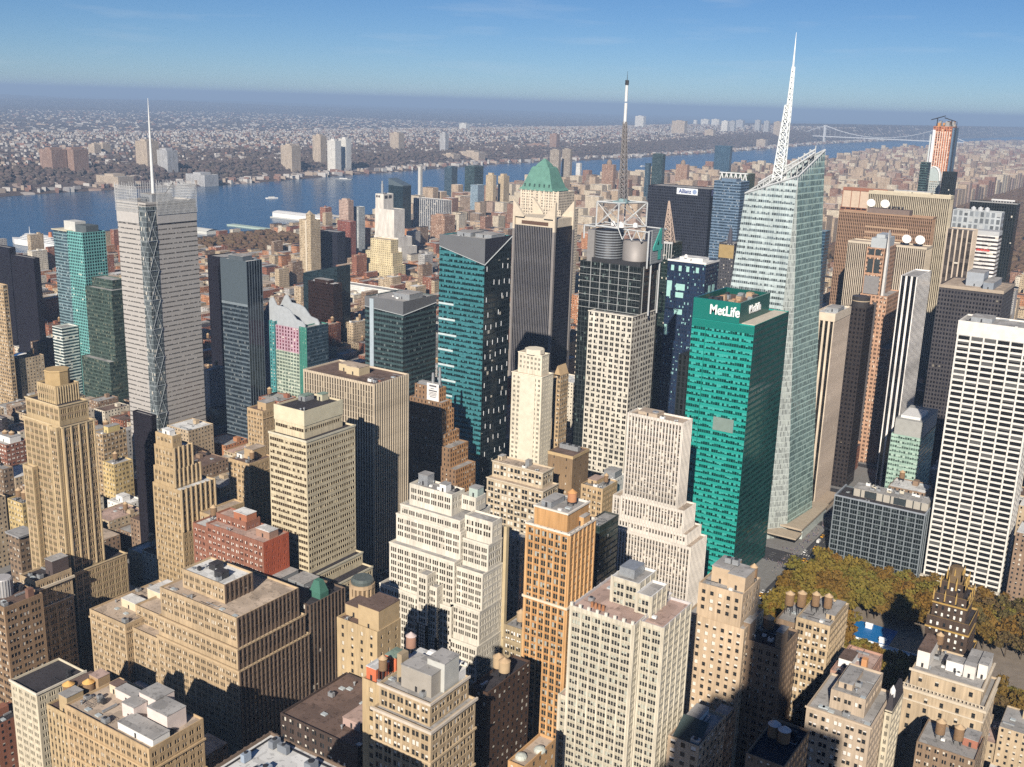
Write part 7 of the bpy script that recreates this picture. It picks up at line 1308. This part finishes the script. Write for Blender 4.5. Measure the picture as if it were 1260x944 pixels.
# ------------------------------------------------------------ trees
def leaf_mat(name, c1, c2):
    m = bpy.data.materials.new(name); m.use_nodes = True; t = NT(m.node_tree); b = m.node_tree.nodes['Principled BSDF']; ge = t.n('ShaderNodeNewGeometry'); oi = t.n('ShaderNodeObjectInfo')
    f = t.m('ADD', t.m('MULTIPLY', oi.outputs['Random'], .65), t.m('MULTIPLY', ge.outputs['Random Per Island'], .5)); t.l(t.mix(f, c1, c2), b.inputs['Base Color']); b.inputs['Roughness'].default_value = .8; b.inputs['Specular IOR Level'].default_value = .1; return m
BARK = plain('bark', (.09, .07, .05), .95)
def crown(seed, r, h0, h1, n, size):
    g = np.random.default_rng(seed); lobes = [(g.normal(0, r*.45), g.normal(0, r*.45), g.uniform(h0+.3*(h1-h0), h1-.2*(h1-h0)), r*g.uniform(.35, .6)) for _ in range(9)]
    V = np.zeros((n, 4, 3))
    for i in range(n):
        lx, ly, lz, lr = lobes[g.integers(9)]; d = g.normal(size=3); d /= np.linalg.norm(d); rad = lr*g.uniform(.55, 1.08); c = np.array((lx, ly, lz))+d*rad*np.array((1, 1, .75))
        n_ = d+g.normal(size=3)*.7; n_ /= np.linalg.norm(n_); u = np.cross(n_, g.normal(size=3)); u /= np.linalg.norm(u); v = np.cross(n_, u); s = size*g.uniform(.6, 1.4)
        V[i] = c+np.array([-u*s-v*s*.6, u*s-v*s*.5, u*s*.8+v*s*.7, -u*s*.7+v*s*.6])
    q = Q(); q.quads(V); return q
def trunk(seed, h, r, R_):
    g = random.Random(seed); q = Q(); q.tube(0, 0, [(r, 0), (r*.8, h*.4), (r*.5, h*.7)], 7, cap=False)
    for k in range(6): a = g.uniform(0, 6.28); q.bar((0, 0, h*g.uniform(.35, .6)), (math.cos(a)*R_*.7, math.sin(a)*R_*.7, h*g.uniform(.75, .95)), r*.22)
    return q
LM = [leaf_mat('leaves_olive', (.14, .135, .028), (.20, .14, .03)), leaf_mat('leaves_orange', (.20, .105, .022), (.145, .10, .025)), leaf_mat('leaves_brown', (.13, .075, .035), (.10, .085, .03))]
CR = [[crown(10*i+j, 7.2, 5, 18, 760, .85).mesh('crown', [LM[j]]) for i in range(3)] for j in range(3)]; TR = [trunk(i, 15, .42, 5).mesh('trunk', [BARK]) for i in range(3)]
rr = random.Random(21); spots = []
for iy in range(15):
    for ix in range(38):
        x, y = -220+ix*7.6, 548+iy*9.4
        if y > st_(42)-9 or x > 60: continue
        if -172-(8 if y > 600 else 0) < x < 40 and 572 < y < 628: continue
        if -188 < x < -150 and 598 < y < 630: continue
        spots.append((x+rr.uniform(-2.4, 2.4), y+rr.uniform(-2.6, 2.6)))
KIND = ['olive green plane tree in the park beside the avenue', 'orange leaved plane tree in the park', 'brown leaved plane tree in the park']
for x, y in spots:
    X, Y, d = project((x, y, 12))
    if X > 1300: continue
    c = 0 if rr.random() < .6 else 1
    if x > -130: c = rr.choice((0, 1, 1, 2))
    kind = ('olive green', 'orange', 'brown')[c]; zone = 'beside the avenue' if x < -180 else ('by the white tower' if y > 620 else 'near the gold tower')
    r = thing('park_tree', '%s plane tree in full crown, in the park rows %s' % (kind, zone), 'tree', (x, y, .13), 'park plane trees, %s, %s' % (kind, zone)); s = rr.uniform(.8, 1.12); r.scale = (s, s, s*rr.uniform(.85, 1.1)); r.rotation_euler = (0, 0, rr.uniform(0, 6))
    link('trunk', rr.choice(TR), r); link('crown', rr.choice(CR[c]), r)
for i, (x, y) in enumerate(((-236+12.5, 800), (-236+12.5, 812), (-224, 828))):
    r = thing('street_tree', 'small orange tree on the pavement up the avenue', 'tree', (x, y, .13), 'orange street trees up the avenue'); r.scale = (.55, .55, .6); link('trunk', TR[0], r); link('crown', CR[1][i], r)
# rink with its blue surround in the park
r = thing('ice_rink', 'white skating rink with a blue surround in the middle of the park', 'ice rink', (-160, 606, .18)); q = Q(); q.box(-12, 60, -30, -7, 0, .25); put('ice', q, [cmat((.70, .78, .85), .2)], r); q = Q(); q.box(-22, 8, -6, 18, .0, .18); put('blue_deck', q, [cmat((.015, .16, .42), .5)], r); q = Q()
for X0, X1, Y0, Y1 in ((-12, 60, -30.4, -30), (-12, 60, -7, -6.6), (-12.4, -12, -30, -7), (60, 60.4, -30, -7)): q.box(X0, X1, Y0, Y1, 0, 1.2)
put('rink_boards', q, [WHITEP], r)
for i, (x, y) in enumerate(((-182, 622), (-176, 608), (-168, 618), (-156, 604))):
    r = thing('park_kiosk', ['white kiosk with a pitched roof', 'small white kiosk', 'long white kiosk', 'low white kiosk'][i]+(' on the blue deck, ', ' on the blue deck near the trees, ', ' at the deck corner, ', ' by the ice, ')[i]+'beside the rink', 'kiosk', (x, y, .36)); q = Q(); q.box(-2, 2, -1.5, 1.5, 0, 2.4); put('wall', q, [WHITEP], r); q = Q(); q.quads([[(-2.3, -1.8, 2.4), (2.3, -1.8, 2.4), (2.3, 0, 3.3), (-2.3, 0, 3.3)], [(2.3, 1.8, 2.4), (-2.3, 1.8, 2.4), (-2.3, 0, 3.3), (2.3, 0, 3.3)]]); put('roof', q, [cmat((.7, .75, .8))], r)
# ------------------------------------------------------------ piers, ship, air dome
def pier(label, x0, x1, y0, y1, h, m, roof=None):
    r = thing('pier', label, 'pier', (x0, y0, -2)); q = Q(); q.box(0, x1-x0, 0, y1-y0, -2, 2.5); put('deck', q, [m], r)
    if h: q = Q(); q.box(6, x1-x0-4, 3, y1-y0-3, 2.5, h); put('shed', q, [roof or WHITEP], r); q = Q(); n = 8; W_ = y1-y0-4; pts = [(2+W_*k/n, h+3.5*math.sin(math.pi*k/n)) for k in range(n+1)]; [q.quads([[(5, a[0], a[1]), (x1-x0-3, a[0], a[1]), (x1-x0-3, c[0], c[1]), (5, c[0], c[1])]]) for a, c in zip(pts, pts[1:])]; put('shed_roof', q, [roof or WHITEP], r)
pier('long narrow pier with a pale green deck reaching into the river', -2030, -1880, 1765, 1788, 0, cmat((.42, .52, .46)))
pier('broad pier under a big white vaulted shed', -2090, -1900, 1965, 2010, 14, cmat((.5, .5, .48)))
pier('cruise pier with a long flat white roof, beside the white ship', -2080, -1900, 1330, 1362, 8, cmat((.4, .4, .4)), cmat((.6, .62, .62)))
pier('low pier with a pale flat shed, east of the rod screened tower', -2060, -1910, 1600, 1640, 9, cmat((.4, .4, .4)), cmat((.62, .62, .58)))
pier('short bare pier north of the vaulted shed', -2060, -1950, 2110, 2128, 0, cmat((.45, .42, .38)))
r = thing('cruise_ship', 'white cruise ship moored at the river piers', 'ship', (-1985, 1245, -2)); 
def shiphull(q, L, W_, z0, z1, bow):
    P = [(-L/2-bow, 0), (-L/2, -W_/2), (L/2, -W_/2), (L/2, W_/2), (-L/2, W_/2)]
    for i in range(5): j = (i+1) % 5; q.quads([[P[i]+(z0,), P[j]+(z0,), P[j]+(z1,), P[i]+(z1,)]])
    q.poly([p+(z1,) for p in P])
q = Q(); shiphull(q, 150, 26, 0, 11, 28); put('hull', q, [WHITEP], r)
for k in range(4): q = Q(); shiphull(q, 125-k*12, 24-k*2, 11+k*3.2, 14+k*3.2, 8); put('deck_house', q, [cmat((.76, .76, .75))], r); q = Q(); shiphull(q, 125.4-k*12, 24.4-k*2, 12.2+k*3.2, 13.2+k*3.2, 8.1); put('window_band', q, [cmat((.12, .14, .18))], r)
q = Q(); q.tube(30, 0, [(4, 23), (3, 33)], 12); put('funnel', q, [cmat((.5, .2, .1))], r); q = Q(); q.tube(-40, 0, [(.8, 23), (.3, 38)], 8); put('mast', q, [WHITEP], r)
for i, (x, y, L_, rz, lb) in enumerate(((-2890, 3130, 60, .4, 'long grey barge close to the far marina'), (-2480, 2350, 34, 1.2, 'small white ferry in midstream'), (-2640, 5200, 40, 1.5, 'white boat heading up the river beyond the chimney'))):
    r = thing('boat', lb, 'boat', (x, y, -2+drop(x, y))); r.rotation_euler = (0, 0, rz); m_ = cmat((.34, .34, .33)) if i == 0 else WHITEP; q = Q(); shiphull(q, L_, L_*.24, -.5, 2.4, L_*.16); put('hull', q, [m_], r); q = Q(); q.box(-L_*.35, L_*.2, -L_*.08, L_*.08, 2.4, 5.5); put('cabin', q, [cmat((.6, .6, .58))], r); q = Q(); q.tube(0, 0, [(.5, 5.5), (.2, 10)], 6); put('mast', q, [DARKM], r)
r = thing('air_dome', 'blue inflated sports dome with one broad white stripe', 'air dome', (-1062, 640, 0)); q = Q(); q.box(-62, 34, -24, 24, 0, 14); put('podium', q, [cmat((.2, .14, .11))], r)
def domeq(u0, u1):
    q = Q(); nu, nv = 10, 14
    def pt(u, v): s = math.sin(math.pi*min(max(u, .0), 1))**.45; a = math.pi*v; return (-58+88*u, 21*s*math.cos(a), 14+15*s*math.sin(a))
    for i in range(nu):
        for j in range(nv): a, c = u0+(u1-u0)*i/nu, u0+(u1-u0)*(i+1)/nu; q.quads([[pt(a, j/nv), pt(a, (j+1)/nv), pt(c, (j+1)/nv), pt(c, j/nv)]])
    return q
DB = cmat((.03, .10, .27), .45); put('dome_skin', domeq(0, .36), [DB], r, True); put('white_stripe', domeq(.36, .58), [WHITEP], r, True); put('dome_skin', domeq(.58, 1), [DB], r, True); q = Q(); q.tube(26, -17, [(6, 14), (6, 18), (4.4, 22), (.2, 24)], 14); put('entrance_pod', q, [cmat((.24, .33, .42))], r, True)
# ------------------------------------------------------------ far towers, bridge
for i, (x0, x1, y0, y1, z0, z1, s_, lb) in enumerate([(-3361, -3292, 2142, 2197, 42, 109, 'brown', 'brown residential tower on the far cliff, the western of a matching pair'), (-3329, -3258, 2200, 2257, 42, 110, 'brown', 'brown residential tower on the far cliff, the eastern of a matching pair'), (-4130, -4088, 2870, 2904, 39, 78, 'tan', 'squat tan tower, western of two, beyond the brown pair'), (-4172, -4125, 2940, 2978, 38, 78, 'tan', 'squat tan tower, eastern of two, beyond the brown pair'), (-3308, -3244, 2486, 2538, 43, 134, 'tan', 'tall tan gridded tower right behind the white needle mast'), (-3234, -3178, 2520, 2566, 43, 105, 'grey', 'pale blue grey tower beside the tan gridded tower'), (-3113, -2999, 2178, 2238, -2, 37, 'tan', 'low wide brown shore building on the river bank'), (-3022, -2925, 2468, 2528, -1, 36, 'grey', 'low grey white shore building by the water'), (-3239, -3177, 3133, 3183, 33, 112, 'tan', 'broad tan tower on the cliff above the marina'), (-3314, -3267, 3394, 3431, 10, 145, 'tan', 'tallest pale slab of the three cliff towers'), (-3193, -3148, 3356, 3392, 8, 130, 'white', 'middle pale slab of the three cliff towers'), (-3203, -3161, 3437, 3470, 8, 136, 'white', 'pale slab with a shaded side, last of the three cliff towers'), (-3842, -3782, 4538, 4586, 43, 127, 'tan', 'tan and grey tower standing in woods on the cliff'), (-3601, -3563, 4666, 4696, 44, 135, 'grey', 'slim blue grey tower at the wood edge on the cliff'), (-6381, -6299, 8615, 8675, 43, 91, 'white', 'small white tower far inland'), (-3411, -3333, 4433, 4493, 0, 40, 'tan', 'long tan shore block, western one'), (-3429, -3302, 4613, 4673, -2, 49, 'tan', 'long tan shore block, eastern one'), (-3518, -3469, 5666, 5705, 38, 127, 'brown', 'dark maroon tower on the far shore cliff'), (-3763, -3600, 5772, 5832, 4, 55, 'brown', 'long brown shore block below the maroon tower'), (-3571, -3439, 7136, 7196, 4, 48, 'tan', 'pale long shore block facing the antenna'), (-5877, -5767, 11390, 11450, 82, 195, 'white', 'white tower high on the far ridge'), (-4322, -4194, 9096, 9156, 77, 188, 'tan', 'wide cream block high on the far ridge'), (-6224, -6179, 13811, 13847, 89, 144, 'white', 'tiny white block on the ridge'), (-5970, -5866, 13482, 13542, 87, 163, 'white', 'white slab row on the ridge'), (-5690, -5589, 13183, 13243, 87, 171, 'white', 'second white slab of the ridge row'), (-4417, -4351, 10475, 10528, 88, 187, 'white', 'white tower at the end of the ridge row'), (-4391, -4337, 10626, 10669, 89, 188, 'grey', 'grey tower at the end of the ridge row'), (-4945, -4861, 12170, 12230, 88, 183, 'grey', 'grey slab on the ridge left of the lattice spire'), (-4328, -4273, 11174, 11218, 89, 200, 'grey', 'pale tower just left of the lattice spire'), (-4142, -4089, 10948, 10990, 89, 197, 'grey', 'second pale tower near the lattice spire'), (-3702, -3630, 10039, 10097, 88, 203, 'tan', 'pinkish tower behind the lattice spire'), (-3797, -3719, 8645, 8705, 6, 129, 'tan', 'beige apartment block on the far bank'), (-3382, -3302, 8784, 8844, 2, 65, 'tan', 'tan waterfront block near the lattice spire')]):
    b = Bld('far%d' % i, lb, 'shore building' if z1-z0 < 62 else 'far tower', 'shore_building' if z1-z0 < 62 else 'far_tower', (x0+x1)/2, (y0+y1)/2)
    e = drop(x0, y0); tier(b, x0, x1, y0, y1, z0-25, z1, 'far_'+s_, False, 'grey'); boxpart(b, 'bulkhead', x0+.3*(x1-x0), x0+.7*(x1-x0), y0+8, y1-8, z1-1, z1+6, cmat(ST['far_'+s_]['wall']))
b = Bld('gwb', 'grey steel suspension bridge spanning the far river', 'bridge', 'suspension_bridge', -3000, 11250); BR = cmat((.55, .56, .58), .6); G0, G1 = (-3600, 11300), (-2470, 11200); e = drop(*G0)
for G in (G0, G1):
    q = Q()
    for s_ in (-14, 14): q.box(G[0]-9, G[0]+9, G[1]+s_-5, G[1]+s_+5, -4+e, 184+e)
    for zz in (66, 120, 176): q.box(G[0]-8, G[0]+8, G[1]-9, G[1]+9, zz+e, zz+8+e, 0, True)
    b.put('tower', q, [BR])
def along(t): return (G0[0]+(G1[0]-G0[0])*t, G0[1]+(G1[1]-G0[1])*t)
q = Q(); n = 40
for k in range(n):
    t0, t1 = -.25+1.5*k/n, -.25+1.5*(k+1)/n; a, c = along(t0), along(t1); q.quads([[(a[0], a[1]-15, 64+e), (c[0], c[1]-15, 64+e), (c[0], c[1]-15, 74+e), (a[0], a[1]-15, 74+e)], [(a[0], a[1]-15, 74+e), (c[0], c[1]-15, 74+e), (c[0], c[1]+15, 74+e), (a[0], a[1]+15, 74+e)]])
b.put('deck', q, [BR]); q = Q(); q2 = Q()
cz = lambda t: 80+100*(2*t-1)**2 if 0 <= t <= 1 else 180-(abs(t-.5)-.5)*400
for s_ in (-14, 14):
    for k in range(60):
        t0, t1 = -.25+1.5*k/60, -.25+1.5*(k+1)/60; a, c = along(t0), along(t1); q.bar((a[0], a[1]+s_, cz(t0)+e), (c[0], c[1]+s_, cz(t1)+e), 2.2)
        if k % 2 == 0: q2.bar((a[0], a[1]+s_, 70+e), (a[0], a[1]+s_, cz(t0)+e), .5)
b.put('cable', q, [BR]); b.put('suspender', q2, [BR])
# ------------------------------------------------------------ woods and far houses
def blobs(name, pts, mat, label, sc=(5, 9), zr=.8):
    t_ = (1+5**.5)/2; vs = np.array([(-1, t_, 0), (1, t_, 0), (-1, -t_, 0), (1, -t_, 0), (0, -1, t_), (0, 1, t_), (0, -1, -t_), (0, 1, -t_), (t_, 0, -1), (t_, 0, 1), (-t_, 0, -1), (-t_, 0, 1)], float); vs /= np.linalg.norm(vs[0])
    fs = np.array([(0, 11, 5), (0, 5, 1), (0, 1, 7), (0, 7, 10), (0, 10, 11), (1, 5, 9), (5, 11, 4), (11, 10, 2), (10, 7, 6), (7, 1, 8), (3, 9, 4), (3, 4, 2), (3, 2, 6), (3, 6, 8), (3, 8, 9), (4, 9, 5), (2, 4, 11), (6, 2, 10), (8, 6, 7), (9, 8, 1)])
    g = np.random.default_rng(len(pts)); n = len(pts); s = g.uniform(sc[0], sc[1], n)
    V = np.asarray(pts)[:, None, :]+vs[None]*s[:, None, None]*np.array((1, 1, zr))*g.uniform(.7, 1.3, (n, 12, 1)); F = fs[None]+12*np.arange(n)[:, None, None]
    me = bpy.data.meshes.new(name); me.vertices.add(n*12); me.vertices.foreach_set('co', V.ravel()); m = n*20; me.loops.add(m*3); me.loops.foreach_set('vertex_index', F.ravel().astype(np.int32)); me.polygons.add(m); me.polygons.foreach_set('loop_start', np.arange(0, m*3, 3, dtype=np.int32)); me.polygons.foreach_set('use_smooth', np.zeros(m, bool)); me.materials.append(mat); me.update(calc_edges=True)
    return tag(link(name, me), label=label, kind='stuff')
FM = leaf_mat('bare_woods', (.15, .10, .095), (.095, .08, .07)); FM2 = leaf_mat('park_woods', (.12, .072, .05), (.15, .11, .055))
g = np.random.default_rng(3); pts = []
for k in range(9000):
    y = g.uniform(1200, 13000); t_ = abs(g.normal(0, 130))+g.choice((150, 170, 240)) if g.random() < .75 else g.uniform(150, 900)
    if 2900 < y < 6500 and g.random() < .5: t_ = g.uniform(150, 1100)
    x = float(njx(y))-t_; pts.append((x, y, float(hnj(t_, y))+drop(x, y)+3))
blobs('woods', pts, FM, 'bare brown woods along the far cliff', (7, 13))
pts = [(g.uniform(-770, 70), g.uniform(2075, 6150), g.uniform(7, 12)) for _ in range(9000)]; pts = [(x, y, z+drop(x, y)) for x, y, z in pts]; blobs('park_woods', pts, FM2, 'brown autumn woods of the big park', (6, 11))
pts = [(g.uniform(-1840, -1610), g.uniform(1430, 1720), g.uniform(4, 8)) for _ in range(500)]; blobs('park_woods', pts, FM2, 'brown trees of the small riverside park', (4, 8))
pts = [(float(mnx(y))+g.uniform(15, 90), y, 6+drop(-2100, y)) for y in g.uniform(3200, 9500, 1600)]; blobs('park_woods', pts, FM2, 'brown trees along the near river bank', (6, 10))
HC = [('white', (.47, .445, .42)), ('tan', (.36, .295, .24)), ('brick', (.26, .155, .125)), ('grey', (.31, .295, .295))]
HM = [[cmat(c, .9), cmat((.235, .20, .195), .9)] for _, c in HC]
def house_quads(q, x, y, z, w_, d, h, rot=0):
    c, s = math.cos(rot), math.sin(rot); q1 = Q(); q1.box(-w_/2, w_/2, -d/2, d/2, -6, h); V = np.concatenate(q1.v); M = np.array([0, 0, 0, 0, 1]); q.v.append(np.stack([V[..., 0]*c-V[..., 1]*s+x, V[..., 0]*s+V[..., 1]*c+y, V[..., 2]+z], -1)); q.t.append(np.zeros((5, 4, 2))); q.m.append(M)
H = []
for k in range(15000):
    y = g.uniform(1000, 13500); u = g.random()
    if u < .05: t_ = g.uniform(5, 90)
    elif u > .80: t_ = 3600+7500*g.random()**1.3
    else: t_ = g.uniform(330, 3600)
    if u > .05 and g.random() < .35 and 3000 < y < 6000 and t_ < 1000: continue
    x = float(njx(y))-t_; X, Y, d = project((x, y, 40))
    if not -20 < X < 1280: continue
    big_ = g.random() < .10 or u < .05; H.append((d, x, y, float(hnj(t_, y))+drop(x, y), g.uniform(7, 15)*(2.2 if big_ else 1)*(2.2 if t_ > 3600 else 1), g.uniform(7, 12)*(2 if t_ > 3600 else 1), g.uniform(6, 10)*(1.4 if big_ else 1), g.uniform(0, 3.1), int(g.choice(4, p=(.42, .28, .18, .12)))))
H.sort(); far = [Q() for _ in range(4)]
for i, (d, x, y, z, w_, dd, h, rot, c) in enumerate(H):
    if i < 260:
        q = Q(); house_quads(q, 0, 0, 0, w_, dd, h, rot); o = put('far_house', q, HM[c]); o.location = (x, y, z); n_ = HC[c][0]; tag(o, '%s low house on the cliff across the river' % n_ if z > 20 else '%s low building on the far river bank' % n_, 'house', '%s houses across the river, %s' % (n_, 'up' if z > 20 else 'shore'))
    else: house_quads(far[c], x, y, z, w_, dd, h, rot)
for c in range(4): tag(put('town_houses', far[c], HM[c]), label='%s houses of the far towns, too many to count' % HC[c][0], kind='stuff')
# ------------------------------------------------------------ the ordinary blocks
BX = np.array(BOX+[(-116, -93, 486, 512, 0, 100), (-345, -170, 285, 330, 0, 10)]); CP = np.array(CAM)
def hidden(p):
    d = CP-np.array(p); o = np.array(p)+d*.002
    with np.errstate(divide='ignore', invalid='ignore'):
        t0 = (BX[:, [0, 2, 4]]-o)/d; t1 = (BX[:, [1, 3, 5]]-o)/d
    lo = np.minimum(t0, t1).max(1); hi = np.maximum(t0, t1).min(1); return bool(((hi > np.maximum(lo, 0)) & (lo < 1)).any())
LOTS = []
def block(x0, x1, y0, y1, hf, dens, lot):
    x = x0
    while x < x1-6:
        w_ = min(g.uniform(*lot), x1-x)
        for (a, c) in ((y0, (y0+y1)/2-2), ((y0+y1)/2+2, y1)):
            if g.random() > dens: continue
            h = hf(x+w_/2, a); D = (c-a)*g.uniform(.75, 1); LOTS.append([x+.15, x+w_-.15, a if a == y0 else c-D, a+D if a == y0 else c, h])
        x += w_
def h_mid(x, y): return float(g.choice((14, 20, 28, 38, 48), p=(.25, .25, .25, .15, .1)))*g.uniform(.85, 1.15)
def h_hk(x, y): return float(g.choice((11, 15, 19, 26, 45), p=(.2, .4, .25, .11, .04)))*g.uniform(.85, 1.15)
def h_uws(x, y): return float(g.choice((16, 22, 38, 52, 70), p=(.3, .2, .25, .18, .07)))*g.uniform(.85, 1.15)
for a, c in zip(AVS, AVS[1:]):
    for k in range(33, 60):
        y0, y1 = st_(k)+(15 if k in (34, 42, 57) else 9), st_(k+1)-(15 if k+1 in (34, 42, 57) else 9)
        if a == -231 and k in (40, 41): continue
        if a == 80 or (a == -231 and k < 37 and False): continue
        hk = a < -779 or (a < -505 and k > 46); block(a+14, c-14, y0, y1, h_hk if hk else h_mid, .93, (7, 18) if hk else (12, 30))
BXL = [-1875, -1601, -1327, -1053, -779]
for k in range(60, 150):
    yk = st_(k)+(0 if k < 110 else 0); xs = [float(mnx(yk))+100, -1740, -1480, -1200, -1000, -790] if k < 110 else [float(mnx(yk))+120, -1900, -1600, -1300, -1000, -700, -400, -100]
    xs = [x for i, x in enumerate(xs) if i == 0 or x > xs[0]+60]
    for a, c in zip(xs, xs[1:]): block(a+12, c-12, yk+9, yk+71, h_uws, .9, (16, 46))
for k in range(150, 260, 2):
    yk = st_(k); a = float(mnx(yk))+150
    while a < 900: block(a, a+240, yk+9, yk+140, lambda x, y: float(g.choice((14, 20, 45)))*g.uniform(.8, 1.2), .6, (40, 90)); a += 270
for y in range(2080, 6100, 62): LOTS.append([-840, -800, y, y+g.uniform(35, 58), g.uniform(45, 78)])
out = []
for L in LOTS:
    x0, x1, y0, y1, h = L; X, Y, d = project(((x0+x1)/2, (y0+y1)/2, h))
    if not (-60 < X < 1320 and Y < 1200) or d < 250: continue
    m = 1.2
    hit = (BX[:, 0] < x1+m) & (BX[:, 1] > x0-m) & (BX[:, 2] < y1+m) & (BX[:, 3] > y0-m)
    if hit.any(): continue
    if -250 < x1 and x0 < -210 and y1 > 150: continue                      # keep the avenue open
    if x1 > -260 and y0 > 690 and y0 < 1000 and x0 < -200: continue
    if -1850 < x1 and x0 < -1600 and y1 > 1420 and y0 < 1730: continue
    if y0 < 345 and y1 > 285 and x1 > -320 and x0 < -180: h = min(h, 18)
    if x0 > -620 and y0 < 700: h = min(h, 34 if y0 > 330 else 26)
    if x0 > -330 and y0 < 290: continue
    lim = 60
    e = drop(x0, y0)
    if y0 < 900:                                                           # keep unseen neighbours from standing in front of what the view shows
        pass
    vis = sum(not hidden(p) for p in (((x0+x1)/2, (y0+y1)/2, h+.5), (x1-.5, y0+.5, h+.5), (x0+.5, y0+.5, h+.5), (x1+.3, (y0+y1)/2, h*.6), ((x0+x1)/2, y0-.3, h*.6)))
    out.append((vis*(x1-x0)*(h+y1-y0)/max(d, 300)**2, vis, d, x0, x1, y0, y1, h, e))
out.sort(key=lambda t: -t[0])
TONE = list(LOW); cnt = {'low': 0, 'apt': 0}; FAR = {}
RO = ['grey', 'black', 'tan', 'grey', 'white', 'white', 'brown', 'pink']
APT = ['tan', 'cream', 'red brick', 'brown', 'pink']
for sc_, vis, d, x0, x1, y0, y1, h, e in out:
    uw = y0 > 2060; key = 'apt' if uw else 'low'
    if uw: tone = str(g.choice(APT, p=(.34, .2, .18, .14, .14)))
    else: tone = str(g.choice(TONE, p=(.23, .15, .22, .12, .14, .14) if x0 < -700 else (.12, .04, .36, .22, .1, .16)))
    sn = ('apt_' if uw else 'low_')+tone; nmx = 285
    if vis and cnt[key] < nmx:
        cnt[key] += 1; where = ('near the river' if x0 < -1050 else 'in western streets' if x0 < -700 else 'in midtown side streets') if not uw else ('by the brown park' if x0 > -900 else 'uptown')
        size = 'tall ' if h > 36 else ''; rf = RO[int(g.integers(len(RO)))]
        b = Bld('lot%d' % (cnt[key]+1000*uw), '%s%s %s with a flat %s roof, %s' % (size, tone, 'apartment block' if uw else 'building', rf, where), 'apartment block' if uw else 'low building', 'apartment_block' if uw else 'low_rise_building', (x0+x1)/2, (y0+y1)/2, '%s%s %s, %s roof, %s' % (size, tone, 'apartment blocks' if uw else 'low buildings', rf, where))
        q = Q(); T_ = h+e
        for o_, u_, n_, W_ in (((x0, y0, 0), (1, 0, 0), (0, -1, 0), x1-x0), ((x1, y0, 0), (0, 1, 0), (1, 0, 0), y1-y0), ((x1, y1, 0), (-1, 0, 0), (0, 1, 0), x1-x0), ((x0, y1, 0), (0, -1, 0), (-1, 0, 0), y1-y0)): wall_flat(q, o_, u_, n_, W_, e, T_+.9, sn)
        b.put('wall', q, [fmat(sn)]); q = Q(); q.quads([[(x0, y0, T_), (x1, y0, T_), (x1, y1, T_), (x0, y1, T_)]]); b.put('roof', q, [ROOF[rf]]); rq = random.Random(int(x0*7+y0))
        if d < 2600:
            if x1-x0 > 7: X, Y = rq.uniform(x0+.5, x1-6), rq.uniform((y0+y1)/2, y1-6); boxpart(b, 'bulkhead', X, X+rq.uniform(3, 5.5), Y, Y+rq.uniform(3, 5.5), T_-.2, T_+rq.uniform(2.6, 4), cmat(ST[sn]['wall']))
            if d < 1500: clutter(b, x0, x1, y0, y1, T_, rq, 5 if d < 900 else 3)
            if d < 1500 and h > 18 and rq.random() < .55: tank(b, rq.uniform(x0+3, x1-3), rq.uniform(y0+3, y1-3), T_, r=rq.uniform(1.5, 2.1))
    else:
        q = FAR.setdefault(sn, Q())
        for o_, u_, n_, W_ in (((x0, y0, 0), (1, 0, 0), (0, -1, 0), x1-x0), ((x1, y0, 0), (0, 1, 0), (1, 0, 0), y1-y0), ((x1, y1, 0), (-1, 0, 0), (0, 1, 0), x1-x0), ((x0, y1, 0), (0, -1, 0), (-1, 0, 0), y1-y0)): wall_flat(q, o_, u_, n_, W_, e, h+e, sn)
        q.quads([[(x0, y0, h+e), (x1, y0, h+e), (x1, y1, h+e), (x0, y1, h+e)]], None, 1+int(g.integers(3)))
for sn, q in FAR.items(): tag(put('city_blocks', q, [fmat(sn), ROOF['grey'], ROOF['tan'], ROOF['black']]), label='%s buildings of the endless city blocks' % sn[4:], kind='stuff')
# ------------------------------------------------------------ windows, haze
for b in list(B.values()): b.flush()
b = B['white']
hz = Q(); S_ = 68000; hz.box(-S_, S_, -S_, S_, -760, 390, 0, True); m = bpy.data.materials.new('haze_air'); m.use_nodes = True; t = m.node_tree; t.nodes.clear(); o = t.nodes.new('ShaderNodeOutputMaterial'); v = t.nodes.new('ShaderNodeVolumePrincipled'); v.inputs['Color'].default_value = (.49, .69, 1.0, 1); v.inputs['Density'].default_value = HAZE_DENSITY; v.inputs['Anisotropy'].default_value = .0; t.links.new(v.outputs[0], o.inputs['Volume'])
tag(put('haze', hz, [m]), kind='stuff')
